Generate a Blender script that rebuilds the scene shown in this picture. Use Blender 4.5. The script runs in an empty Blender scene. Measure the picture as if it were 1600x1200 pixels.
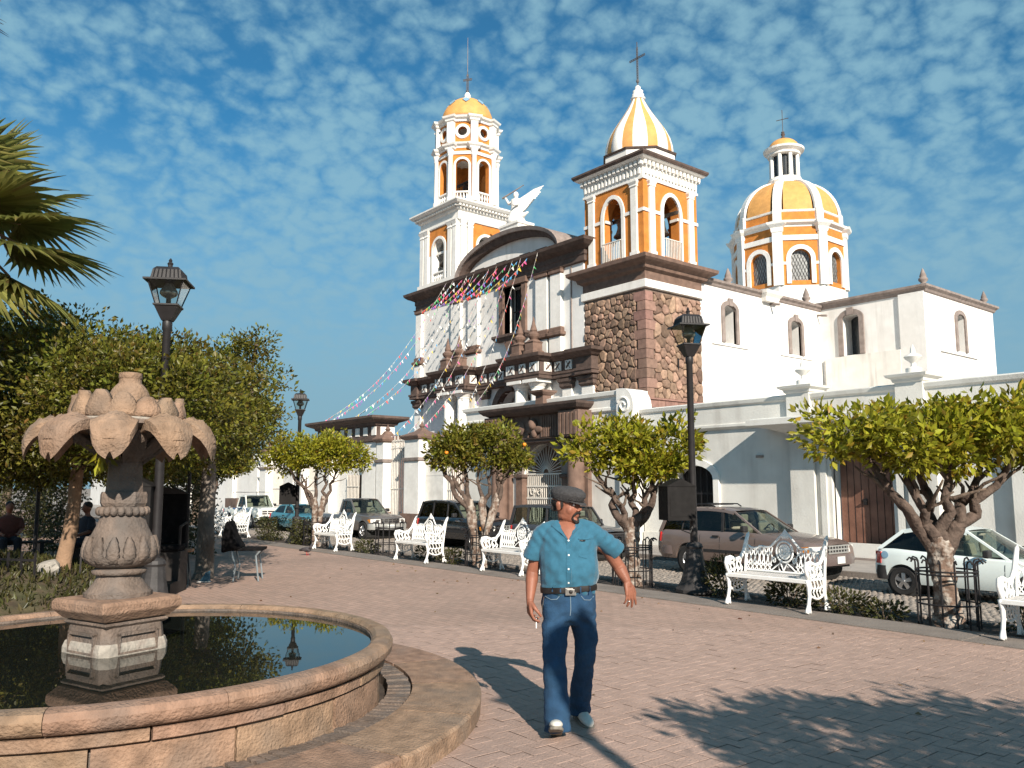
import bpy, bmesh, math, random
import numpy as np
from mathutils import Vector, Matrix
random.seed(7)
SC = bpy.context.scene
COL = SC.collection
R = math.radians
PI = math.pi

# ------------------------------------------------------------ camera, sky, sun, exposure
YAW = math.atan2(0.778, 0.628)
cam_d = bpy.data.cameras.new('camera'); cam = bpy.data.objects.new('camera', cam_d); COL.objects.link(cam)
cam_d.sensor_width = 36; cam_d.lens = 36*1290/1600; cam_d.clip_start = 0.05; cam_d.clip_end = 4000
cam.location = (0, 0, 1.62); cam.rotation_euler = (PI/2+math.atan(160/1290), 0, YAW)
SC.camera = cam
SC.render.resolution_x = 1024; SC.render.resolution_y = 768
SUN_EL = R(29); SUN_H = Vector((-0.93, 0.37, 0)).normalized()      # the way the light travels
sun_dir = SUN_H*math.cos(SUN_EL)-Vector((0, 0, math.sin(SUN_EL)))
sd = bpy.data.lights.new('sun', 'SUN'); sd.energy = 5.0; sd.angle = R(0.5); sd.color = (1.0, 0.90, 0.77)
sun = bpy.data.objects.new('sun', sd); COL.objects.link(sun); sun.rotation_euler = sun_dir.to_track_quat('-Z', 'Y').to_euler()
sun.location = (20, -10, 30)
wd = bpy.data.worlds.new('World'); SC.world = wd; wd.use_nodes = True
nt = wd.node_tree; nt.nodes.clear()
def wn(t, **k):
    n = nt.nodes.new(t)
    for a, b in k.items(): setattr(n, a, b)
    return n
def wmath(op, a, b=None, c=None, clamp=False):
    n = wn('ShaderNodeMath', operation=op, use_clamp=clamp)
    for i, q in enumerate((a, b, c)):
        if q is None: continue
        if isinstance(q, (int, float)): n.inputs[i].default_value = q
        else: nt.links.new(q, n.inputs[i])
    return n.outputs[0]
sky = wn('ShaderNodeTexSky', sky_type='NISHITA', sun_disc=False)
sky.sun_elevation = SUN_EL; sky.sun_rotation = math.atan2(-SUN_H.x, -SUN_H.y); sky.altitude = 600; sky.air_density = 1.0; sky.dust_density = 0.6; sky.ozone_density = 2.5
tc = wn('ShaderNodeTexCoord'); sep = wn('ShaderNodeSeparateXYZ'); nt.links.new(tc.outputs['Generated'], sep.inputs[0])
zc = wmath('MAXIMUM', sep.outputs[2], 0.0); zz = wmath('ADD', zc, 0.42)
cx = wmath('DIVIDE', sep.outputs[0], zz); cy = wmath('DIVIDE', sep.outputs[1], zz)
cmb = wn('ShaderNodeCombineXYZ'); nt.links.new(cx, cmb.inputs[0]); nt.links.new(cy, cmb.inputs[1])
def wnoise(scale, detail, rough, dist=0.0, off=0.0):
    mp = wn('ShaderNodeMapping'); mp.inputs['Location'].default_value = (off, off*0.7, off*1.3); nt.links.new(cmb.outputs[0], mp.inputs[0])
    n = wn('ShaderNodeTexNoise', noise_dimensions='2D'); n.inputs['Scale'].default_value = scale; n.inputs['Detail'].default_value = detail
    n.inputs['Roughness'].default_value = rough; n.inputs['Distortion'].default_value = dist; nt.links.new(mp.outputs[0], n.inputs['Vector']); return n.outputs['Fac']
n1 = wnoise(24.0, 4.0, 0.62, 0.0); n2 = wnoise(3.0, 2.0, 0.5, 0.0, 3.7)
vm = wn('ShaderNodeMapping'); nt.links.new(cmb.outputs[0], vm.inputs[0]); 
vo = wn('ShaderNodeTexVoronoi', feature='F1', voronoi_dimensions='2D'); vo.inputs['Scale'].default_value = 24.0
warp = wn('ShaderNodeVectorMath', operation='ADD'); wnz = wn('ShaderNodeTexNoise', noise_dimensions='2D'); wnz.inputs['Scale'].default_value = 17.0; wnz.inputs['Detail'].default_value = 2
nt.links.new(cmb.outputs[0], wnz.inputs['Vector']); wsc = wn('ShaderNodeVectorMath', operation='SCALE'); wsc.inputs['Scale'].default_value = 0.07
nt.links.new(wnz.outputs['Color'], wsc.inputs[0]); nt.links.new(cmb.outputs[0], warp.inputs[0]); nt.links.new(wsc.outputs[0], warp.inputs[1]); nt.links.new(warp.outputs[0], vo.inputs['Vector'])
puff = wmath('SUBTRACT', 0.75, vo.outputs['Distance'])
s = wmath('ADD', wmath('MULTIPLY', n1, 0.75), wmath('MULTIPLY', n2, 0.55)); s = wmath('ADD', s, wmath('MULTIPLY', puff, 0.50))
cl = wn('ShaderNodeMapRange', interpolation_type='SMOOTHSTEP'); nt.links.new(s, cl.inputs['Value'])
cl.inputs['From Min'].default_value = 0.50; cl.inputs['From Max'].default_value = 1.12; cl.inputs['To Min'].default_value = 0.05; cl.inputs['To Max'].default_value = 0.76
hz = wn('ShaderNodeMapRange', interpolation_type='SMOOTHSTEP'); nt.links.new(sep.outputs[2], hz.inputs['Value']); hz.inputs['From Min'].default_value = 0.0; hz.inputs['From Max'].default_value = 0.42
# towards the horizon the thin layer closes up
one = wmath('SUBTRACT', 1.0, hz.outputs[0]); cov = wmath('ADD', wmath('MULTIPLY', cl.outputs[0], hz.outputs[0]), wmath('MULTIPLY', one, 0.74))
# cloud brightness follows the sky itself (thin altocumulus lit by the same sky)
mixc = wn('ShaderNodeMix', data_type='RGBA'); nt.links.new(cov, mixc.inputs['Factor'])
tint = wn('ShaderNodeMix', data_type='RGBA', blend_type='MULTIPLY'); tint.inputs['Factor'].default_value = 1.0
nt.links.new(sky.outputs[0], tint.inputs['A']); tint.inputs['B'].default_value = (0.20, 0.76, 0.92, 1)
nt.links.new(tint.outputs['Result'], mixc.inputs['A']); mixc.inputs['B'].default_value = (2.45, 4.35, 5.2, 1)
bg = wn('ShaderNodeBackground'); bg.inputs['Strength'].default_value = 0.080; mh_ = wn('ShaderNodeMix', data_type='RGBA'); nt.links.new(wmath('MULTIPLY', one, 0.9), mh_.inputs['Factor']); nt.links.new(mixc.outputs['Result'], mh_.inputs['A']); mh_.inputs['B'].default_value = (1.95, 3.25, 4.05, 1); nt.links.new(mh_.outputs['Result'], bg.inputs[0])
wo = wn('ShaderNodeOutputWorld'); nt.links.new(bg.outputs[0], wo.inputs[0])
vs = SC.view_settings; vs.view_transform = 'Standard'; vs.look = 'None'; vs.exposure = 0.62; vs.gamma = 1.0; vs.use_curve_mapping = False
SC.render.engine = 'CYCLES'
cy_ = SC.cycles; cy_.max_bounces = 4; cy_.diffuse_bounces = 2; cy_.glossy_bounces = 2; cy_.transparent_max_bounces = 8; cy_.transmission_bounces = 3; cy_.use_adaptive_sampling = True; cy_.adaptive_threshold = 0.015; cy_.use_denoising = True; cy_.denoising_prefilter = 'FAST'
wd.cycles.sampling_method = 'MANUAL'; wd.cycles.sample_map_resolution = 512

# ------------------------------------------------------------ materials
MATS = {}
def mat(name, col, rough=0.7, var=0.12, scale=3.0, bump=0.0, bscale=60.0, metal=0.0, spec=0.4, big=0.0, bigscale=0.35, streak=0.0, dirt=(0.18, 0.15, 0.12), coat=0.0, local=False, sheen=0.0, objvar=0.0):
    m = bpy.data.materials.new(name); m.use_nodes = True; t = m.node_tree; n = t.nodes; L = t.links
    b = n['Principled BSDF']; b.inputs['Roughness'].default_value = rough; b.inputs['Metallic'].default_value = metal
    b.inputs['Specular IOR Level'].default_value = spec; b.inputs['Coat Weight'].default_value = coat; b.inputs['Sheen Weight'].default_value = sheen
    if local: g = n.new('ShaderNodeTexCoord'); pos = g.outputs['Object']
    else: g = n.new('ShaderNodeNewGeometry'); pos = g.outputs['Position']
    def noise(sc, det=2, mapping=None):
        q = n.new('ShaderNodeTexNoise'); q.inputs['Scale'].default_value = sc; q.inputs['Detail'].default_value = det
        if mapping:
            mp = n.new('ShaderNodeMapping'); mp.inputs['Scale'].default_value = mapping; L.new(pos, mp.inputs[0]); L.new(mp.outputs[0], q.inputs['Vector'])
        else: L.new(pos, q.inputs['Vector'])
        return q.outputs['Fac']
    def mix(f, A, B, blend='MIX'):
        q = n.new('ShaderNodeMix'); q.data_type = 'RGBA'; q.blend_type = blend
        for s_, v_ in (('Factor', f), ('A', A), ('B', B)):
            if isinstance(v_, (int, float)): q.inputs[s_].default_value = v_
            elif isinstance(v_, tuple): q.inputs[s_].default_value = (*v_[:3], 1)
            else: L.new(v_, q.inputs[s_])
        return q.outputs['Result']
    def rng(v, a, b, c=0.0, d=1.0):
        q = n.new('ShaderNodeMapRange'); L.new(v, q.inputs[0])
        for i, z in enumerate((a, b, c, d)): q.inputs[1+i].default_value = z
        return q.outputs[0]
    lo = tuple(c*(1-var) for c in col); hi = tuple(min(1, c*(1+var)) for c in col)
    c = mix(rng(noise(scale), 0.3, 0.7), lo, hi)
    if big: c = mix(rng(noise(bigscale, 3), 0.45, 0.7, 0, big), c, dirt)
    if streak:
        s1 = rng(noise(1.0, 3, (2.2, 2.2, 0.22)), 0.5, 0.78); s2 = rng(noise(0.5, 3), 0.4, 0.65)
        q = n.new('ShaderNodeMath'); q.operation = 'MULTIPLY'; L.new(s1, q.inputs[0]); L.new(s2, q.inputs[1])
        q2 = n.new('ShaderNodeMath'); q2.operation = 'MULTIPLY'; L.new(q.outputs[0], q2.inputs[0]); q2.inputs[1].default_value = streak
        c = mix(q2.outputs[0], c, dirt)
    if objvar:
        oi = n.new('ShaderNodeObjectInfo'); hs = n.new('ShaderNodeHueSaturation'); L.new(c, hs.inputs['Color'])
        L.new(rng(oi.outputs['Random'], 0, 1, 1-objvar, 1+objvar), hs.inputs['Value'])
        m5 = n.new('ShaderNodeMath'); m5.operation = 'FRACT'; m6 = n.new('ShaderNodeMath'); m6.operation = 'MULTIPLY'; L.new(oi.outputs['Random'], m6.inputs[0]); m6.inputs[1].default_value = 17.3; L.new(m6.outputs[0], m5.inputs[0])
        L.new(rng(m5.outputs[0], 0, 1, 0.491, 0.509), hs.inputs['Hue']); c = hs.outputs[0]
    L.new(c, b.inputs['Base Color'])
    if bump:
        bp = n.new('ShaderNodeBump'); bp.inputs['Strength'].default_value = bump; bp.inputs['Distance'].default_value = 0.02
        L.new(noise(bscale, 3), bp.inputs['Height']); L.new(bp.outputs[0], b.inputs['Normal'])
    MATS[name] = m; return m
def glassmat(name, tint, trans=0.5, rough=0.03):
    m = bpy.data.materials.new(name); m.use_nodes = True; t = m.node_tree; n = t.nodes; L = t.links
    n.remove(n['Principled BSDF']); o = n['Material Output']
    gl = n.new('ShaderNodeBsdfGlossy'); gl.inputs['Roughness'].default_value = rough
    tr = n.new('ShaderNodeBsdfTransparent'); tr.inputs[0].default_value = (*tint, 1)
    fr = n.new('ShaderNodeFresnel'); fr.inputs[0].default_value = 1.5
    mx = n.new('ShaderNodeMixShader'); L.new(fr.outputs[0], mx.inputs[0]); L.new(tr.outputs[0], mx.inputs[1]); L.new(gl.outputs[0], mx.inputs[2]); L.new(mx.outputs[0], o.inputs[0])
    return m
def leafmat(name, col, var=0.4, trans=0.35, hue=0.03, scale=6.0):
    m = bpy.data.materials.new(name); m.use_nodes = True; t = m.node_tree; n = t.nodes; L = t.links
    b = n['Principled BSDF']; o = n['Material Output']; b.inputs['Roughness'].default_value = 0.42; b.inputs['Specular IOR Level'].default_value = 0.35
    at = n.new('ShaderNodeAttribute'); at.attribute_name = 'rnd'
    hs = n.new('ShaderNodeHueSaturation'); hs.inputs['Color'].default_value = (*col, 1)
    mr = n.new('ShaderNodeMapRange'); L.new(at.outputs['Fac'], mr.inputs[0]); mr.inputs[3].default_value = 1-var; mr.inputs[4].default_value = 1+var; L.new(mr.outputs[0], hs.inputs['Value'])
    g = n.new('ShaderNodeNewGeometry'); nz = n.new('ShaderNodeTexNoise'); nz.inputs['Scale'].default_value = scale; L.new(g.outputs['Position'], nz.inputs['Vector'])
    mh = n.new('ShaderNodeMapRange'); L.new(nz.outputs['Fac'], mh.inputs[0]); mh.inputs[1].default_value = 0.3; mh.inputs[2].default_value = 0.7; mh.inputs[3].default_value = 0.5-hue; mh.inputs[4].default_value = 0.5+hue
    fq = n.new('ShaderNodeMath'); fq.operation = 'MULTIPLY'; fq.inputs[1].default_value = 13.7; L.new(at.outputs['Fac'], fq.inputs[0]); fr = n.new('ShaderNodeMath'); fr.operation = 'FRACT'; L.new(fq.outputs[0], fr.inputs[0]); pwr = n.new('ShaderNodeMath'); pwr.operation = 'POWER'; L.new(fr.outputs[0], pwr.inputs[0]); pwr.inputs[1].default_value = 6.0
    sb = n.new('ShaderNodeMath'); sb.operation = 'MULTIPLY_ADD'; L.new(pwr.outputs[0], sb.inputs[0]); sb.inputs[1].default_value = -0.07; L.new(mh.outputs[0], sb.inputs[2]); L.new(sb.outputs[0], hs.inputs['Hue'])
    L.new(hs.outputs[0], b.inputs['Base Color'])
    tl = n.new('ShaderNodeBsdfTranslucent'); L.new(hs.outputs[0], tl.inputs[0]); mx = n.new('ShaderNodeMixShader'); mx.inputs[0].default_value = trans
    L.new(b.outputs[0], mx.inputs[1]); L.new(tl.outputs[0], mx.inputs[2]); L.new(mx.outputs[0], o.inputs[0]); return m

WHITE = mat('white_plaster', (0.78, 0.76, 0.73), 0.85, 0.04, 2.0, 0.25, 30, big=0.16, bigscale=0.6, streak=0.5, dirt=(0.30, 0.26, 0.22))
WTRIM = mat('white_trim', (0.80, 0.775, 0.73), 0.8, 0.05, 4.0, 0.15, 40, big=0.12, bigscale=1.6, dirt=(0.34, 0.30, 0.26), streak=0.35)
CREAM = mat('atrium_plaster', (0.69, 0.675, 0.63), 0.85, 0.06, 1.5, 0.3, 25, big=0.2, bigscale=0.5, streak=0.5, dirt=(0.28, 0.245, 0.21))
ORANGE = mat('orange_paint', (0.55, 0.195, 0.035), 0.85, 0.14, 2.5, 0.25, 40, big=0.28, bigscale=1.1, dirt=(0.36, 0.16, 0.06), streak=0.35)
YELLOW = mat('dome_orange', (0.64, 0.32, 0.095), 0.7, 0.12, 2.0, 0.15, 40, big=0.28, bigscale=0.9, dirt=(0.50, 0.28, 0.12), streak=0.3)
BROWN = mat('brown_stone', (0.105, 0.072, 0.060), 0.85, 0.25, 3.0, 0.5, 30, big=0.3, dirt=(0.05, 0.04, 0.035))
BROWNL = mat('light_brown_stone', (0.17, 0.108, 0.083), 0.85, 0.22, 3.0, 0.5, 30, big=0.25, dirt=(0.10, 0.07, 0.06))
PINK = mat('pink_quoin', (0.25, 0.145, 0.115), 0.85, 0.18, 4.0, 0.4, 40, big=0.2, objvar=0.18)
RUBBLE = mat('rubble_stone', (0.255, 0.165, 0.118), 0.9, 0.30, 5.0, 0.8, 22, objvar=0.5, big=0.3, bigscale=1.5, dirt=(0.12, 0.085, 0.07))
MORTAR = mat('mortar', (0.19, 0.14, 0.112), 0.95, 0.2, 6.0, 0.5, 40)
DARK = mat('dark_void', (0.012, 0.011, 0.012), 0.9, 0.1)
BRONZE = mat('bell_bronze', (0.09, 0.075, 0.06), 0.5, 0.2, 6, metal=0.6)
CROSSM = mat('cross_iron', (.10, .09, .09), .6, .2, 10)
IRON = mat('black_iron', (0.018, 0.016, 0.017), 0.5, 0.2, 10, 0.1, 80)
WIRON = mat('white_iron', (0.80, 0.80, 0.78), 0.45, 0.05, 8, 0.12, 90, big=0.05, bigscale=3)
WROUGHT = mat('white_grille', (0.66, 0.62, 0.56), 0.6, 0.1, 8)
GREYC = mat('grey_coping', (0.25, 0.205, 0.185), 0.9, 0.2, 3, 0.3, 40)
DOMEBLUE = mat('blue_tile', (0.22, 0.36, 0.48), 0.4, 0.1, 6)
WINGLASS = mat('dark_pane', (0.035, 0.04, 0.045), 0.25, 0.2, 3, spec=0.6)
GREYGLASS = mat('leaded_pane', (0.22, 0.23, 0.23), 0.3, 0.3, 4, spec=0.6)

# ------------------------------------------------------------ mesh builder
class MB:
    def __init__(s, T=None): s.v = []; s.f = []; s.m = []; s.mi = 0; s.T = T
    def add(s, vs, fs):
        o = len(s.v); T = s.T
        s.v += [tuple(T(*p)) if T else tuple(p) for p in vs]
        s.f += [tuple(o+i for i in f) for f in fs]; s.m += [s.mi]*len(fs); return s
    def box(s, x0, x1, y0, y1, z0, z1):
        return s.add([(x0,y0,z0),(x1,y0,z0),(x1,y1,z0),(x0,y1,z0),(x0,y0,z1),(x1,y0,z1),(x1,y1,z1),(x0,y1,z1)],
                     [(3,2,1,0),(4,5,6,7),(0,1,5,4),(1,2,6,5),(2,3,7,6),(3,0,4,7)])
    def cbox(s, c, h): return s.box(c[0]-h[0], c[0]+h[0], c[1]-h[1], c[1]+h[1], c[2]-h[2], c[2]+h[2])
    def prism(s, poly, ax, a, b):
        n = len(poly); P = {'x': lambda u, w, d: (d, u, w), 'y': lambda u, w, d: (u, d, w), 'z': lambda u, w, d: (u, w, d)}[ax]
        vs = [P(u, w, a) for u, w in poly]+[P(u, w, b) for u, w in poly]
        return s.add(vs, [tuple(range(n))[::-1], tuple(range(n, 2*n))]+[(i, (i+1) % n, n+(i+1) % n, n+i) for i in range(n)])
    def loft(s, rings, cap=True, closed=True):
        n = len(rings[0]); vs = [p for r in rings for p in r]; fs = []
        for k in range(len(rings)-1):
            for i in range(n if closed else n-1):
                j = (i+1) % n; fs.append((k*n+i, k*n+j, (k+1)*n+j, (k+1)*n+i))
        if cap and closed: fs += [tuple(range(n))[::-1], tuple((len(rings)-1)*n+i for i in range(n))]
        return s.add(vs, fs)
    def lathe(s, prof, n=16, c=(0, 0), a0=0.0, cap=True, sc=(1, 1)):
        return s.loft([[(c[0]+r*math.cos(a0+2*PI*i/n)*sc[0], c[1]+r*math.sin(a0+2*PI*i/n)*sc[1], z) for i in range(n)] for r, z in prof], cap)
    def tube(s, pts, r, n=6, cap=True):
        pts = [Vector(p) for p in pts]; rs = r if isinstance(r, (list, tuple)) else [r]*len(pts); rings = []; u = None
        for i, p in enumerate(pts):
            t = (pts[min(i+1, len(pts)-1)]-pts[max(i-1, 0)])
            t = t.normalized() if t.length > 1e-9 else Vector((0, 0, 1))
            if u is None: u = t.cross(Vector((0, 0, 1)) if abs(t.z) < 0.9 else Vector((1, 0, 0))).normalized()
            else: u = (u-t*u.dot(t)).normalized()
            w = t.cross(u); rings.append([p+(u*math.cos(2*PI*k/n)+w*math.sin(2*PI*k/n))*rs[i] for k in range(n)])
        return s.loft(rings, cap)
    def gnarl(s, pts, rs, n=14, amp=.12, seed=0, sub=4):
        """tube with an uneven, fluted bark surface"""
        q = random.Random(seed); P = []; Q = []; pts = [Vector(p) for p in pts]
        for i in range(len(pts)-1):
            for k in range(sub): t = k/sub; P.append(pts[i].lerp(pts[i+1], t)); Q.append(rs[i]+(rs[i+1]-rs[i])*t)
        P.append(pts[-1]); Q.append(rs[-1]); o = len(s.v); s.tube(P, Q, n); ph = [q.uniform(0, 6.28) for _ in range(4)]
        for j in range(len(P)):
            for k in range(n):
                a = 2*PI*k/n; e = 1+amp*(.5*math.sin(2*a+ph[0]+j*.25)+.4*math.sin(3*a+ph[1]-j*.4)+.35*math.sin(5*a+ph[2]+j*.55)+q.uniform(-.45, .45)); c = P[j]; v = Vector(s.v[o+j*n+k]); s.v[o+j*n+k] = tuple(c+(v-c)*e)
        return s
    def sphere(s, c, r, nu=12, nv=8):
        r = r if isinstance(r, (tuple, list)) else (r, r, r)
        rings = [[(c[0]+r[0]*math.sin(PI*j/nv)*math.cos(2*PI*i/nu), c[1]+r[1]*math.sin(PI*j/nv)*math.sin(2*PI*i/nu), c[2]-r[2]*math.cos(PI*j/nv)) for i in range(nu)] for j in range(1, nv)]
        o = len(s.v); s.loft(rings, False); k = len(rings)-1
        b = len(s.v); s.add([(c[0], c[1], c[2]-r[2]), (c[0], c[1], c[2]+r[2])], [])
        for i in range(nu):
            j = (i+1) % nu; s.f += [(b, o+j, o+i), (b+1, o+k*nu+i, o+k*nu+j)]; s.m += [s.mi]*2
        return s
    def ring(s, x0, x1, y0, y1, prof, cap=True):      # profile (out, z) swept round a rectangle, mitred corners
        return s.loft([[(x0-o, y0-o, z), (x1+o, y0-o, z), (x1+o, y1+o, z), (x0-o, y1+o, z)] for o, z in prof], cap)
    def build(s, name, mats, parent=None, smooth=False, fix=False, kind=None, label=None, auto=None):
        me = bpy.data.meshes.new(name); me.from_pydata(s.v, [], s.f)
        for m in (mats if isinstance(mats, (list, tuple)) else [mats]): me.materials.append(m)
        if len(set(s.m)) > 1 or (s.m and s.m[0]): me.polygons.foreach_set('material_index', s.m)
        if fix:
            b = bmesh.new(); b.from_mesh(me); bmesh.ops.recalc_face_normals(b, faces=b.faces); b.to_mesh(me); b.free()
        if smooth: me.polygons.foreach_set('use_smooth', [True]*len(me.polygons))
        if auto: me.set_sharp_from_angle(angle=R(auto))
        o = bpy.data.objects.new(name, me); COL.objects.link(o)
        if parent: o.parent = parent
        if kind: o['kind'] = kind
        if label: o['label'] = label
        return o
def tag(o, label=None, cat=None, group=None, kind=None):
    for k, v in (('label', label), ('category', cat), ('group', group), ('kind', kind)):
        if v: o[k] = v
    return o
def thing(name, label, cat, loc=(0, 0, 0), rz=0.0, group=None):
    o = bpy.data.objects.new(name, None); COL.objects.link(o); o.location = loc; o.rotation_euler = (0, 0, rz); o.empty_display_size = 0.2
    return tag(o, label, cat, group)
def copy_tree(o, parent=None):
    c = o.copy(); COL.objects.link(c); c.parent = parent
    for ch in list(o.children): copy_tree(ch, c)
    return c
def inst(me, name, parent, loc=(0, 0, 0), rot=(0, 0, 0), scale=(1, 1, 1)):
    o = bpy.data.objects.new(name, me); COL.objects.link(o); o.parent = parent; o.location = loc; o.rotation_euler = rot; o.scale = scale; return o
def spin(cx, cy, a, ox=0, oy=0):
    c, s = math.cos(a), math.sin(a)
    return lambda x, y, z: (cx+x*c-y*s, cy+x*s+y*c, z)
def bevel(o, w, seg=2, ang=40):
    m = o.modifiers.new('bevel', 'BEVEL'); m.width = w; m.segments = seg; m.limit_method = 'ANGLE'; m.angle_limit = R(ang); return o
def wall(mb, u0, u1, z0, z1, d0, d1, holes=(), P=None, arcn=10):
    """wall in the u-z plane between depths d0 and d1 with rect or arched holes (u0,u1,z0,z1,arch rise)"""
    def bx(a, b, c, d):
        if b-a > 1e-4 and d-c > 1e-4: mb.box(a, b, d0, d1, c, d) if P is None else mb.add([P(*p) for p in ((a,d0,c),(b,d0,c),(b,d1,c),(a,d1,c),(a,d0,d),(b,d0,d),(b,d1,d),(a,d1,d))], [(3,2,1,0),(4,5,6,7),(0,1,5,4),(1,2,6,5),(2,3,7,6),(3,0,4,7)])
    xs = sorted({u0, u1, *[h[0] for h in holes], *[h[1] for h in holes]})
    for a, b in zip(xs, xs[1:]):
        hs = sorted([h for h in holes if h[0] < b-1e-6 and h[1] > a+1e-6], key=lambda h: h[2]); z = z0
        for h in hs: bx(a, b, z, h[2]); z = h[3]
        bx(a, b, z, z1)
    for h in holes:
        rise = h[4] if len(h) > 4 else 0
        if rise:
            m = (h[0]+h[1])/2; w = (h[1]-h[0])/2; zs = h[3]-rise
            for sgn in (-1, 1):
                arc = [(m+sgn*w*math.cos(PI/2*i/arcn), zs+rise*math.sin(PI/2*i/arcn)) for i in range(arcn+1)]
                poly = arc+[(m+sgn*w, h[3]+0.0)]
                for i in range(arcn):
                    q = [arc[i], arc[i+1], (arc[i+1][0], h[3]+0.002), (arc[i][0], h[3]+0.002)]
                    PP = P or (lambda u, d, z: (u, d, z)); vs = [PP(u, d0, z) for u, z in q]+[PP(u, d1, z) for u, z in q]
                    mb.add(vs, [(0,1,2,3), (7,6,5,4), (0,4,5,1), (1,5,6,2), (2,6,7,3), (3,7,4,0)])
def archband(mb, m, w, zs, z0, t, rise, d0, d1, P=None, n=12):
    """raised frame of width t round an arched opening, legs down to z0"""
    PP = P or (lambda u, d, z: (u, d, z))
    pth = [(m-w, z0)]+[(m-w*math.cos(PI*i/n), zs+rise*math.sin(PI*i/n)) for i in range(n+1)]+[(m+w, z0)]
    out = [(m-w-t, z0)]+[(m-(w+t)*math.cos(PI*i/n), zs+(rise+t)*math.sin(PI*i/n)) for i in range(n+1)]+[(m+w+t, z0)]
    mb.loft([[PP(a[0], d0, a[1]), PP(b[0], d0, b[1]), PP(b[0], d1, b[1]), PP(a[0], d1, a[1])] for a, b in zip(pth, out)])
def polyclip(poly, a, b, c):     # keep a*x+b*y<=c
    out = []
    for i in range(len(poly)):
        p, q = poly[i], poly[(i+1) % len(poly)]; dp = a*p[0]+b*p[1]-c; dq = a*q[0]+b*q[1]-c
        if dp <= 0: out.append(p)
        if dp*dq < 0: t = dp/(dp-dq); out.append((p[0]+(q[0]-p[0])*t, p[1]+(q[1]-p[1])*t))
    return out
def voronoi(rect, n, rnd, relax=2):
    x0, x1, y0, y1 = rect; P = [(rnd.uniform(x0, x1), rnd.uniform(y0, y1)) for _ in range(n)]
    for it in range(relax+1):
        cells = []
        for i, p in enumerate(P):
            poly = [(x0, y0), (x1, y0), (x1, y1), (x0, y1)]
            for q in sorted(P, key=lambda q: (q[0]-p[0])**2+(q[1]-p[1])**2)[1:22]:
                a, b = q[0]-p[0], q[1]-p[1]; poly = polyclip(poly, a, b, (q[0]**2+q[1]**2-p[0]**2-p[1]**2)/2)
                if not poly: break
            cells.append(poly)
        if it < relax: P = [(sum(v[0] for v in c)/len(c), sum(v[1] for v in c)/len(c)) for c in cells]
    return cells
# ------------------------------------------------------------ ground, street, pavements
rg = random.Random(3)
PAVE_BED = mat('paving_joint_bed', (0.20, 0.15, 0.125), 0.95, 0.15, 8, 0.4, 60, big=0.2, bigscale=0.6)
PAVER = mat('brick_paver', (0.366, 0.256, 0.208), 0.88, 0.10, 6, 0.45, 55, big=0.38, bigscale=0.5, dirt=(0.215, 0.158, 0.13), objvar=0.09)
PLAZA = mat('brick_plaza', (0.370, 0.259, 0.210), 0.9, 0.08, 5, 0.3, 55, big=0.38, bigscale=0.5, dirt=(0.215, 0.158, 0.13))
def brickpat(m, sx=0.2, sy=0.1):     # far paving: fine joints only
    t = m.node_tree; n = t.nodes; L = t.links; b = n['Principled BSDF']; src = b.inputs['Base Color'].links[0].from_socket
    g = n.new('ShaderNodeNewGeometry'); br = n.new('ShaderNodeTexBrick'); L.new(g.outputs['Position'], br.inputs['Vector'])
    br.inputs['Scale'].default_value = 1.0; br.inputs['Brick Width'].default_value = sx; br.inputs['Row Height'].default_value = sy; br.inputs['Mortar Size'].default_value = 0.006
    br.inputs['Color1'].default_value = (0.9, 0.9, 0.9, 1); br.inputs['Color2'].default_value = (1.08, 1.05, 1.04, 1); br.inputs['Mortar'].default_value = (0.66, 0.62, 0.6, 1)
    mx = n.new('ShaderNodeMix'); mx.data_type = 'RGBA'; mx.blend_type = 'MULTIPLY'; mx.inputs['Factor'].default_value = 1
    L.new(src, mx.inputs['A']); L.new(br.outputs['Color'], mx.inputs['B']); L.new(mx.outputs['Result'], b.inputs['Base Color'])
brickpat(PLAZA)
CONC = mat('kerb_concrete', (0.20, 0.172, 0.152), 0.95, 0.15, 3, 0.5, 40, big=0.35, bigscale=1.2, dirt=(0.13, 0.11, 0.10))
COBBLE = mat('cobble', (0.25, 0.215, 0.185), 0.9, 0.25, 9, 0.5, 50, big=0.2)
COBBED = mat('cobble_bed', (0.17, 0.15, 0.135), 0.95, 0.2, 5)
SOIL = mat('planting_soil', (0.055, 0.042, 0.034), 1.0, 0.3, 12, 0.8, 30)
EARTH = mat('far_ground', (0.24, 0.20, 0.17), 1.0, 0.15, 0.5)
SIDEW = mat('church_pavement', (0.33, 0.30, 0.275), 0.95, 0.12, 2, 0.3, 40, big=0.2)
GR = MB().box(-900, 900, -900, 900, -2.0, -0.80).build('ground', EARTH, kind='structure')
STZ = -0.60
ST = MB().box(-160, 60, 10.9, 19.75, -1.2, STZ-.03).build('street', COBBED, kind='structure')
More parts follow.
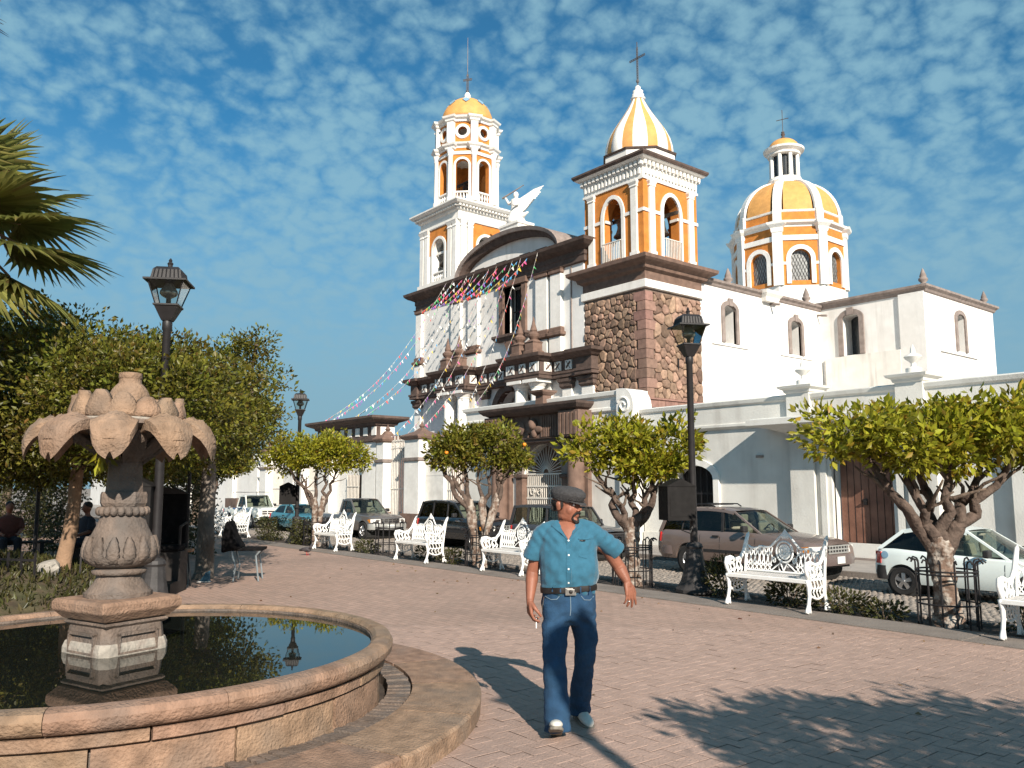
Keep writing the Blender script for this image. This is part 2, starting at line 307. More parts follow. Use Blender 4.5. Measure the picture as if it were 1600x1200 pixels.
# cobbles as real stones where the street shows
def cobbles():
    s = 0.13; r = np.random.RandomState(2); y0, y1, x0, x1 = 14.2, 19.7, -44.0, -4.0
    j, i = np.meshgrid(np.arange(int((y1-y0)/s)), np.arange(int((x1-x0)/s)), indexing='ij'); j = j.ravel(); i = i.ravel(); n = len(i)
    U = lambda a, b: r.uniform(a, b, n)
    cx = x0+i*s+(j % 2)*s/2+U(-.02, .02); cy = y0+j*s+U(-.02, .02); a = s*U(.38, .47); b = s*U(.36, .46); h = STZ+U(-.014, .012); t = .6; zb = np.full(n, STZ-.035)
    P = []
    for k, zz in ((1, zb), (t, h)):
        for sx, sy in ((-1, -1), (1, -1), (1, 1), (-1, 1)): P.append(np.stack([cx+sx*a*k, cy+sy*b*k, zz], 1))
    v = np.stack(P, 1).reshape(-1, 3); q = np.array([(4, 5, 6, 7), (0, 1, 5, 4), (1, 2, 6, 5), (2, 3, 7, 6), (3, 0, 4, 7)])
    f = (np.arange(n)[:, None, None]*8+q[None]).reshape(-1, 4)
    o = quadmesh('street_cobbles', v, f, COBBLE); o.parent = ST; o['kind'] = 'stuff'
def quadmesh(name, v, f, m, rnd=None):
    me = bpy.data.meshes.new(name); nv, nf, k = len(v), len(f), f.shape[1]
    me.vertices.add(nv); me.vertices.foreach_set('co', v.astype(np.float32).ravel()); me.loops.add(nf*k); me.loops.foreach_set('vertex_index', f.astype(np.int32).ravel())
    me.polygons.add(nf); me.polygons.foreach_set('loop_start', np.arange(0, nf*k, k, dtype=np.int32)); me.update(calc_edges=True); me.materials.append(m)
    if rnd is not None: at_ = me.attributes.new('rnd', 'FLOAT', 'FACE'); at_.data.foreach_set('value', rnd.astype(np.float32))
    o = bpy.data.objects.new(name, me); COL.objects.link(o); return o
cobbles()
SWK = MB().box(-160, 60, 19.9, 23.32, -1.2, -.50).build('church_pavement', SIDEW, kind='structure')
SWKB = MB(); xx = -60.0
while xx < 20: SWKB.box(xx, xx+.985, 19.75, 19.9, -1.1, -.49+rg.uniform(-.006, .006)); xx += 1.0
SWKB.build('kerb', CONC, kind='structure')
AT = MB().box(-200, 60, 23.33, 140, -1.2, -.52).build('churchyard_ground', SIDEW, kind='structure')
PZ = MB().box(-200, 60, -80, 10.0, -1.0, -0.012).build('plaza_paving', PAVE_BED, kind='structure')
# grey concrete margin, planting strip, street kerb
KM = MB(); xx = -60.0
while xx < 20: KM.box(xx, xx+1.985, 9.35, 10.02, -0.3, 0.006+rg.uniform(-.003, .003)); xx += 2.0
KM.build('concrete_margin', CONC, kind='structure')
MB().box(-160, 60, 10.02, 10.72, -0.8, -0.03).build('planting_bed', SOIL, kind='structure')
KB = MB(); xx = -60.0
while xx < 20: KB.box(xx, xx+0.985, 10.72, 10.9, -1.1, 0.02+rg.uniform(-.006, .006)); xx += 1.0
bevel(KB.build('street_kerb', CONC, kind='structure'), 0.02, 1)
# brick pavers in herringbone
bw, bl, gap = 0.1, 0.2, 0.003
cells = []
def visible(x, y):
    X = 0.628*x+0.778*y; Y = -0.778*x+0.628*y
    if Y < 1.6: return None
    px = 800+1290*X/Y*0.985; d = math.hypot(X, Y)
    if not (-400 < px < 2200): return None
    return d
fx, fy = -6.65, 1.6
for i in range(-260, 30):
    for j in range(-40, 100):
        m = (i-j) % 4
        if m == 0: x0, y0, w, h = i*bw, j*bw, bl, bw
        elif m == 2: x0, y0, w, h = i*bw, j*bw-bw, bw, bl      # upright brick completing the herringbone
        else: continue
        cxx, cyy = x0+w/2, y0+h/2
        if cyy > 9.30 or cyy < -1.5: continue
        if math.hypot(cxx-fx, cyy-fy) < 2.62: continue
        d = visible(cxx, cyy)
        if d is None or d > 11.5: continue
        cells.append((d, x0, y0, w, h))
cells.sort()
def paver_mesh(w, h, seed):
    q = random.Random(seed); a, b = w/2-gap/2, h/2-gap/2; e = 0.004; mb = MB()
    z = [0.0+q.uniform(-.0015, .0015) for _ in range(4)]
    mb.add([(-a, -b, -.03), (a, -b, -.03), (a, b, -.03), (-a, b, -.03), (-a, -b, -.002), (a, -b, -.002), (a, b, -.002), (-a, b, -.002), (-a+e, -b+e, z[0]), (a-e, -b+e, z[1]), (a-e, b-e, z[2]), (-a+e, b-e, z[3])],
           [(0, 1, 5, 4), (1, 2, 6, 5), (2, 3, 7, 6), (3, 0, 4, 7), (4, 5, 9, 8), (5, 6, 10, 9), (6, 7, 11, 10), (7, 4, 8, 11), (8, 9, 10, 11)])
    return mb
PM = {}
for w, h in ((bl, bw), (bw, bl)):
    for k in range(4):
        o = paver_mesh(w, h, k).build('paver', PAVER); PM[(w, h, k)] = o.data; bpy.data.objects.remove(o)
REST = MB()
for k, (d, x0, y0, w, h) in enumerate(cells):
    zz_ = rg.uniform(-.002, .002)
    if k < 300: inst(PM[(w, h, k % 4)], 'paver', PZ, (x0+w/2, y0+h/2, zz_))
    elif d < 10.0:
        a, b = w/2-gap/2, h/2-gap/2; cx_, cy_ = x0+w/2, y0+h/2; e = 0.004; t = [zz_+rg.uniform(-.001, .001) for _ in range(4)]
        REST.add([(cx_-a, cy_-b, zz_-.0025), (cx_+a, cy_-b, zz_-.0025), (cx_+a, cy_+b, zz_-.0025), (cx_-a, cy_+b, zz_-.0025), (cx_-a+e, cy_-b+e, t[0]), (cx_+a-e, cy_-b+e, t[1]), (cx_+a-e, cy_+b-e, t[2]), (cx_-a+e, cy_+b-e, t[3])],
                 [(4, 5, 6, 7), (0, 1, 5, 4), (1, 2, 6, 5), (2, 3, 7, 6), (3, 0, 4, 7)])
REST.build('far_pavers', PAVER, PZ, kind='stuff')
# beyond ten metres the paving is one sheet with fine joints (cut out where the near pavers lie)
FAR = MB(); NS = 60
ring_pts = [(-0.778*math.cos(a)*9.6+0.628*math.sin(a)*9.6, 0.628*math.cos(a)*9.6+0.778*math.sin(a)*9.6) for a in [R(-85+170*i/NS) for i in range(NS+1)]]
out_pts = []
for (x, y) in ring_pts:
    l = math.hypot(x, y); dx, dy = x/l, y/l; t = 150.0
    if dy > 1e-6: t = min(t, 9.35/dy)
    t = max(t, 9.601); out_pts.append((dx*t, dy*t))
for i in range(NS):
    if max(math.hypot(*out_pts[i]), math.hypot(*out_pts[i+1])) < 9.62: continue
    FAR.add([(*ring_pts[i], -0.004), (*out_pts[i], -0.004), (*out_pts[i+1], -0.004), (*ring_pts[i+1], -0.004)], [(0, 1, 2, 3)])
FAR.build('plaza_far_paving', PLAZA, kind='structure')
SITE0 = set(bpy.data.objects)
# ------------------------------------------------------------ church
CH = thing('church', 'white and orange church with two bell towers, a stone tower base and a ribbed dome', 'church', (-30.9, 25, 0))
CHM = Matrix.Translation((30.9, -25, 0))
def cpart(mb, name, m, parent=None, **k):
    """church part given in world coordinates, stored relative to the church"""
    o = mb.build(name, m, **k); o.parent = parent or CH
    if parent is None: o.matrix_parent_inverse = CHM
    return o
FX0, FX1, FY = -39.5, -25.9, 25.0
fw = MB(); wall(fw, FX0, FX1, 0, 11.7, FY, FY+.7, [(-32.1, -29.7, 0.0, 6.3, 1.2), (-31.55, -30.1, 9.05, 11.4)])
FAC = cpart(fw, 'facade', WHITE)
# dark of the interior behind the openings
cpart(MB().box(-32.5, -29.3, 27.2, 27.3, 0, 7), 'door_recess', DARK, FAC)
cpart(MB().box(-32.2, -29.5, 25.74, 25.78, 8.7, 11.6), 'window_pane', WINGLASS, FAC)
# window frame with sill and bracket
wf = MB(); wf.box(-31.85, -31.55, 24.86, 25.35, 8.98, 11.55); wf.box(-30.1, -29.8, 24.86, 25.35, 8.98, 11.55); wf.box(-31.95, -29.7, 24.8, 25.3, 11.4, 11.68)
cpart(wf, 'window_frame', BROWNL, FAC)
cpart(MB().ring(-32.0, -29.65, 24.72, 25.3, [(0, 8.7), (.06, 8.8), (.12, 8.86), (.12, 8.98)]), 'window_sill', BROWN, FAC)
cpart(MB().prism([(-31.35, 8.7), (-30.95, 7.95), (-30.72, 7.95), (-30.3, 8.7)], 'y', 24.75, 25.1), 'window_bracket', BROWNL, FAC)
cpart(MB().box(-31.52, -31.45, 25.45, 25.5, 9.05, 11.4).box(-30.9, -30.86, 25.45, 25.5, 9.05, 11.4).box(-31.5, -30.1, 25.45, 25.5, 10.2, 10.25), 'window_bars', IRON, FAC)
# door surround
da = MB(); archband(da, -30.9, 1.2, 5.1, 0.0, .38, 1.2, 24.85, 25.2); cpart(da, 'door_arch', BROWN, FAC)
cpart(MB().prism([(-31.15, 6.2), (-31.25, 6.95), (-30.55, 6.95), (-30.65, 6.2)], 'y', 24.7, 25.15), 'keystone', BROWN, FAC)
# top cornice
tc_ = MB().ring(FX0, FX1+.05, FY, FY+.7, [(.05, 11.55), (.12, 11.6), (.12, 11.85), (.16, 11.9), (.16, 12.1), (.38, 12.22), (.45, 12.24), (.62, 12.38), (.66, 12.52), (.3, 12.56)])
cpart(tc_, 'top_cornice', BROWN, FAC)
for k, x in enumerate((-33.4, -31.6, -29.8, -28.6)): cpart(MB().box(x, x+.75, 24.5, 24.62, 12.60, 12.63).box(x, x+.04, 24.54, 24.58, 12.55, 12.6).box(x+.71, x+.75, 24.54, 24.58, 12.55, 12.6), 'bracket_rail', IRON, FAC)
# paired pilasters and end pilasters of the upper storey
for (a, b) in ((-39.5, -38.95), (-36.0, -35.15), (-34.45, -33.6), (-29.0, -28.2), (-27.95, -27.25)):
    p = cpart(MB().box(a, b, FY-.17, FY+.1, 8.55, 11.52), 'pilaster', WTRIM, FAC)
    cpart(MB().ring(a, b, FY-.17, FY+.05, [(0.0, 11.3), (.07, 11.36), (.07, 11.5), (.12, 11.56)]), 'pilaster_capital', BROWNL, FAC)
    cpart(MB().ring(a, b, FY-.17, FY+.05, [(.0, 8.35), (.16, 8.45), (.16, 8.58), (.06, 8.62), (.06, 8.78), (0, 8.84)]), 'pilaster_base', BROWNL, FAC)
    cpart(MB().box(a-.04, b+.04, FY-.22, FY+.1, 7.6, 8.36), 'pedestal', WTRIM, FAC)
cpart(MB().box(-26.72, -26.66, 24.96, 25.01, 7.7, 11.5), 'downpipe', GREYC, FAC)
# lower entablature: plain run plus parts that break forward over the columns
def entab(x0, x1, out, z=6.72, y1=FY+.05, wfr=False):
    y0 = FY-out
    o = cpart(MB().ring(x0, x1, y0, y1, [(0, z-.28), (.05, z-.26), (.05, z-.12), (.09, z-.1), (.09, z), (0.0, z+.02), (0.0, z+.5), (.08, z+.52), (.2, z+.62), (.34, z+.70), (.38, z+.84), (.15, z+.88)]), 'entablature', BROWN, FAC)
    return o
entab(FX0, -25.2, .28); entab(-36.1, -33.45, 1.05); entab(-30.1, -27.75, 1.05); entab(-26.0, -25.05, .42); entab(FX0-.05, -38.9, .42)
def rosette(x, y, z, w=.42, px=None):
    m_ = MB(px); m_.box(x-w/2, x+w/2, y-.05, y, z-w/2, z+w/2); o = cpart(m_, 'frieze_panel', WTRIM, FAC)
    m_ = MB(px); a = w*.36; t = .05
    for s_ in (-1, 1): m_.prism([(x-a, z-s_*a+t), (x-a+t, z-s_*a-t*s_*0), (x+a, z+s_*a-t), (x+a-t, z+s_*a)], 'y', y-.075, y-.04)
    m_.lathe([(0.001, y-.09), (.06, y-.08), (.07, y-.05)], 8) if False else None
    cpart(m_, 'rosette', BROWN, FAC)
zf = 6.98
for x in (-38.3, -37.5, -36.7): rosette(x, FY-.28, zf)
for x in (-32.85, -32.15, -31.45, -30.75): rosette(x, FY-.28, zf)
for x in (-27.3, -26.6): rosette(x, FY-.28, zf)
for x in (-35.6, -34.8, -34.0, -29.7, -28.9, -28.15): rosette(x, FY-1.05, zf)
for cx_ in (-33.45, -27.75):      # panel on the returned side of each projecting block
    t_ = lambda x, y, z, cx_=cx_: (cx_-(y), FY-.55+x, z)
    rosette(0, 0, zf, .42, t_)
for x0 in (-36.1, -34.05, -30.1, -28.2):
    cpart(MB().box(x0, x0+.45 if x0 in (-34.05, -28.2) else x0+.12, FY-1.075, FY-1.0, 6.76, 7.2), 'frieze_block', WTRIM, FAC)
# columns in pairs, pilasters behind them
for x in (-35.35, -34.15, -29.5, -28.35):
    c_ = cpart(MB().lathe([(.34, 1.5), (.34, 2.2), (.30, 6.0), (.29, 6.02), (.33, 6.06), (.33, 6.1)], 20, (x, FY-.62)), 'column', WTRIM, FAC, smooth=True, auto=40)
    cp = MB().lathe([(.3, 6.08), (.36, 6.16), (.42, 6.24), (.42, 6.3)], 20, (x, FY-.62)); cp.box(x-.5, x+.5, FY-1.12, FY-.12, 6.3, 6.445)
    cpart(cp, 'column_capital', WTRIM, FAC)
    cpart(MB().box(x-.32, x+.32, FY-.12, FY+.02, 0, 6.4), 'pilaster', WTRIM, FAC)
for (a, b) in ((-39.55, -38.95), (-25.95, -25.25), (-33.2, -32.75), (-27.2, -26.6)):
    cpart(MB().box(a, b, FY-.14, FY+.02, 0, 6.0), 'pilaster', WTRIM, FAC)
    cpart(MB().ring(a, b, FY-.14, FY+.02, [(.02, 5.95), (.1, 6.05), (.1, 6.2), (.16, 6.26), (.16, 6.4)]), 'pilaster_capital', BROWN, FAC)
# pointed finials on the projecting entablature
for x, yy in ((-35.4, 24.25), (-34.3, 24.2), (-29.45, 24.25), (-28.4, 24.2)):
    f_ = MB().ring(x-.34, x+.34, yy-.34, yy+.34, [(0, 7.6), (0, 7.75), (-.06, 7.78), (-.06, 8.1), (-.02, 8.16), (-.1, 8.2), (-.2, 8.3)])
    f_.lathe([(.13, 8.25), (.26, 8.42), (.29, 8.52), (.2, 8.6), (.14, 8.66), (.17, 8.72), (.09, 9.0), (.03, 9.3), (.001, 9.38)], 14, (x, yy))
    cpart(f_, 'finial', BROWNL, FAC)
# curved pediment: a shallow barrel behind a brown arched rim
acx, aw, az = -31.05, 3.95, 12.45; ah = 1.55
def arc(rw, rh, n=28): return [(acx-rw*math.cos(PI*i/n), az+rh*math.sin(PI*i/n)) for i in range(n+1)]
pt = MB(); A = arc(aw-.3, ah-.3); pt.prism(A, 'y', 25.0, 25.5); PED = cpart(pt, 'pediment', WHITE)
rim = MB(); I, O = arc(aw-.32, ah-.34), arc(aw, ah)
rim.loft([[(a[0], 24.72, a[1]), (b[0]*1.0, 24.55, b[1]), (b[0], 26.6, b[1]+.0), (a[0], 26.6, a[1])] for a, b in zip(I, O)])
cpart(rim, 'pediment_rim', BROWN, PED)
rim2 = MB(); O2 = arc(aw+.12, ah+.12)
rim2.loft([[(a[0], 24.48, a[1]-.06), (b[0], 24.42, b[1]), (b[0], 27.6, b[1]), (a[0], 27.6, a[1]-.06)] for a, b in zip(arc(aw-.02, ah), O2)])
cpart(rim2, 'pediment_vault', GREYC, PED)
# nave roof body behind the facade
cpart(MB().box(-39.4, -23.7, 25.9, 44, 0, 10.2), 'nave_core', WHITE)
# ---------------- stone tower base
TX0, TX1, TY0, TY1 = -25.9, -22.3, 25.0, 28.6
TB = cpart(MB().box(TX0+.06, TX1-.06, TY0+.06, TY1-.02, 0, 10.45), 'tower_base', MORTAR)
sr = random.Random(11)
def stones(u0, u1, z0, z1, n, P):
    for poly in voronoi((u0, u1, z0, z1), n, sr, 1):
        if len(poly) < 3: continue
        cx_ = sum(p[0] for p in poly)/len(poly); cz_ = sum(p[1] for p in poly)/len(poly)
        def sh(k, d): return [(cx_+(p[0]-cx_)*k, d, cz_+(p[1]-cz_)*k) for p in poly]
        h = sr.uniform(.045, .10); q = MB()
        # round the corners a little
        pts = []
        for i in range(len(poly)):
            a, b = poly[i], poly[(i+1) % len(poly)]
            for t in (.22, .78): pts.append((a[0]+(b[0]-a[0])*t, a[1]+(b[1]-a[1])*t))
        poly = pts
        q.loft([[P(*p) for p in sh(k, d)] for k, d in ((.95, .06), (.90, .06-h*.6), (.66, .06-h))])
        cpart(q, 'stone', RUBBLE, TB)
stones(TX0+.02, TX1-.52, 5.15, 9.62, 146, lambda u, d, z: (u, TY0+d-.02, z))
stones(TY0+.5, TY1-.02, 5.15, 9.62, 112, lambda u, d, z: (TX1-d+.02, u, z))
stones(TX0+.02, TX1-.52, 3.2, 4.75, 22, lambda u, d, z: (u, TY0+d-.02, z))
stones(TY0+.5, TY1-.02, 3.2, 4.75, 20, lambda u, d, z: (TX1-d+.02, u, z))
z = 3.2; k = 0
while z < 9.6:
    h = .40; z2 = min(z+h-.02, 9.62); a, b = (.62, .42) if k % 2 else (.42, .62)
    cpart(MB().box(TX1-a, TX1+.03, TY0-.03, TY0+b, z, z2), 'quoin', PINK, TB); z += h; k += 1
for (x0, x1, y0, y1) in ((TX0, TX1-.62, TY0-.02, TY0+.2), (TX1-.2, TX1+.02, TY0+.62, TY1)):
    n = 7
    for i in range(n):
        if x1-x0 > .5: cpart(MB().box(x0+(x1-x0)*i/n, x0+(x1-x0)*(i+1)/n-.02, y0-.02, y1, 4.78, 5.12), 'course_block', PINK, TB)
        else: cpart(MB().box(x0, x1+.02, y0+(y1-y0)*i/n, y0+(y1-y0)*(i+1)/n-.02, 4.78, 5.12), 'course_block', PINK, TB)
cpart(MB().ring(TX0, TX1, TY0, TY1, [(.03, 5.1), (.1, 5.12), (.1, 5.17), (.02, 5.2)]), 'string_course', PINK, TB)
cpart(MB().box(TX1+.02, TX1+.05, 26.9, 26.98, 6.4, 6.95), 'slit', DARK, TB)
cpart(MB().ring(TX0, TX1, TY0, TY1, [(.05, 9.72), (.09, 9.74), (.09, 10.06), (.05, 10.08)]), 'white_band', WTRIM, TB)
cpart(MB().ring(TX0, TX1, TY0, TY1, [(.03, 10.08), (.03, 10.42), (.12, 10.48), (.2, 10.52), (.24, 10.66), (.46, 10.76), (.56, 10.84), (.58, 10.98), (.3, 11.1), (-.1, 11.14)]), 'tower_cornice', BROWNL, TB)
# ---------------- orange belfry
BC = ((TX0+TX1)/2, (TY0+TY1)/2); BH = 1.74
BEL = cpart(MB().box(BC[0]-BH+.3, BC[0]+BH-.3, BC[1]-BH+.3, BC[1]+BH-.3, 11.0, 11.25), 'belfry', ORANGE)
for k in range(4):
    T = spin(*BC, PI/2*k)
    w_ = MB(T); wall(w_, -BH, BH-.45, 11.12, 14.95, -BH, -BH+.45, [(-.52, .52, 11.3, 13.95, .78)]); cpart(w_, 'belfry_wall', ORANGE, BEL)
    a_ = MB(T); archband(a_, 0, .53, 13.15, 11.15, .17, .80, -BH-.07, -BH+.02); cpart(a_, 'arch_frame', WTRIM, BEL)
    b_ = MB(T)
    for (u0, u1) in ((-BH-.03, -1.42), (-1.12, -.72), (.72, 1.12), (1.42, BH+.03)): b_.box(u0, u1, -BH-.05, -BH+.02, 13.0, 13.14)
    b_.box(-.5, -.44, -BH, -BH+.44, 13.0, 13.12); b_.box(.44, .5, -BH, -BH+.44, 13.0, 13.12)
    cpart(b_, 'impost_band', WTRIM, BEL)
    for u in (-1.27, 1.27):
        p_ = MB(T); p_.box(u-.16, u+.16, -BH-.1, -BH+.03, 11.12, 14.25); p_.box(u-.21, u+.21, -BH-.14, -BH+.03, 11.1, 11.32); cpart(p_, 'pilaster', WTRIM, BEL)
        p_ = MB(T); p_.ring(u-.16, u+.16, -BH-.1, -BH+.03, [(0, 14.1), (.04, 14.14), (.02, 14.2), (.08, 14.32), (.08, 14.4)]); cpart(p_, 'pilaster_capital', WTRIM, BEL)
    for i in range(11):
        u = -.5+.1*i; p_ = MB(T); p_.box(u-.016, u+.016, -BH-.16, -BH-.128, 11.2, 11.98); cpart(p_, 'railing_bar', WROUGHT, BEL)
    p_ = MB(T); p_.box(-.56, .56, -BH-.17, -BH-.12, 11.98, 12.02); cpart(p_, 'railing_rail', WROUGHT, BEL)
    d_ = MB(T)
    for i in range(15): u = -1.75+.25*i; d_.box(u-.07, u+.07, -BH-.2, -BH-.02, 14.98, 15.16)
    cpart(d_, 'dentils', WTRIM, BEL, kind='stuff')
    g_ = MB(T)
    for i in range(16): u = -1.6+.2133*i; g_.box(u-.045, u+.045, -BH-.11, -BH-.04, 14.62, 14.9)
    cpart(g_, 'frieze_teeth', WTRIM, BEL, kind='stuff')
cpart(MB().ring(BC[0]-BH, BC[0]+BH, BC[1]-BH, BC[1]+BH, [(.06, 14.4), (.06, 14.5), (.02, 14.52), (.04, 14.9), (.1, 14.94), (.1, 14.99)]), 'entablature', WTRIM, BEL)
cpart(MB().ring(BC[0]-BH, BC[0]+BH, BC[1]-BH, BC[1]+BH, [(.08, 15.14), (.24, 15.2), (.34, 15.28)]), 'belfry_cornice', WTRIM, BEL)
cpart(MB().ring(BC[0]-BH, BC[0]+BH, BC[1]-BH, BC[1]+BH, [(.36, 15.285), (.42, 15.38), (.42, 15.46), (-.1, 15.58)]), 'cornice_cap', BROWN, BEL)
oc = PI/8
cpart(MB().lathe([(1.64, 15.5), (1.64, 16.08)], 8, BC, oc), 'dome_base', WTRIM, BEL)
cpart(MB().lathe([(1.69, 16.08), (1.73, 16.16), (1.5, 16.2)], 8, BC, oc), 'dome_base_cap', BROWN, BEL)
dprof = [(r*.90, z) for r, z in ((1.60, 16.2), (1.62, 16.45), (1.58, 16.75), (1.48, 17.1), (1.32, 17.42), (1.10, 17.75), (.86, 18.08), (.62, 18.42), (.42, 18.75), (.29, 19.0), (.25, 19.1))]
def gored(prof, c, n, frac, a0, bulge=.06):
    """ribbed dome: returns (white gores, coloured gores); coloured ones bulge"""
    Wm, Cm = MB(), MB(); st = 2*PI/n
    for k in range(n):
        for mb, a, b, bl_ in ((Wm, 0, 1-frac, .05), (Cm, 1-frac, 1, -.0)):
            m_ = 5; cols = []
            for i in range(m_+1):
                t = a+(b-a)*i/m_; an = a0+st*(k+t); e = 1+bl_*math.sin(PI*i/m_)
                cols.append([(c[0]+r*e*math.cos(an), c[1]+r*e*math.sin(an), z) for r, z in prof])
            mb.loft(cols, False, False)
    return Wm, Cm
w_, c_ = gored(dprof, BC, 8, .42, oc+.15)
cpart(w_, 'dome_ribs', WTRIM, BEL, smooth=True); cpart(c_, 'dome_gores', YELLOW, BEL, smooth=True)
cpart(MB().lathe([(.30, 19.0), (.34, 19.08), (.26, 19.14), (.28, 19.25), (.22, 19.3), (.24, 19.42), (.12, 19.5), (.13, 19.62), (.03, 19.72)], 14, BC), 'dome_finial', WTRIM, BEL, smooth=True)
def cross(name, c, z0, z1, arm, t, parent, rz=0.0, lattice=True):
    T = spin(*c, rz); m_ = MB(T); h = z1-z0; za = z0+h*.72
    for s_ in ((-.5, .5) if lattice else (0,)):
        m_.box(s_*t*2-t*.3, s_*t*2+t*.3, -t/2, t/2, z0+h*.12, z1); m_.box(-arm, arm, -t/2, t/2, za+s_*t*2-t*.3, za+s_*t*2+t*.3)
    if lattice:
        for i in range(14): zz0 = z0+h*.15+i*h*.06; m_.box(-t, t, -t/3, t/3, zz0, zz0+t*.5)
        for i in range(9): u = -arm+i*arm/4; m_.box(u-t*.25, u+t*.25, -t/3, t/3, za-t, za+t)
    m_.lathe([(t, z0), (t*.8, z0+h*.08), (t*2.0, z0+h*.10), (t*2.2, z0+h*.14), (t*.6, z0+h*.18)], 8); m_.box(-t*.4, t*.4, -t*.4, t*.4, z1, z1+h*.14)
    return cpart(m_, name, CROSSM, parent)
cross('iron_cross', BC, 19.68, 21.55, .46, .034, BEL)
# ---------------- left tower
LC = (-37.45, 26.87); LH = 1.86
LT = cpart(MB().box(LC[0]-LH-.15, LC[0]+LH+.15, LC[1]-LH-.15, LC[1]+LH+.1, 12.4, 12.95), 'tall_bell_tower', WTRIM)
for k in range(4):
    T = spin(*LC, PI/2*k)
    w_ = MB(T); wall(w_, -LH, LH-.4, 12.9, 16.75, -LH, -LH+.4, [(-.56, .56, 13.0, 15.35, .56)]); w_.mi = 0
    cpart(w_, 'tower_wall', WTRIM, LT)
    o_ = MB(T); wall(o_, -.98, .98, 14.55, 16.0, -LH-.02, -LH-.004, [(-.56, .56, 14.55, 15.35, .56)]); cpart(o_, 'orange_panel', ORANGE, LT)
    o_ = MB(T); o_.box(-1.0, 1.0, -LH-.02, -LH-.004, 16.22, 16.55); cpart(o_, 'orange_panel', ORANGE, LT)
    a_ = MB(T); archband(a_, 0, .57, 14.79, 13.0, .15, .57, -LH-.08, -LH+.01); cpart(a_, 'arch_frame', WTRIM, LT)
    for u in (-1.62, -1.16, 1.16, 1.62):
        p_ = MB(T); p_.box(u-.17, u+.17, -LH-.14, -LH+.02, 12.9, 15.75); cpart(p_, 'pilaster', WTRIM, LT)
        p_ = MB(T); p_.ring(u-.17, u+.17, -LH-.14, -LH+.02, [(-.02, 15.62), (.03, 15.68), (.0, 15.8), (.07, 15.98), (.09, 16.02)]); cpart(p_, 'pilaster_capital', WTRIM, LT)
    for i in range(6):
        u = -.45+.18*i; p_ = MB(T); p_.lathe([(.05, 13.0), (.03, 13.06), (.065, 13.2), (.03, 13.36), (.05, 13.42)], 6, (u, -LH+.06)); cpart(p_, 'baluster', WTRIM, LT)
    p_ = MB(T); p_.box(-.58, .58, -LH-.03, -LH+.15, 13.42, 13.5); p_.box(-.56, .56, -LH+.15, -LH+.2, 14.55, 14.68); cpart(p_, 'balustrade_rail', WTRIM, LT)
    d_ = MB(T)
    for i in range(19): u = -2.0+.222*i; d_.box(u-.06, u+.06, -LH-.36, -LH-.1, 16.72, 16.82)
    cpart(d_, 'dentils', WTRIM, LT, kind='stuff')
cpart(MB().ring(LC[0]-LH, LC[0]+LH, LC[1]-LH, LC[1]+LH, [(.08, 16.02), (.1, 16.06), (.1, 16.2), (.04, 16.22), (.04, 16.55), (.14, 16.6), (.16, 16.72)]), 'entablature', WTRIM, LT)
cpart(MB().ring(LC[0]-LH, LC[0]+LH, LC[1]-LH, LC[1]+LH, [(.12, 16.8), (.4, 16.86), (.52, 16.98), (.52, 17.06), (.2, 17.12), (-.3, 17.2)]), 'tower_cornice', WTRIM, LT)
ap = 1.62; fwid = ap*math.tan(PI/8)
OT = cpart(MB().lathe([(ap/math.cos(PI/8)+.12, 17.1), (ap/math.cos(PI/8)+.12, 17.42)], 8, LC, oc), 'octagonal_stage', WTRIM)
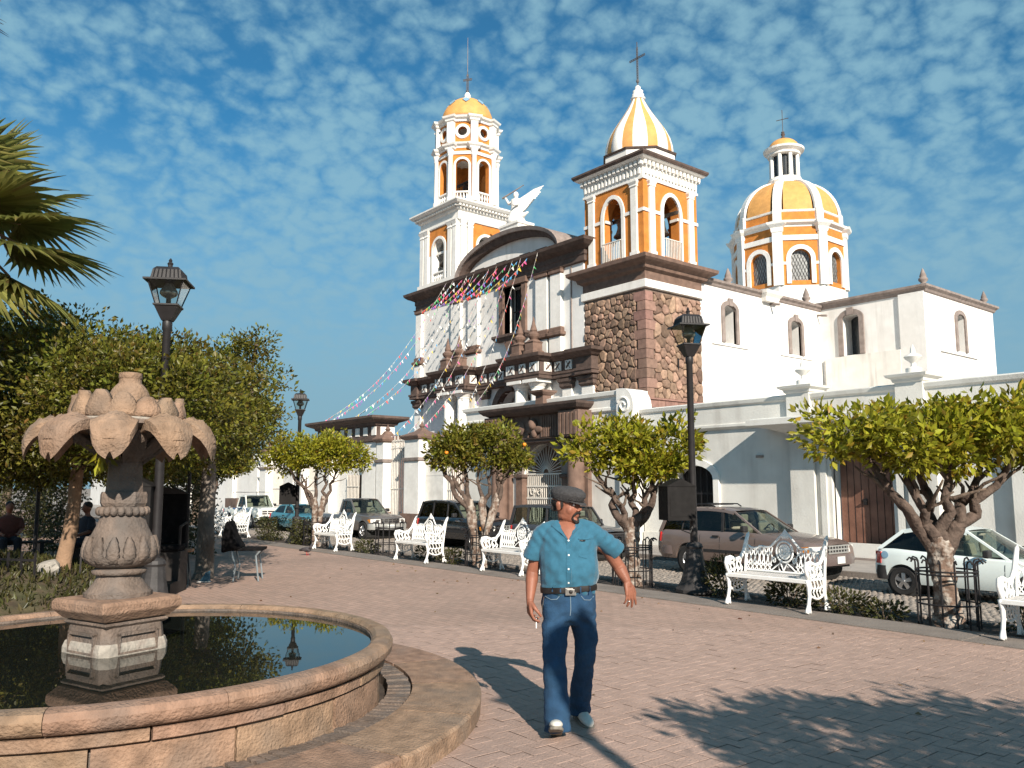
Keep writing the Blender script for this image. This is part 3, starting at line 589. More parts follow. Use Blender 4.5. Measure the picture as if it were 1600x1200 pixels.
for k in range(8):
    T = spin(*LC, PI/4*k)
    w_ = MB(T); wall(w_, -fwid, fwid, 17.4, 20.55, -ap, -ap+.3, [(-.36, .36, 17.45, 19.85, .36)]); cpart(w_, 'stage_wall', ORANGE, OT)
    a_ = MB(T); archband(a_, 0, .37, 19.48, 17.4, .12, .37, -ap-.05, -ap+.01); cpart(a_, 'arch_frame', WTRIM, OT)
    b_ = MB(T); b_.box(-fwid, fwid, -ap-.06, -ap+.01, 20.12, 20.3); cpart(b_, 'white_band', WTRIM, OT)
    for i in range(4):
        u = -.27+.18*i; p_ = MB(T); p_.lathe([(.05, 17.42), (.03, 17.5), (.065, 17.66), (.03, 17.84), (.05, 17.9)], 6, (u, -ap+.02)); cpart(p_, 'baluster', WTRIM, OT)
    p_ = MB(T); p_.box(-.38, .38, -ap-.06, -ap+.1, 17.9, 17.98); cpart(p_, 'balustrade_rail', WTRIM, OT)
    T2 = spin(*LC, PI/4*k+PI/8); rr = ap/math.cos(PI/8)
    c_ = MB(T2); c_.lathe([(.20, 17.4), (.20, 17.6), (.155, 17.65), (.14, 20.0), (.17, 20.05), (.145, 20.12), (.21, 20.32), (.21, 20.4)], 12, (0, -rr-.02)); cpart(c_, 'corner_column', WTRIM, OT, smooth=True, auto=40)
    # upper tier
    n = 20; u_ = MB(T)
    r0 = .30
    fw2 = fwid*.96; ap2 = ap-.06
    sq = []
    for i in range(n):
        an = 2*PI*i/n; dx, dz = math.cos(an), math.sin(an); s_ = min(fw2/abs(dx) if abs(dx) > 1e-6 else 9, .62/abs(dz) if abs(dz) > 1e-6 else 9); sq.append((dx*s_, 21.5+dz*s_))
    ci = [(r0*math.cos(2*PI*i/n), 21.5+r0*math.sin(2*PI*i/n)) for i in range(n)]
    u_.loft([[(p[0], -ap2, p[1]) for p in sq], [(p[0], -ap2, p[1]) for p in ci], [(p[0], -ap2+.3, p[1]) for p in ci], [(p[0], -ap2+.3, p[1]) for p in sq]], False)
    cpart(u_, 'oculus_wall', ORANGE, OT)
    q_ = MB(T); q_.loft([[((r)*math.cos(2*PI*i/24), -ap2-d, 21.5+(r)*math.sin(2*PI*i/24)) for i in range(24)] for r, d in ((.27, 0), (.27, .08), (.42, .08), (.44, 0))], False); cpart(q_, 'oculus_frame', WTRIM, OT)
    p_ = MB(T2); p_.box(-.2, .2, -rr-.1, -rr+.2, 20.8, 22.1); cpart(p_, 'corner_pilaster', WTRIM, OT)
    for zc0, o_ in ((20.4, .2), (22.05, .16)):
        p_ = MB(T2); p_.ring(-.24, .24, -rr-.12, -rr+.3, [(0, zc0), (.04, zc0+.04), (.05, zc0+.12), (.14, zc0+.2), (.18, zc0+.3), (0, zc0+.33)]); cpart(p_, 'cornice_break', WTRIM, OT)
for z0, rr in ((20.5, ap), (22.08, ap)):
    cpart(MB().lathe([(rr/math.cos(PI/8)+o_, z0+dz) for o_, dz in ((-.35, -.02), (.03, 0), (.06, .12), (.2, .18), (.26, .28), (.0, .36), (-.3, .38))], 8, LC, oc), 'octagon_cornice', WTRIM, OT)
cpart(MB().lathe([(1.56, 22.4), (1.56, 22.55)], 24, LC), 'dome_ring', GREYC, OT)
dm = [(1.52*math.cos(PI/2*i/10), 22.5+1.62*math.sin(PI/2*i/10)) for i in range(10)]+[(.05, 24.12)]
cpart(MB().lathe(dm, 32, LC), 'small_dome', YELLOW, OT, smooth=True)
for k in range(8):       # blue tile diamonds on the dome
    T = spin(*LC, PI/4*k+.1); d_ = MB(T); ph = []
    for (da, de) in ((0, .17), (.19, 0), (0, -.17), (-.19, 0)):
        e = R(42)+de; a = -PI/2+da; ph.append((1.55*math.cos(e)*math.cos(a), 1.55*math.cos(e)*math.sin(a), 22.5+1.65*math.sin(e)))
    nn = Vector((0, -math.cos(R(42)), math.sin(R(42))))*.04
    d_.loft([ph, [tuple(Vector(p)+nn) for p in ph]]); cpart(d_, 'tile_diamond', DOMEBLUE, OT)
cpart(MB().lathe([(.3, 24.05), (.26, 24.2), (.15, 24.25), (.2, 24.36), (.13, 24.5), (.04, 24.6)], 12, LC), 'dome_finial', WTRIM, OT, smooth=True)
cr_ = cross('iron_cross', LC, 24.5, 25.7, .26, .045, OT, 0.6)
cpart(MB().lathe([(.02, 25.6), (.012, 28.0)], 6, LC), 'lightning_rod', GREYC, OT)
# ---------------- nave side and transept
NX = -22.35
nv = MB(); wall(nv, 28.6, 38.3, 0, 10.55, 0, 1.1, [(30.25, 31.1, 8.0, 9.75, .22), (35.5, 36.4, 8.0, 9.7, .22)], P=lambda u, d, z: (NX-d, u, z)); NV = cpart(nv, 'nave_wall', WHITE)
for (a, b, t) in ((30.25, 31.1, 9.75), (35.5, 36.4, 9.7)):
    w_ = MB(); archband(w_, (a+b)/2, (b-a)/2, t-.22, 8.0, .2, .22, -.08, .1, P=lambda u, d, z: (NX-d, u, z)); cpart(w_, 'window_frame', GREYC, NV)
    cpart(MB().prism([((a+b)/2-.12, t-.05), ((a+b)/2-.15, t+.3), ((a+b)/2+.15, t+.3), ((a+b)/2+.12, t-.05)], 'x', NX+.05, NX+.12), 'keystone', GREYC, NV)
    cpart(MB().box(NX-1.06, NX-1.0, a-.1, b+.1, 7.9, t+.1), 'window_pane', WINGLASS, NV)
    cpart(MB().box(NX-.1, NX+.06, a-.9, b+.9, 7.86, 7.97), 'ledge', WHITE, NV)
cpart(MB().ring(-25, NX, 28.7, 38.6, [(.0, 10.45), (.05, 10.5), (.08, 10.58), (.18, 10.66), (.2, 10.76), (.0, 10.8)]), 'nave_parapet', GREYC, NV)
cpart(MB().ring(-25.2, NX+.25, 33.2, 34.2, [(.0, 10.3), (.06, 10.5), (.18, 10.66), (.2, 10.8), (.0, 10.84)]), 'parapet_block', WTRIM, NV)
TRX, TRY = -17.1, 38.3
tr = MB(); wall(tr, NX-1.0, TRX, 0, 10.65, TRY, TRY+.9, [(-21.15, -20.3, 8.05, 10.1, .22)])
TR = cpart(tr, 'transept', WHITE)
tr2 = MB(); wall(tr2, TRY+.9, 45.9, 0, 10.65, 0, 1.0, [(41.5, 42.3, 8.1, 9.95, .22)], P=lambda u, d, z: (TRX-d, u, z)); cpart(tr2, 'transept_side', WHITE, TR)
w_ = MB(); archband(w_, -20.725, .43, 9.88, 8.05, .24, .22, TRY-.1, TRY+.12); cpart(w_, 'window_frame', GREYC, TR)
w_ = MB(); archband(w_, 41.9, .41, 9.73, 8.1, .2, .22, -.08, .1, P=lambda u, d, z: (TRX-d, u, z)); cpart(w_, 'window_frame', GREYC, TR)
cpart(MB().prism([(-20.87, 10.05), (-20.9, 10.42), (-20.55, 10.42), (-20.58, 10.05)], 'y', TRY-.14, TRY-.05), 'keystone', GREYC, TR)
cpart(MB().box(-21.3, -20.1, TRY+.8, TRY+.86, 8.0, 10.2), 'window_pane', WINGLASS, TR)
cpart(MB().box(TRX-.96, TRX-.9, 41.3, 42.5, 8.0, 10.1), 'window_pane', WINGLASS, TR)
cpart(MB().box(-18.28, -17.1-.0, TRY-.12, TRY+.02, 0, 10.6), 'corner_pier', WHITE, TR)
cpart(MB().box(-22.1, -18.29, TRY-.16, TRY-.005, 0, 8.0), 'lower_wall', mat('stained_plaster', (0.74, 0.71, 0.66), .9, .06, 2, .3, 30, streak=.75, dirt=(.16, .13, .10)), TR)
cpart(MB().box(TRX-.05, TRX+.08, 39.6, 43.6, 7.9, 8.02), 'ledge', WHITE, TR)
cpart(MB().ring(NX-1.5, TRX, TRY, 46.0, [(.0, 10.55), (.06, 10.6), (.1, 10.7), (.22, 10.8), (.22, 10.9), (.0, 10.96)]), 'transept_parapet', GREYC, TR)
cpart(MB().box(NX-3, TRX-1.02, TRY+.92, 45.8, 9.8, 10.62), 'transept_roof', WHITE, TR)
def cone_finial(x, y, z, s_, name='parapet_finial', parent=None):
    return cpart(MB().lathe([(.24*s_, z), (.26*s_, z+.08*s_), (.12*s_, z+.16*s_), (.26*s_, z+.3*s_), (.26*s_, z+.42*s_), (.17*s_, z+.5*s_), (.2*s_, z+.56*s_), (.06*s_, z+.95*s_), (.005, z+1.05*s_)], 12, (x, y)), name, GREYC, parent or TR, smooth=True)
for (x, y, z, s_) in ((TRX-.15, TRY+.3, 10.92, .8), (TRX-.1, 45.2, 10.92, .7), (NX-.15, 37.3, 10.78, .8), (NX-.1, 30.8, 10.7, .8)): cone_finial(x, y, z, s_)
for y_ in (33.9, 38.0): cpart(MB().tube([(NX, y_, 10.25), (NX+.55, y_-.05, 10.15)], .06, 6), 'gargoyle_spout', GREYC, NV)
# ---------------- dome over the crossing
DC = (-30.9, 49.2); da_ = 3.42; dw = da_*math.tan(PI/8); dr = da_/math.cos(PI/8)
DR = cpart(MB().lathe([(dr-.02, 10), (dr-.02, 14.4)], 8, DC, oc), 'drum', WTRIM)
for k in range(8):
    T = spin(*DC, PI/4*k)
    w_ = MB(T); wall(w_, -dw, dw, 14.4, 18.3, -da_, -da_+.4, [(-.62, .62, 14.7, 16.75, .62)]); cpart(w_, 'drum_wall', ORANGE, DR)
    a_ = MB(T); archband(a_, 0, .63, 16.13, 14.5, .28, .63, -da_-.1, -da_+.02); cpart(a_, 'window_frame', WTRIM, DR)
    b_ = MB(T); b_.box(-dw, -.9, -da_-.07, -da_+.01, 15.75, 15.92); b_.box(.9, dw, -da_-.07, -da_+.01, 15.75, 15.92); cpart(b_, 'impost_band', WTRIM, DR)
    b_ = MB(T); b_.box(-dw, dw, -da_-.08, -da_+.01, 17.35, 17.68); cpart(b_, 'white_band', WTRIM, DR)
    p_ = MB(T); p_.box(-.66, .66, -da_+.28, -da_+.32, 14.6, 16.8); cpart(p_, 'window_pane', GREYGLASS, DR)
    p_ = MB(T)
    for i in range(-3, 4): p_.tube([(i*.2-.4, -da_+.26, 14.7), (i*.2+.4, -da_+.26, 16.6)], .012, 4); p_.tube([(i*.2+.4, -da_+.25, 14.7), (i*.2-.4, -da_+.25, 16.6)], .012, 4)
    cpart(p_, 'window_bars', IRON, DR)
    T2 = spin(*DC, PI/4*k+PI/8)
    p_ = MB(T2); p_.box(-.31, .31, -dr-.07, -dr+.4, 14.4, 18.1); cpart(p_, 'corner_pilaster', WTRIM, DR)
    p_ = MB(T2); p_.ring(-.34, .34, -dr-.10, -dr+.5, [(0, 17.9), (.03, 18.0), (.04, 18.2), (.22, 18.4), (.26, 18.55), (0, 18.6)]); cpart(p_, 'cornice_break', WTRIM, DR)
    p_ = MB(T2); p_.box(-.26, .26, -dr+.12, -dr+.8, 18.5, 19.5); cpart(p_, 'attic_pier', WTRIM, DR)
cpart(MB().lathe([(dr+o_, 18.25+dz) for o_, dz in ((-.5, -.05), (.02, 0), (.06, .12), (.3, .22), (.36, .36), (.1, .42), (-.6, .5))], 8, DC, oc), 'drum_cornice', WTRIM, DR)
cpart(MB().lathe([(dr-.22, 18.6), (dr-.22, 19.3)], 8, DC, oc), 'attic', ORANGE, DR)
cpart(MB().lathe([(dr-.22, 19.3), (dr-.16, 19.34), (dr-.14, 19.45), (dr-.5, 19.5)], 8, DC, oc), 'attic_cornice', WTRIM, DR)
n_ = 14; dp = []
for i in range(n_+1):
    a = PI/2*i/n_*.87; dp.append(((dr-.27)*math.cos(a)**.92, 19.4+2.85*math.sin(a)/math.sin(PI/2*.87)))
Cm, Wm = MB(), MB()
for k in range(8):
    an0 = oc+PI/4*k; g0, g1 = an0+.115, an0+PI/4-.115; cols = []
    for i in range(7):
        an = g0+(g1-g0)*i/6; e = math.cos(PI/8)/math.cos(((an-an0) % (PI/4))-PI/8); e = .55*e+.45*1
        cols.append([(DC[0]+r*e*math.cos(an), DC[1]+r*e*math.sin(an), z) for r, z in dp])
    Cm.loft(cols, False, False)
    T2 = spin(*DC, an0-PI/2+PI/2)
    Wm.T = T2; Wm.loft([[(r*1.0-.06, -.29*min(1, r/dr*1.1+.28), z-.05), (r*1.0+.07, -.26*min(1, r/dr*1.1+.28), z+.05), (r*1.0+.07, .26*min(1, r/dr*1.1+.28), z+.05), (r*1.0-.06, .29*min(1, r/dr*1.1+.28), z-.05)] for r, z in dp])
DM = cpart(Cm, 'dome', YELLOW, smooth=True); cpart(Wm, 'dome_ribs', WTRIM, DM, smooth=False)
cpart(MB().lathe([(1.25, 22.1), (1.3, 22.35), (1.15, 22.45), (1.1, 22.62)], 24, DC), 'lantern_base', WTRIM, DM)
for k in range(8):
    an = PI/4*k+.25; p = (DC[0]+.9*math.cos(an), DC[1]+.9*math.sin(an)); cpart(MB().lathe([(.16, 22.6), (.14, 24.3)], 8, p), 'lantern_column', WTRIM, DM, smooth=True, auto=40)
cpart(MB().lathe([(.78, 22.62), (.78, 24.3)], 8, DC, .25+PI/8), 'lantern_pane', WINGLASS, DM)
cpart(MB().lathe([(1.0, 24.25), (1.1, 24.3), (1.1, 24.45), (1.35, 24.62), (1.38, 24.76), (1.0, 24.82)], 24, DC), 'lantern_cornice', WTRIM, DM)
cpart(MB().lathe([(1.05*math.cos(PI/2*i/8), 24.78+.82*math.sin(PI/2*i/8)) for i in range(8)]+[(.03, 25.6)], 24, DC), 'lantern_dome', YELLOW, DM, smooth=True)
cpart(MB().lathe([(.12, 25.5), (.16, 25.7), (.08, 25.8), (.15, 25.95), (.05, 26.1)], 10, DC), 'lantern_finial', BROWN, DM, smooth=True)
cross('iron_cross', DC, 25.9, 27.5, .42, .055, DM, .3, False)
# ---------------- bells
def bell(c, ztop, s_, label):
    m_ = MB(); m_.lathe([(.06, 0), (.22, -.02), (.26, -.1), (.28, -.35), (.36, -.6), (.46, -.72), (.46, -.76), (.40, -.74)], 18)
    o = thing('bell', label, 'bell', (c[0], c[1], ztop)); b = m_.build('bell_body', BRONZE, o, smooth=True); b.scale = (s_, s_, s_)
    MB().box(-1.0, 1.0, -.06, .06, .02, .16).build('bell_beam', BRONZE, o); y = MB().tube([(0, 0, -.3*s_), (0, 0, -.82*s_)], [.02, .05], 6).build('clapper', BRONZE, o); MB().box(-.06, .06, -.04, .04, -.03, .06).build('yoke', BRONZE, o)
bell((BC[0], BC[1]-1.1), 13.1, .95, 'bronze bell hanging in the left arch of the orange square belfry')
bell((BC[0]+1.1, BC[1]), 13.1, .9, 'bronze bell hanging in the right arch of the orange square belfry')
bell((LC[0]-.05, LC[1]-1.25), 14.75, 1.05, 'dark bell in the street-facing arch of the tall tower, below its octagon')
bell((LC[0]+1.2, LC[1]), 14.7, .9, 'dark bell in the side arch of the tall tower, behind the curved pediment')
bell((LC[0], LC[1]), 19.0, .8, 'dark bell inside the octagonal stage of the tall tower')
# ---------------- angel statue with spread wing and sword, on a pedestal at the gable
AN = thing('angel_statue', 'white winged angel statue raising a trumpet above the curved pediment', 'statue', (-32.6, 26.6, -.42))
MB().ring(-.75, .75, -.5, .5, [(0, 13.0), (0, 15.5), (.06, 15.55), (.06, 15.68), (0, 15.7)]).build('pedestal', WTRIM, AN)
a_ = MB(); a_.lathe([(.55, 15.7), (.5, 15.9), (.36, 16.3), (.27, 16.62), (.3, 16.9), (.27, 17.05), (.1, 17.12), (.1, 17.18)], 14, (0, 0)); a_.sphere((0, -.02, 17.32), (.14, .15, .18), 10, 8)
a_.tube([(-.2, 0, 17.02), (-.5, -.1, 16.95), (-.66, -.2, 17.3)], [.1, .085, .06], 8); a_.tube([(.2, 0, 17.0), (.36, -.2, 16.7), (.3, -.45, 16.6)], [.1, .08, .06], 8)
a_.tube([(.1, -.1, 16.4), (.45, .1, 16.1), (.75, .2, 16.25)], [.22, .16, .04], 8)
a_.build('figure', WTRIM, AN, smooth=True)
for s_, tip in ((1, (1.35, .75, 17.62)),  (-1, (.6, 1.2, 17.6))):
    q = MB(); n = 9
    for i in range(n):
        t = i/(n-1); p0 = Vector((.12, .12, 17.0-.55*t)); p1 = Vector((tip[0]*(1-.55*t), tip[1]*(1-.55*t), tip[2]-.95*t)); d = (p1-p0); side = Vector((0, 0, .1))
        nrm = Vector((-.4, .9, 0))*.03
        q.loft([[p0+side+nrm, p0+side-nrm, p0-side-nrm, p0-side+nrm], [p0+d*.6+side*1.3+nrm, p0+d*.6+side*1.3-nrm, p0+d*.6-side*1.3-nrm, p0+d*.6-side*1.3+nrm], [p1+nrm*.3+side*.2, p1-nrm*.3+side*.2, p1-nrm*.3-side*.2, p1+nrm*.3-side*.2]])
    q.build('wing', WTRIM, AN)
MB().tube([(-.8, -.3, 17.28), (.45, .15, 17.78)], [.05, .02], 6).build('trumpet', GREYC, AN)
# ------------------------------------------------------------ churchyard wall, gateway, fence
WY = 17.0
DOORW = mat('old_door_wood', (0.20, 0.095, 0.065), 0.7, 0.2, 3, 0.3, 40, big=0.35, bigscale=1.5, dirt=(0.30, 0.17, 0.12))
def P_(mb, name, m, parent, **k): return mb.build(name, m, parent, **k)
def urn(parent, x, y, z, s_=1.0, m=None):
    P_(MB().lathe([(.17*s_, z), (.17*s_, z+.12*s_), (.06*s_, z+.16*s_), (.05*s_, z+.24*s_), (.16*s_, z+.33*s_), (.20*s_, z+.38*s_), (.17*s_, z+.41*s_), (.06*s_, z+.47*s_), (.05*s_, z+.56*s_), (.01, z+.66*s_)], 14, (x, y)), 'urn', m or WTRIM, parent, smooth=True, auto=50)
CW = thing('churchyard_wall', 'long pale plaster churchyard wall with a hooded brown door and two urns on piers', 'wall')
w_ = MB(); wall(w_, -15.35, 6, -.3, 3.1, WY, WY+.4, [(-14.25, -13.0, .9, 2.15, .35), (-9.78, -8.42, 0.05, 2.75)]); P_(w_, 'wall_face', CREAM, CW)
P_(MB().ring(-15.3, 6, WY-.0, WY+.4, [(.02, 3.02), (.1, 3.08), (.1, 3.14), (.05, 3.16), (.05, 3.58), (.1, 3.62), (.12, 3.70), (.0, 3.74)]), 'parapet', CREAM, CW)
P_(MB().box(-15.35, 6, WY-.05, WY+.01, -.2, .42), 'plinth', CREAM, CW)
P_(MB().box(-14.4, -12.9, WY+.3, WY+.34, .8, 2.3), 'window_recess', DARK, CW)
a_ = MB(); archband(a_, -13.625, .63, 1.8, .9, .17, .36, WY-.07, WY+.02); P_(a_, 'window_frame', WTRIM, CW)
for i in range(6): P_(MB().box(-14.1+.19*i, -14.07+.19*i, WY+.12, WY+.15, .9, 2.12), 'window_bar', IRON, CW)
P_(MB().box(-14.25, -13.0, WY+.11, WY+.16, 1.42, 1.46), 'window_rail', IRON, CW)
for (a, b) in ((-9.74, -9.11), (-9.09, -8.46)):
    d_ = P_(MB().box(a, b, WY+.20, WY+.27, .12, 2.68), 'door_leaf', DOORW, CW)
    for i in range(1, 4): P_(MB().box(a+(b-a)*i/4-.004, a+(b-a)*i/4+.004, WY+.193, WY+.2, .14, 2.66), 'plank_joint', DARK, d_)
P_(MB().box(-9.22, -9.14, WY+.17, WY+.2, 1.22, 1.36), 'door_plate', IRON, CW)
P_(MB().tube([(-9.2, WY+.16, 1.3), (-9.2, WY+.12, 1.3), (-9.12, WY+.12, 1.3)], .015, 5), 'door_handle', IRON, CW)
P_(MB().box(-9.78, -8.42, WY-.1, WY+.3, -.1, .12), 'door_step', GREYC, CW)
for sg, e in ((-1, -9.78), (1, -8.42)):      # stepped jambs either side of the door
    for (a, b, d) in ((0, .10, .10), (.10, .24, .16), (.24, .36, .10), (.36, .95, .20)):
        x0, x1 = sorted((e+sg*a, e+sg*(b-.003))); P_(MB().box(x0, x1, WY-d, WY+.05, -.1, 3.0), 'door_jamb', CREAM, CW)
h_ = MB().ring(-10.75, -7.45, WY-.22, WY+.1, [(0, 2.78), (.06, 2.84), (.3, 2.93), (.55, 2.98), (.66, 3.0), (.66, 3.13), (.5, 3.165)]); P_(h_, 'door_hood', CREAM, CW)
for (a, b, z) in ((-10.8, -10.22, 3.84), (-8.25, -7.68, 3.84)):
    P_(MB().box(a, b, WY-.14, WY+.42, 3.05, z-.03), 'pier', CREAM, CW)
    P_(MB().ring(a, b, WY-.14, WY+.42, [(0, z-.1), (.03, z-.08), (.05, z-.02), (.13, z+.02), (.15, z+.07), (0, z+.1)]), 'pier_cap', CREAM, CW)
    urn(CW, (a+b)/2, WY+.14, z+.1, .92)
P_(MB().box(-6.15, -5.5, WY-.16, WY+.02, -.2, 3.05), 'pilaster', CREAM, CW)
P_(MB().box(-11.75, -11.55, WY-.03, WY+.01, 2.3, 2.36), 'conduit', GREYC, CW)
# gateway
GW = thing('gateway', 'pale wall section with a brown carved stone portal, white iron gate and scroll end', 'gateway')
GX = -19.35; GYs = 16.85
w_ = MB(); wall(w_, -23.4, -15.7, -.2, 4.0, GYs, GYs+.5, [(GX-.95, GX+.95, -.2, 2.95, .95)]); P_(w_, 'wall_face', CREAM, GW)
P_(MB().ring(-23.3, -15.75, GYs, GYs+.5, [(.02, 3.72), (.06, 3.76), (.06, 3.84), (.04, 3.86), (.06, 4.12), (.14, 4.18), (.16, 4.28), (0, 4.32)]), 'coping', WTRIM, GW)
vo_ = [(-15.85+.42*math.cos(R(a))*(.7+.3*math.cos(R(a))), 3.78+.55*math.sin(R(a))) for a in range(-90, 91, 12)]
vp = [(-16.0, 3.22)]+[(-15.75+.38*math.cos(R(a)), 3.80+.52*math.sin(R(a))) for a in range(-60, 91, 10)]+[(-16.0, 4.33)]
P_(MB().prism(vp, 'y', GYs-.2, GYs+.55), 'scroll_end', WTRIM, GW)
sp = [(-15.72+(.05+.20*t)*math.cos(9*t), GYs-.21, 3.84+(.05+.20*t)*math.sin(9*t)) for t in [i/24 for i in range(25)]]
P_(MB().tube(sp, .035, 6), 'scroll_relief', WTRIM, GW)
P_(MB().ring(-16.0, -15.35, GYs-.05, GYs+.5, [(0, 3.06), (.06, 3.1), (.14, 3.16), (.14, 3.24), (0, 3.26)]), 'pier_cap', WTRIM, GW)
P_(MB().box(-16.0, -15.4, GYs-.12, GYs+.52, -.2, 3.1), 'pier', CREAM, GW)
for x in (-21.15, -17.55):
    P_(MB().lathe([(.34, 0), (.34, .3), (.27, .36), (.25, 2.72), (.3, 2.76), (.3, 2.82), (.36, 2.9), (.36, 2.96)], 18, (x, GYs-.3)), 'portal_column', BROWNL, GW, smooth=True, auto=40)
    P_(MB().box(x-.34, x+.34, GYs-.16, GYs+.02, 0, 2.95), 'portal_pilaster', BROWNL, GW)
    t_ = P_(MB().box(x-.42, x+.42, GYs-.6, GYs+.02, 3.06, 3.82), 'triglyph_block', BROWNL, GW)
    for i in range(5): P_(MB().box(x-.38+.16*i, x-.28+.16*i, GYs-.64, GYs-.59, 3.12, 3.76), 'flute', BROWNL, t_)
P_(MB().ring(-21.3, -17.4, GYs-.28, GYs, [(.0, 2.96), (.14, 2.97), (.14, 3.05), (.2, 3.07), (.0, 3.1)]), 'portal_architrave', BROWN, GW)
P_(MB().box(-20.8, -17.9, GYs-.32, GYs+.02, 3.05, 3.85), 'portal_frieze', BROWNL, GW)
for i in range(26):
    x = -20.72+.105*i
    if abs(x-GX) > .28 and not (-20.3 < x < -19.75): P_(MB().box(x, x+.06, GYs-.36, GYs-.31, 3.12, 3.78), 'frieze_flute', BROWNL, GW)
c_ = MB().sphere((GX, GYs-.42, 3.52), (.15, .14, .18), 10, 8); c_.sphere((GX-.2, GYs-.36, 3.36), (.2, .06, .12)); c_.sphere((GX+.2, GYs-.36, 3.36), (.2, .06, .12)); c_.sphere((GX, GYs-.36, 3.25), (.13, .08, .16))
P_(c_, 'cherub_relief', BROWNL, GW, smooth=True)
P_(MB().lathe([(.2, 0), (.22, .03), (.12, .06), (.05, .08)], 12).prism([(-.2, -.2), (.2, -.2), (.2, .2), (-.2, .2)], 'z', -.02, 0.01), 'carved_panel', BROWNL, GW).matrix_local = Matrix.Translation((-20.03, GYs-.33, 3.42)) @ Matrix.Rotation(R(90), 4, 'X')
P_(MB().ring(-21.4, -17.3, GYs-.5, GYs, [(0, 3.82), (.1, 3.88), (.16, 3.9), (.26, 4.0), (.28, 4.07), (0, 4.1)]), 'portal_cornice', BROWN, GW)
P_(MB().ring(GX-.02, GX+.38, GYs-.32, GYs+.06, [(-.02, 4.08), (-.02, 4.4), (.02, 4.42), (.1, 4.5), (.12, 4.56), (0, 4.58)]), 'stone_stump', BROWNL, GW)
a_ = MB(); archband(a_, GX, .93, 2.0, 2.0, .3, .93, GYs-.07, GYs+.02); P_(a_, 'stone_arch', GREYC, GW)
for sg in (-1, 1):
    x0, x1 = sorted((GX+sg*.93, GX+sg*1.24)); P_(MB().box(x0, x1, GYs-.07, GYs+.3, 0, 1.86), 'arch_pier', BROWNL, GW); P_(MB().ring(x0, x1, GYs-.07, GYs+.3, [(0, 1.86), (.06, 1.9), (.06, 1.98), (0, 2.0)]), 'arch_impost', BROWN, GW)
for i in range(19):      # white iron gate: bars, fan and scrolls
    x = GX-.88+.0977*i; P_(MB().box(x-.012, x+.012, GYs+.12, GYs+.145, .1, 2.0), 'gate_bar', WROUGHT, GW)
for i in range(17):
    an = PI*(i+.5)/17; P_(MB().tube([(GX+.12*math.cos(an), GYs+.13, 2.04+.12*math.sin(an)), (GX+.9*math.cos(an), GYs+.13, 2.04+.9*math.sin(an))], .013, 4), 'fan_bar', WROUGHT, GW)
P_(MB().tube([(GX+.9*math.cos(PI*i/20), GYs+.13, 2.04+.9*math.sin(PI*i/20)) for i in range(21)], .022, 5), 'fan_rim', WROUGHT, GW)
for z_ in (.12, 1.25, 1.62, 2.0): P_(MB().box(GX-.92, GX+.92, GYs+.11, GYs+.155, z_-.02, z_+.03), 'gate_rail', WROUGHT, GW)
for s_ in (-1, 1):
    for q in (.28, .62): P_(MB().tube([(GX+s_*q+.13*math.cos(t)*(1-t/14), GYs+.10, 1.44+.12*math.sin(t)*(1-t/14)) for t in [i*.5 for i in range(19)]], .013, 4), 'gate_scroll', WROUGHT, GW)
    P_(MB().tube([(GX+s_*.47+.13*math.cos(t), GYs+.10, .8+.28*math.sin(t)) for t in [i*PI/8 for i in range(17)]], .014, 4), 'gate_scroll', WROUGHT, GW)
P_(MB().box(GX-.93, GX+.93, GYs+.45, GYs+.48, 0, 2.9), 'gate_backing', BROWNL, GW)
# fence pillars and grilles
def pillar(x0, x1, ztop, label, d=.7, cap=True):
    t = thing('fence_pillar', label, 'pillar', ((x0+x1)/2, WY, 0), group='white fence pillars with pointed brown caps'); h = (x1-x0)/2
    P_(MB().box(-h, h, -d/2, d/2, -.1, ztop-.12), 'shaft', WTRIM, t); P_(MB().box(-h-.1, h+.1, -d/2-.1, d/2+.1, -.1, .62), 'plinth', BROWNL, t)
    P_(MB().ring(-h, h, -d/2, d/2, [(.0, ztop-.95), (.06, ztop-.92), (.08, ztop-.82), (0, ztop-.8)]), 'band', GREYC, t)
    P_(MB().ring(-h, h, -d/2, d/2, [(.0, ztop-.14), (.1, ztop-.1), (.14, ztop-.02), (.14, ztop+.02), (-h*.55, ztop+.2), (-h*.8, ztop+.32)]).lathe([(.05, ztop+.3), (.12, ztop+.4), (.05, ztop+.48), (.01, ztop+.6)], 10), 'cap', BROWNL, t)
    return t
pillar(-27.0, -26.0, 3.5, 'white fence pillar with pointed brown cap right of the tall iron gate', .9)
pillar(-29.3, -28.75, 3.5, 'slim white fence pillar with pointed brown cap left of the tall iron gate')
pillar(-41.2, -40.4, 3.4, 'white fence pillar with brown cap furthest left, above the old white pickup'); pillar(-36.9, -36.2, 3.4, 'white fence pillar with brown cap between the far lamp and the clipped tree')
def grille(x0, x1, z0, z1, label, spikes=True, y=WY, step=.115):
    t = thing('iron_grille', label, 'railing', ((x0+x1)/2, y, 0), group='white iron railings of the churchyard'); w = (x1-x0)/2
    n = int((x1-x0)/step)
    for i in range(n+1):
        u = -w+2*w*i/n; P_(MB().box(u-.016, u+.016, -.016, .016, z0, z1+(.16 if spikes and i % 2 == 0 else 0)), 'bar', WROUGHT, t)
    for z_ in (z0+.1, z0+(z1-z0)*.38, z1-.32, z1-.05): P_(MB().box(-w, w, -.022, .022, z_-.02, z_+.02), 'rail', WROUGHT, t)
    if spikes:
        for i in range(int(w*2/.25)):
            u = -w+.125+.25*i; P_(MB().tube([(u+.08*math.cos(a), 0, z1-.18+.08*math.sin(a)) for a in [k*PI/5 for k in range(11)]], .012, 4), 'ring', WROUGHT, t)
    return t
grille(-28.72, -27.03, .35, 3.45, 'tall white iron gate between two capped white pillars')
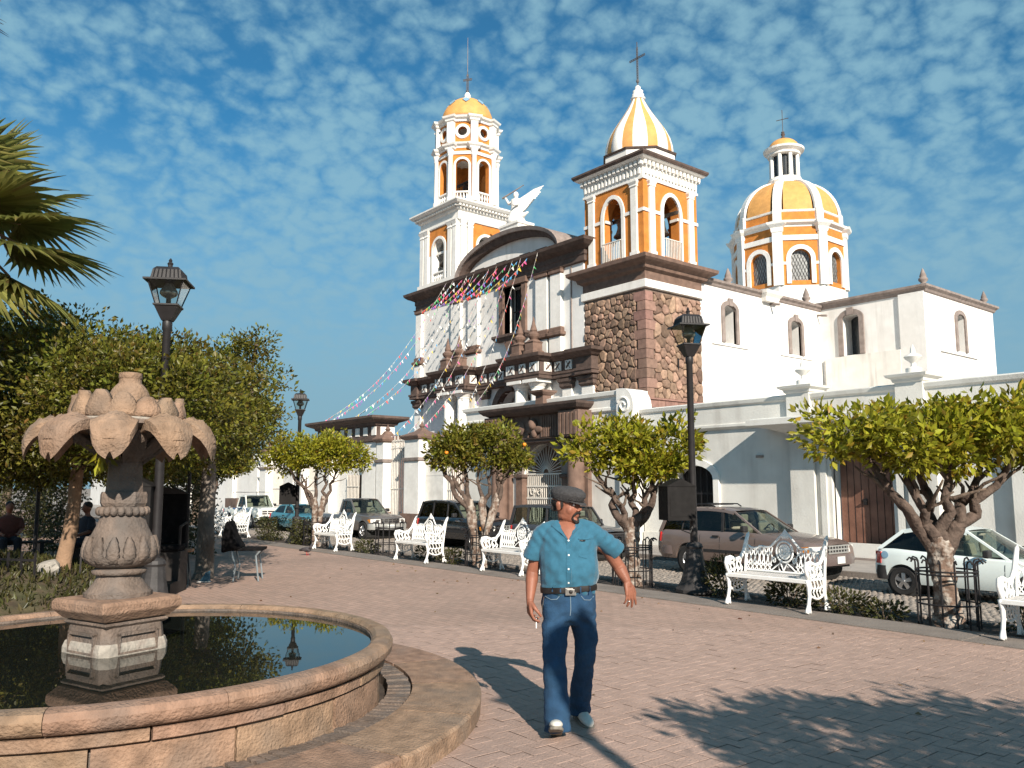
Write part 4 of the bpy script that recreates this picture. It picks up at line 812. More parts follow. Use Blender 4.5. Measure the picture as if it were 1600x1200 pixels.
grille(-24.75, -23.45, .6, 2.95, 'white railing bay left of the brown stone portal, behind a tree crown')
grille(-40.3, -39.2, .6, 3.0, 'white railing bay behind the old white pickup'); grille(-36.1, -35.0, .5, 3.0, 'white railing bay behind the far black lamp post')
MARB = mat('marbled_panel', (0.70, 0.68, 0.64), .7, .12, 2, .1, 30, big=.3, bigscale=1.4, dirt=(.45, .40, .36))
LW = thing('low_white_wall', 'white marbled wall panel between the pillar and the railing bay', 'wall')
for z0, z1 in ((-.1, 1.05), (1.06, 2.0), (2.01, 2.95)): P_(MB().box(-25.98, -24.8, WY-.15, WY+.2, z0, z1), 'panel', MARB, LW)
P_(MB().box(-24.78, -23.42, WY-.15, WY+.2, -.1, .6), 'plinth', MARB, LW)
# side portal
SP = thing('side_portal', 'white side portal with brown cornice and white frieze blocks left of the iron gate', 'gateway')
P_(MB().box(-30.55, -29.45, WY-.3, WY+.5, -.1, 3.5), 'pier', WTRIM, SP); P_(MB().box(-34.6, -33.5, WY-.3, WY+.5, -.1, 3.5), 'pier', WTRIM, SP)
P_(MB().box(-33.5, -30.55, WY+.05, WY+.4, -.1, 3.4), 'infill', WTRIM, SP)
P_(MB().box(-32.3, -31.2, WY-.02, WY+.06, .75, 2.1), 'brick_panel', BROWNL, SP)
for i in range(9): P_(MB().box(-32.25+.125*i, -32.22+.125*i, WY-.08, WY-.05, .75, 2.1), 'window_bar', WROUGHT, SP)
for z_ in (1.1, 1.6): P_(MB().box(-32.3, -31.2, WY-.09, WY-.05, z_, z_+.03), 'window_rail', WROUGHT, SP)
P_(MB().ring(-34.65, -29.4, WY-.32, WY+.5, [(.0, 3.4), (.06, 3.45), (.06, 3.62), (.02, 3.64), (.02, 4.08), (.1, 4.1), (.14, 4.2), (.4, 4.3), (.46, 4.36), (.46, 4.45), (0, 4.5)]), 'entablature', BROWN, SP)
for i in range(8): x = -34.3+.68*i; P_(MB().box(x-.17, x+.17, WY-.37, WY-.33, 3.68, 4.02), 'frieze_panel', WTRIM, SP)
for i in range(2): P_(MB().box(-29.39, -29.34, WY-.15+.4*i, WY+.1+.4*i, 3.68, 4.02), 'frieze_panel', WTRIM, SP)
# far white walls further along the street
FW = thing('far_white_wall', 'long white wall with pilasters far along the street at left', 'wall')
P_(MB().box(-80, -34.7, WY+.1, WY+.5, -.1, 2.9), 'wall_face', WHITE, FW)
for x in (-38.6, -43.0, -46.5, -50, -54, -58, -63): P_(MB().box(x, x+.9, WY-.1, WY+.2, -.1, 3.3), 'pilaster', WTRIM, FW)
P_(MB().box(-80, -34.7, WY, WY+.55, 2.9, 3.05), 'coping', WTRIM, FW)
TERR = mat('terracotta_render', (.42, .22, .16), .9, .15, 2)
BRK = thing('low_brick_house', 'low dark red roofed house seen through the iron gate', 'house', (-29.5, 23, 0)); P_(MB().box(-14, 2.5, 0, 6, 0, 3.6), 'house_wall', TERR, BRK); P_(MB().prism([(-.4, 3.6), (3.2, 4.7), (6.4, 3.6)], 'x', -14.4, 2.9), 'roof', mat('roof_tile', (.22, .12, .09), .9, .25, 4, .4, 20), BRK)
# church and churchyard, laid out from image coordinates, scaled up about the camera
KU = 1.37
for o in [o for o in bpy.data.objects if o not in SITE0 and o.parent is None]:
    o.location = (o.location.x*KU, o.location.y*KU, o.location.z*KU-.6); o.scale = (KU, KU, KU)
FH = [((-132, 10, -.6), 15, 9, 4.5, (.62, .60, .55), 'white two storey house at the far left end of the street, nearest the fountain'), ((-120, 32, -.6), 16, 9, 5.5, (.55, .33, .25), 'terracotta house at the far end of the street behind the trees'), ((-118, -12, -.0), 9, 13, 4.8, (.58, .52, .42), 'cream house across the plaza behind the palm trees'), ((-110, -34, -.0), 9, 14, 5.5, (.60, .57, .52), 'white house across the plaza behind the left flower bed')]
for i, (loc, sx, sy, h, col, lab) in enumerate(FH):
    H = thing('far_house', lab, 'house', loc, group='houses at the end of the plaza'); hm = mat('house_paint', col, .9, .06, 1, big=.12)
    P_(MB().box(-sx/2, sx/2, -sy/2, sy/2, -.1, h), 'house_wall', hm, H); P_(MB().ring(-sx/2, sx/2, -sy/2, sy/2, [(0, h-.3), (.25, h-.1), (.25, h), (0, h+.1)]), 'roof_cornice', BROWNL, H)
    for j in range(5):
        y = -sy/2+sy*(j+.5)/5; w = P_(MB().box(sx/2-.02, sx/2+.03, y-.5, y+.5, 1.0 if j != 2 else 0, 2.4), 'window' if j != 2 else 'door', WINGLASS, H); P_(MB().box(sx/2, sx/2+.08, y-.6, y+.6, 2.4, 2.55), 'lintel', WTRIM, w)
        x = -sx/2+sx*(j+.5)/5; w = P_(MB().box(x-.5, x+.5, -sy/2-.03, -sy/2+.02, 1.0, 2.4), 'window', WINGLASS, H)
# ------------------------------------------------------------ parked cars
TYRE = mat('tyre_rubber', (.02, .019, .019), .85, .2, 20, local=True); RIMM = mat('alloy_rim', (.55, .55, .56), .3, .1, 10, metal=.9, local=True)
BLKPL = mat('black_trim', (.022, .021, .022), .55, .2, 10, local=True); CHROME = mat('chrome', (.7, .7, .7), .15, .05, 5, metal=1)
HLAMP = mat('headlamp', (.75, .75, .72), .08, .1, 20, spec=.8, coat=1); TLAMP = mat('tail_lamp', (.45, .02, .02), .2, .1, 20, coat=.6); ALAMP = mat('amber_lamp', (.6, .22, .03), .2, .1, 20, coat=.6)
SEATM = mat('seat_cloth', (.42, .38, .31), .9, .1, 10); CABIN = mat('cabin_dark', (.03, .03, .03), .9, .1, 5); PLATE = mat('number_plate', (.62, .64, .62), .5, .1, 12)
CGL = glassmat('car_glass', (.50, .56, .52)); CGLD = glassmat('tinted_glass', (.06, .06, .06))
def paint(n, c, rough=.32, metal=.0): return mat(n, c, rough, .05, 2.5, metal=metal, coat=.6, spec=.5, local=True, big=.10, bigscale=2.5, dirt=tuple(min(1, x*.7+.05) for x in c))
def lerp(tab, x):
    for (a, b), (c, d) in zip(tab, tab[1:]):
        if x <= c: t = (x-a)/(c-a) if c > a else 0; t = min(1, max(0, t)); return b+(d-b)*t
    return tab[-1][1]
def car(name, label, cat, loc, pm, S):
    """car facing +x, origin under the rear axle; S holds side profile tables"""
    t = thing(name, label, cat, loc, group=None); L0, L1 = S['x0'], S['x1']; W = S['w']/2; wb = S['wb']; wr = S['wr']; ar = wr*S.get('arch', 1.18); sill = S['sill']
    belt = S['belt']; wid = S.get('wid', [(L0, .86), (L0+.18, .97), (L0+.6, 1), (L1-.9, 1), (L1-.35, .95), (L1, .80)])
    xs = sorted({round(L0+(L1-L0)*i/56, 4) for i in range(57)} | {round(c+ar*math.cos(PI*k/12), 4) for c in (0, wb) for k in range(13)})
    def zb(x):
        z = sill
        for c in (0, wb):
            if abs(x-c) < ar: z = max(z, wr*.98+math.sqrt(max(0, ar*ar-(x-c)**2))*1.0-.0)
        z = max(z, lerp(S.get('under', [(L0, sill+.16), (L0+.12, sill), (L1-.15, sill), (L1, sill+.12)]), x)); return z
    body = MB(); prof = [(0, .93), (.18, .985), (.42, 1.0), (.62, .995), (.82, .965), (.94, .935), (1.0, .88)]
    for sg in (-1, 1):
        rings = []
        for x in xs:
            b, tp = zb(x), lerp(belt, x); w = W*lerp(wid, x); rings.append([(x, sg*w*k, min(tp, max(b, sill+(tp-sill)*u))) for u, k in prof])
        body.loft(rings, False, False)
    top = [[(x, W*lerp(wid, x)*.88*q, lerp(belt, x)+(1-q*q)*S.get('crown', .05)) for q in (-1, -.6, 0, .6, 1)] for x in xs]; body.loft(top, False, False)
    for x in (xs[0], xs[-1]):
        w = W*lerp(wid, x); b, tp = zb(x), lerp(belt, x); body.add([(x, sg*w*k, max(b, sill+(tp-sill)*u)) for sg in (-1, 1) for u, k in prof], [tuple(range(7))+tuple(range(13, 6, -1))])
    bo = body.build('body', pm, t, smooth=True, fix=True, auto=32)
    # floor pan and wheel wells
    MB().box(L0+.15, L1-.15, -W*.86, W*.86, sill-.02, sill+.10).build('underbody', BLKPL, t)
    for c in (0, wb):
        MB().lathe([(ar*.99, -W*.93), (ar*.99, W*.93)], 20).build('wheel_well', CABIN, t).matrix_local = Matrix.Translation((c, 0, wr)) @ Matrix.Rotation(R(90), 4, 'X')
    # wheels
    for c in (0, wb):
        for sg in (-1, 1):
            wm = MB().lathe([(wr*.62, -.10), (wr*.94, -.11), (wr, -.07), (wr, .07), (wr*.94, .11), (wr*.62, .10)], 28, cap=False)
            wh = wm.build('wheel', TYRE, t, smooth=True, auto=50); wh.matrix_local = Matrix.Translation((c, sg*(W*.97-.10), wr)) @ Matrix.Rotation(R(90)*(1), 4, 'X')
            rm = MB(); q = .085*(1 if sg < 0 else -1)
            rm.lathe([(wr*.65, q*.9), (wr*.60, q*1.12), (wr*.56, q*.8)], 24, cap=False); rm.lathe([(wr*.14, q*1.15), (wr*.12, q*1.3), (.005, q*1.32)], 10)
            ns = S.get('spokes', 5)
            for i in range(ns):
                a = 2*PI*i/ns+.3; ca, sa = math.cos(a), math.sin(a); u = (-sa, ca); w1, w2 = wr*.10, wr*.15
                rm.loft([[(ca*wr*.1+u[0]*w1, sa*wr*.1+u[1]*w1, q*1.2), (ca*wr*.1-u[0]*w1, sa*wr*.1-u[1]*w1, q*1.2), (ca*wr*.1-u[0]*w1, sa*wr*.1-u[1]*w1, q*.8), (ca*wr*.1+u[0]*w1, sa*wr*.1+u[1]*w1, q*.8)],
                         [(ca*wr*.62+u[0]*w2, sa*wr*.62+u[1]*w2, q*1.0), (ca*wr*.62-u[0]*w2, sa*wr*.62-u[1]*w2, q*1.0), (ca*wr*.62-u[0]*w2, sa*wr*.62-u[1]*w2, q*.7), (ca*wr*.62+u[0]*w2, sa*wr*.62+u[1]*w2, q*.7)]])
            rm.build('rim', S.get('rimm', RIMM), wh); MB().lathe([(wr*.6, q*.3), (wr*.6, q*.35)], 20).build('brake_disc', CABIN, wh)
    # greenhouse: pillars, roof, panes
    def section(x, z, u): return None
    G = S['green']       # list of (x_bottom, x_top) for pillar lines front-to-rear incl. windscreen and tailgate; zt roof
    roof = S['roof']; wbelt = W*.875; wroof = W*S.get('roofw', .72)
    def gp(xb, xt, u, sg, inset=0.0):    # point on side glass: u 0 belt..1 roof
        zt = lerp(roof, xt)-.03; zbv = lerp(belt, xb)
        x = xb+(xt-xb)*u; return (x, sg*((wbelt+(wroof-wbelt)*u)*1.0-inset), zbv+(zt-zbv)*u)
    rp = [[(x, wroof*q*1.0, lerp(roof, x)-.03*(abs(q) > .95)-.012*q*q) for q in (-1, -.93, -.5, 0, .5, .93, 1)] for x in sorted({a[1] for a in G} | {G[0][1]+(G[-1][1]-G[0][1])*i/8 for i in range(9)})]
    rf = MB(); rf.loft(rp, False, False); rf.loft([[(a, b, c-.05) for a, b, c in r_] for r_ in rp], False, False)
    rf.build('roof', pm, t, smooth=True, auto=40)
    pt_ = S.get('pillar', .07)
    for sg in (-1, 1):
        for i, (xb, xt) in enumerate(G):
            th = pt_*(1.6 if i in S.get('thick', ()) else 1); m_ = MB(); o_ = .012
            p0, p1 = gp(xb, xt, -.02, sg), gp(xb, xt, 1.03, sg)
            rings = []
            for p in (p0, p1): rings.append([(p[0]-th/2, p[1]+sg*o_, p[2]), (p[0]+th/2, p[1]+sg*o_, p[2]), (p[0]+th/2, p[1]-sg*.04, p[2]), (p[0]-th/2, p[1]-sg*.04, p[2])])
            m_.loft(rings); m_.build('pillar', pm if i not in S.get('black', ()) else BLKPL, t)
        # roof rail over doors
        m_ = MB(); a, b = gp(*G[0], 1, sg), gp(*G[-1], 1, sg); n = 8
        m_.loft([[(x, sg*(wroof+.014), lerp(roof, x)-.03), (x, sg*(wroof-.05), lerp(roof, x)-.015), (x, sg*(wroof-.04), lerp(roof, x)-.10), (x, sg*(wroof+.028), lerp(roof, x)-.10)] for x in [a[0]+(b[0]-a[0])*i/n for i in range(n+1)]]); m_.build('roof_edge', pm, t)
        for i in range(len(G)-1):
            (b0, t0), (b1, t1) = G[i], G[i+1]
            q = [gp(b0, t0, 0, sg, .012), gp(b1, t1, 0, sg, .012), gp(b1, t1, .97, sg, .012), gp(b0, t0, .97, sg, .012)]
            gm = CGLD if i in S.get('tint', ()) else CGL
            MB().add(q, [(0, 1, 2, 3)]).build('side_window', gm, t)
    # windscreen & rear window
    for (xb, xt), nm, dx in ((G[-1], 'windscreen', S.get('wsx', .22)), (G[0], 'rear_window', -S.get('rwx', .08))):
        rows = []
        for u in (0, .33, .66, .97):
            a = gp(xb, xt, u, 1); rows.append([(a[0]+dx*(1-q*q)*(1-u*.35), a[1]*q*.97, a[2]+(.04*(1-q*q) if u > .9 else (.03*(1-q*q) if u == 0 else 0))) for q in (-1, -.5, 0, .5, 1)])
        MB().loft(rows, False, False).build(nm, CGL if nm == 'windscreen' else S.get('rearglass', CGLD), t, smooth=True)
    # cabin
    xs0, xs1 = G[0][0]+.15, G[-1][0]-.05; bz = lerp(belt, (xs0+xs1)/2)
    MB().box(xs0, xs1, -W*.80, W*.80, sill+.1, bz-.28).build('cabin_floor', CABIN, t)
    MB().box(xs1-.35, xs1+.12, -W*.78, W*.78, bz-.30, bz-.02).build('dashboard', CABIN, t)
    for xq in S.get('seats', ()):
        for sg in (-1, 1):
            s_ = MB().loft([[(xq-.30+.0, sg*.37-.23, bz-.45), (xq-.18, sg*.37-.23, bz-.45), (xq-.18, sg*.37+.23, bz-.45), (xq-.30, sg*.37+.23, bz-.45)], [(xq-.40, sg*.37-.2, bz+.22), (xq-.30, sg*.37-.2, bz+.22), (xq-.30, sg*.37+.2, bz+.22), (xq-.40, sg*.37+.2, bz+.22)]]); s_.box(xq-.44, xq-.34, sg*.37-.12, sg*.37+.12, bz+.26, bz+.44)
            bevel(s_.build('seat', SEATM, t), .04, 2)
    MB().tube([(xs1-.48+.06*math.sin(a), .37+.19*math.cos(a), bz+.02+.17*math.sin(a)) for a in [i*PI/8 for i in range(17)]], .016, 6).build('steering_wheel', CABIN, t)
    MB().cbox((G[-1][1]-.12+.12, 0, lerp(roof, G[-1][1])-.16), (.02, .13, .035)).build('rear_view_mirror', CABIN, t)
    # trim: bumpers, lamps, grille, handles, mirrors
    def xend(y, front):     # nothing fancy: body end with its rounding
        return L1 if front else L0
    fb, rb = S['fb'], S['rb']
    for (z0, z1), x, sg, nm in ((fb, L1, 1, 'front_bumper'), (rb, L0, -1, 'rear_bumper')):
        wl = min(.55, (L1-wb-ar if sg > 0 else -L0-ar)-.03); m_ = MB(); pts = [(x-sg*wl, W*1.0), (x-sg*wl*.5, W*.985), (x-sg*.02, W*.84), (x+sg*.05, W*.5), (x+sg*.07, 0)]; pts = pts+[(a, -b) for a, b in pts[-2::-1]]
        m_.loft([[(a, b, z0), (a+sg*.015, b*1.012, (z0+z1)/2), (a, b, z1), (a-sg*.12, b*.9, z1), (a-sg*.12, b*.9, z0)] for a, b in pts]); m_.build(nm, S.get('bumperm', BLKPL), t, smooth=True, auto=50, fix=True)
    for sg in (-1, 1):
        hz0, hz1, hy0, hy1 = S['head']; m_ = MB(); m_.loft([[(L1-.07, sg*hy0*W, hz0), (L1-.07, sg*hy0*W, hz1), (L1-.16, sg*hy0*W, hz1), (L1-.16, sg*hy0*W, hz0)], [(L1+.012, sg*(hy0+.02)*W, hz0), (L1+.0, sg*(hy0+.02)*W, hz1), (L1-.1, sg*(hy0+.02)*W, hz1), (L1-.1, sg*(hy0+.02)*W, hz0)], [(L1-.03, sg*(hy1-.1)*W, hz0), (L1-.04, sg*(hy1-.1)*W, hz1), (L1-.2, sg*(hy1-.15)*W, hz1), (L1-.2, sg*(hy1-.15)*W, hz0)], [(L1-.20, sg*hy1*W, hz0+.01), (L1-.22, sg*hy1*W, hz1-.01), (L1-.28, sg*(hy1-.1)*W, hz1-.01), (L1-.28, sg*(hy1-.1)*W, hz0+.01)]])
        h_ = m_.build('headlight', HLAMP, t, smooth=True, auto=40, fix=True)
        MB().loft([[(L1-.21, sg*(hy1-.005)*W, hz0), (L1-.21, sg*(hy1-.005)*W, hz1-.01), (L1-.3, sg*(hy1-.03)*W, hz1-.01), (L1-.3, sg*(hy1-.03)*W, hz0)], [(L1-.42, sg*(hy1+.025)*W, hz0+.01), (L1-.42, sg*(hy1+.025)*W, hz1-.03), (L1-.42, sg*(hy1-.05)*W, hz1-.03), (L1-.42, sg*(hy1-.05)*W, hz0+.01)]]).build('indicator', ALAMP, t)
        tz0, tz1 = S['tail']; MB().box(L0-.005, L0+.14, sg*W*.80-.11*(sg > 0)-.0, sg*W*.80+.11*(sg < 0)+.0, tz0, tz1).build('tail_light', TLAMP, t)
        MB().loft([[(L0+.0, sg*W*.70, tz0), (L0+.0, sg*W*.70, tz1), (L0+.05, sg*W*.8, tz1), (L0+.05, sg*W*.8, tz0)], [(L0+.03, sg*W*.88, tz0), (L0+.06, sg*W*.87, tz1), (L0+.06, sg*W*.8, tz1), (L0+.06, sg*W*.8, tz0)], [(L0+.17, sg*W*.985, tz0), (L0+.17, sg*W*.965, tz1), (L0+.17, sg*W*.85, tz1), (L0+.17, sg*W*.85, tz0)]]).build('tail_light', TLAMP, t)
        mx_ = G[-1][0]-S.get('mir', .30); mz = lerp(belt, mx_)
        bevel(MB().box(mx_-.07, mx_+.05, sg*(W*.97)-.0, sg*(W*.97+.19), mz+.02, mz+.17).build('mirror', S.get('mirm', BLKPL), t), .03, 2)
        for dxs in S['handles']:
            hz = lerp(belt, dxs)-.11; MB().box(dxs-.09, dxs+.09, sg*W*.955, sg*(W*.955+.045), hz-.02, hz+.02).build('door_handle', S.get('handm', BLKPL), t)
        for dxs in S['seams']:
            m_ = MB(); b0, t0 = max(zb(dxs), sill+.04), lerp(belt, dxs)-.02; N_ = 7; rr_ = []
            for k in range(N_):
                z_ = b0+(t0-b0)*k/(N_-1); u = (z_-sill)/(lerp(belt, dxs)-sill); kk = lerp(prof, u); y_ = W*lerp(wid, dxs)*kk; rr_.append([(dxs-.006, sg*(y_+.003), z_), (dxs+.006, sg*(y_+.003), z_), (dxs+.006, sg*(y_-.02), z_), (dxs-.006, sg*(y_-.02), z_)])
            m_.loft(rr_); m_.build('door_seam', BLKPL, t)
        if S.get('strip'):
            z_, c_ = S['strip']; x_ = [ar+.05, wb-ar-.05]; u = (z_-sill)/(lerp(belt, 1)-sill); y_ = W*lerp(prof, u); MB().box(x_[0], x_[1], sg*y_-.008, sg*y_+.012, z_-.035, z_+.035).build('side_strip', c_, t)
    if S.get('grille'):
        z0, z1, y1, nv, gm = S['grille']; y1 *= W; MB().box(L1-.06, L1+.012, -y1, y1, z0, z1).build('grille', BLKPL, t)
        for i in range(nv): y = -y1+2*y1*(i+.5)/nv; MB().box(L1+.008, L1+.026, y-.018, y+.018, z0, z1).build('grille_bar', gm, t)
        for z_ in (z0, (z0+z1)/2, z1): MB().box(L1+.006, L1+.03, -y1, y1, z_-.016, z_+.016).build('grille_bar', gm, t)
    pz = S.get('platez', (fb[0]+fb[1])/2); MB().box(L1+.08, L1+.092, -.16, .16, pz-.08, pz+.08).build('number_plate', PLATE, t)
    for sg in (-1, 1): MB().tube([(G[-1][0]+.18, sg*.2-.1, lerp(belt, G[-1][0])+.05), (G[-1][0]-.02, sg*.2+.35, lerp(belt, G[-1][0])+.12)], .012, 4).build('wiper', BLKPL, t)
    return t
SUV = dict(x0=-1.12, x1=3.62, w=1.80, wb=2.83, wr=.36, arch=1.2, sill=.36, belt=[(-1.12, .98), (-.9, 1.08), (1.9, 1.10), (2.05, 1.09), (2.4, 1.06), (3.1, .99), (3.45, .93), (3.62, .84)], roof=[(-.85, 1.62), (-.4, 1.68), (.6, 1.70), (1.15, 1.66), (1.35, 1.60)],
    green=[(-1.02, -.80), (.0, .05), (1.0, .95), (2.1, 1.28)], roofw=.745, thick=(0,), black=(1, 2), tint=(0, 1), seats=(.9, 1.75), fb=(.42, .66), rb=(.46, .68), head=(.70, .86, .52, .93), tail=(.78, 1.02), handles=(.85, 1.75), seams=(.35, .97, 2.0), grille=(.70, .86, .48, 7, CHROME), strip=(.62, BLKPL), mir=.32, spokes=5, wsx=.22)
ex = car('parked_suv', 'brown metallic four-door SUV parked by the churchyard wall near the brown door', 'car', (-14.0, 18.05, STZ), paint('brown_metallic', (.21, .155, .135), .30, .35), dict(SUV, bumperm=paint('suv_bumper', (.12, .09, .085), .4)))
for sg in (-1, 1):
    MB().tube([(-.55, sg*.55, 1.70), (-.45, sg*.56, 1.755), (.5, sg*.56, 1.765), (.62, sg*.55, 1.70)], .018, 6).build('roof_rack_rail', BLKPL, ex)
for x in (-.2, .35): MB().box(x-.03, x+.03, -.55, .55, 1.735, 1.755).build('roof_rack_bar', BLKPL, ex)
HAT = dict(x0=-.62, x1=3.15, w=1.62, wb=2.44, wr=.285, arch=1.22, sill=.24, belt=[(-.62, .80), (-.55, .92), (-.2, .93), (.9, .875), (1.75, .84), (2.0, .84), (2.5, .78), (2.95, .66), (3.15, .55)], roof=[(-.1, 1.33), (.25, 1.40), (.8, 1.42), (1.15, 1.38), (1.3, 1.34)],
    green=[(-.5, -.02), (.72, .66), (1.98, 1.22)], roofw=.70, thick=(0,), black=(), tint=(0,), seats=(.6, 1.5), fb=(.26, .48), rb=(.30, .58), head=(.52, .66, .5, .92), tail=(.62, .86), handles=(.85,), seams=(.74, 1.95), mir=.28, spokes=5, crown=.04, wsx=.24, rwx=.1)
WPAINT = paint('pale_white_paint', (.68, .74, .72), .3)
hb = car('parked_hatchback', 'white three-door hatchback parked behind the caged orange tree at right', 'car', (-8.45, 17.95, STZ), WPAINT, dict(HAT, mirm=BLKPL, handm=BLKPL))
fc = MB().lathe([(.055, 0), (.075, .004), (.075, .012), (.03, .014)], 16).build('fuel_cap', DOMEBLUE, hb); fc.matrix_local = Matrix.Translation((-.36, -.775, .80)) @ Matrix.Rotation(R(90), 4, 'X')
JEEP = dict(SUV, x0=-1.05, x1=3.45, wb=2.7, wr=.37, belt=[(-1.05, 1.0), (-.9, 1.08), (1.9, 1.10), (2.4, 1.07), (3.1, 1.02), (3.4, .95), (3.45, .85)], roof=[(-.85, 1.66), (-.3, 1.72), (.7, 1.72), (1.2, 1.66), (1.35, 1.60)], green=[(-.98, -.78), (.0, .0), (.98, .9), (2.02, 1.28)], rearglass=CGLD, black=(0, 1, 2), tint=(0, 1, 2))
car('parked_suv', 'black four-door SUV parked behind the two benches left of the walking man', 'car', (-26.2, 18.1, STZ), paint('black_paint', (.014, .014, .016), .2), dict(JEEP, bumperm=paint('black_bumper', (.016, .016, .018), .3), handm=CHROME))
WAG = dict(SUV, x0=-.95, x1=3.2, w=1.68, wb=2.5, wr=.33, belt=[(-.95, .92), (-.85, 1.0), (1.8, 1.02), (2.3, .98), (3.0, .93), (3.2, .84)], roof=[(-.8, 1.60), (-.4, 1.64), (.7, 1.65), (1.35, 1.62), (1.55, 1.58)], green=[(-.9, -.72), (-.05, .0), (.9, .88), (1.95, 1.52)], roofw=.80, tint=(), rearglass=CGL, black=(), sill=.34, head=(.66, .82, .5, .9), tail=(.7, .95), strip=(.66, BLKPL), grille=(.66, .8, .46, 9, BLKPL), seams=(.3, .9, 1.9), pillar=.085)
car('parked_wagon', 'dark grey boxy estate car parked directly behind the walking man', 'car', (-20.7, 18.1, STZ), paint('charcoal_paint', (.045, .042, .045), .35), WAG)
def pickup(name, label, loc, pm, S, bedx, stripe=None):
    t = car(name, label, 'truck', loc, pm, S); return t
PU = dict(SUV, x0=-1.15, x1=3.95, w=1.80, wb=3.15, wr=.36, belt=[(-1.15, .98), (.85, .99), (.92, 1.08), (2.1, 1.08), (2.25, 1.06), (2.8, 1.02), (3.5, .98), (3.8, .92), (3.95, .82)], roof=[(.95, 1.66), (1.3, 1.70), (1.6, 1.69), (1.75, 1.64)], green=[(.92, 1.0), (1.25, 1.28), (2.38, 1.68)], black=(1,), tint=(), seats=(1.95,), head=(.70, .86, .5, .92), tail=(.7, .95), handles=(1.5,), seams=(.86, 1.33, 2.28), strip=None, grille=(.70, .86, .46, 4, CHROME), rearglass=CGLD, crown=.04)
g1 = pickup('parked_pickup', 'grey pickup with silver bumper parked behind the bench and left of the black SUV', (-34.7, 18.2, STZ), paint('grey_metallic', (.16, .14, .13), .3, .4), dict(PU, bumperm=paint('silver_bumper', (.42, .42, .40), .3, .3)), None)
OLD = dict(PU, belt=[(-1.15, 1.02), (.85, 1.03), (.92, 1.1), (2.1, 1.1), (2.25, 1.09), (3.0, 1.09), (3.8, 1.06), (3.95, .95)], wid=[(-1.15, .95), (0, 1), (3.6, 1), (3.95, .95)], fb=(.48, .64), bumperm=CHROME, grille=(.72, .94, .62, 2, WTRIM), head=(.76, .92, .7, .93), green=[(.92, 1.0), (1.5, 1.48), (2.25, 1.80)], roof=[(.95, 1.72), (1.4, 1.76), (1.75, 1.75), (1.9, 1.70)], crown=.03, strip=(1.0, mat('blue_stripe', (.05, .16, .38), .4)))
o1 = pickup('old_pickup', 'old white pickup with a blue side stripe and roof rack at the far end', (-46.8, 18.1, STZ), paint('old_white', (.72, .72, .66), .4), OLD, None)
MB().tube([(.0, -.7, 1.05), (.0, -.7, 1.9), (1.8, -.7, 1.9), (1.8, .7, 1.9), (0, .7, 1.9), (0, .7, 1.05)], .02, 6).build('rack', IRON, o1)
MB().box(-1.0, .8, -.78, .78, 1.02, 1.55).build('cargo_cover', mat('brown_canvas', (.16, .11, .09), .9, .2, 4), o1)
SED = dict(HAT, x0=-1.0, x1=3.35, wb=2.5, roof=[(-.1, 1.30), (.3, 1.36), (.9, 1.37), (1.3, 1.30)], belt=[(-1.0, .85), (-.6, .92), (1.8, .90), (2.2, .88), (3.0, .80), (3.35, .66)], green=[(-.45, .0), (.75, .7), (2.0, 1.28)], bumperm=CHROME, grille=(.55, .68, .45, 9, CHROME), w=1.66)
car('parked_sedan', 'teal blue car behind the far lamp post, left of the grey pickup', 'car', (-40.2, 18.0, STZ), paint('teal_paint', (.05, .19, .245), .3), SED)
car('parked_suv', 'white SUV glimpsed through the trees at far left behind the tree trunk', 'car', (-73, 18.0, STZ), paint('far_white_paint', (.72, .70, .62), .35), SUV)
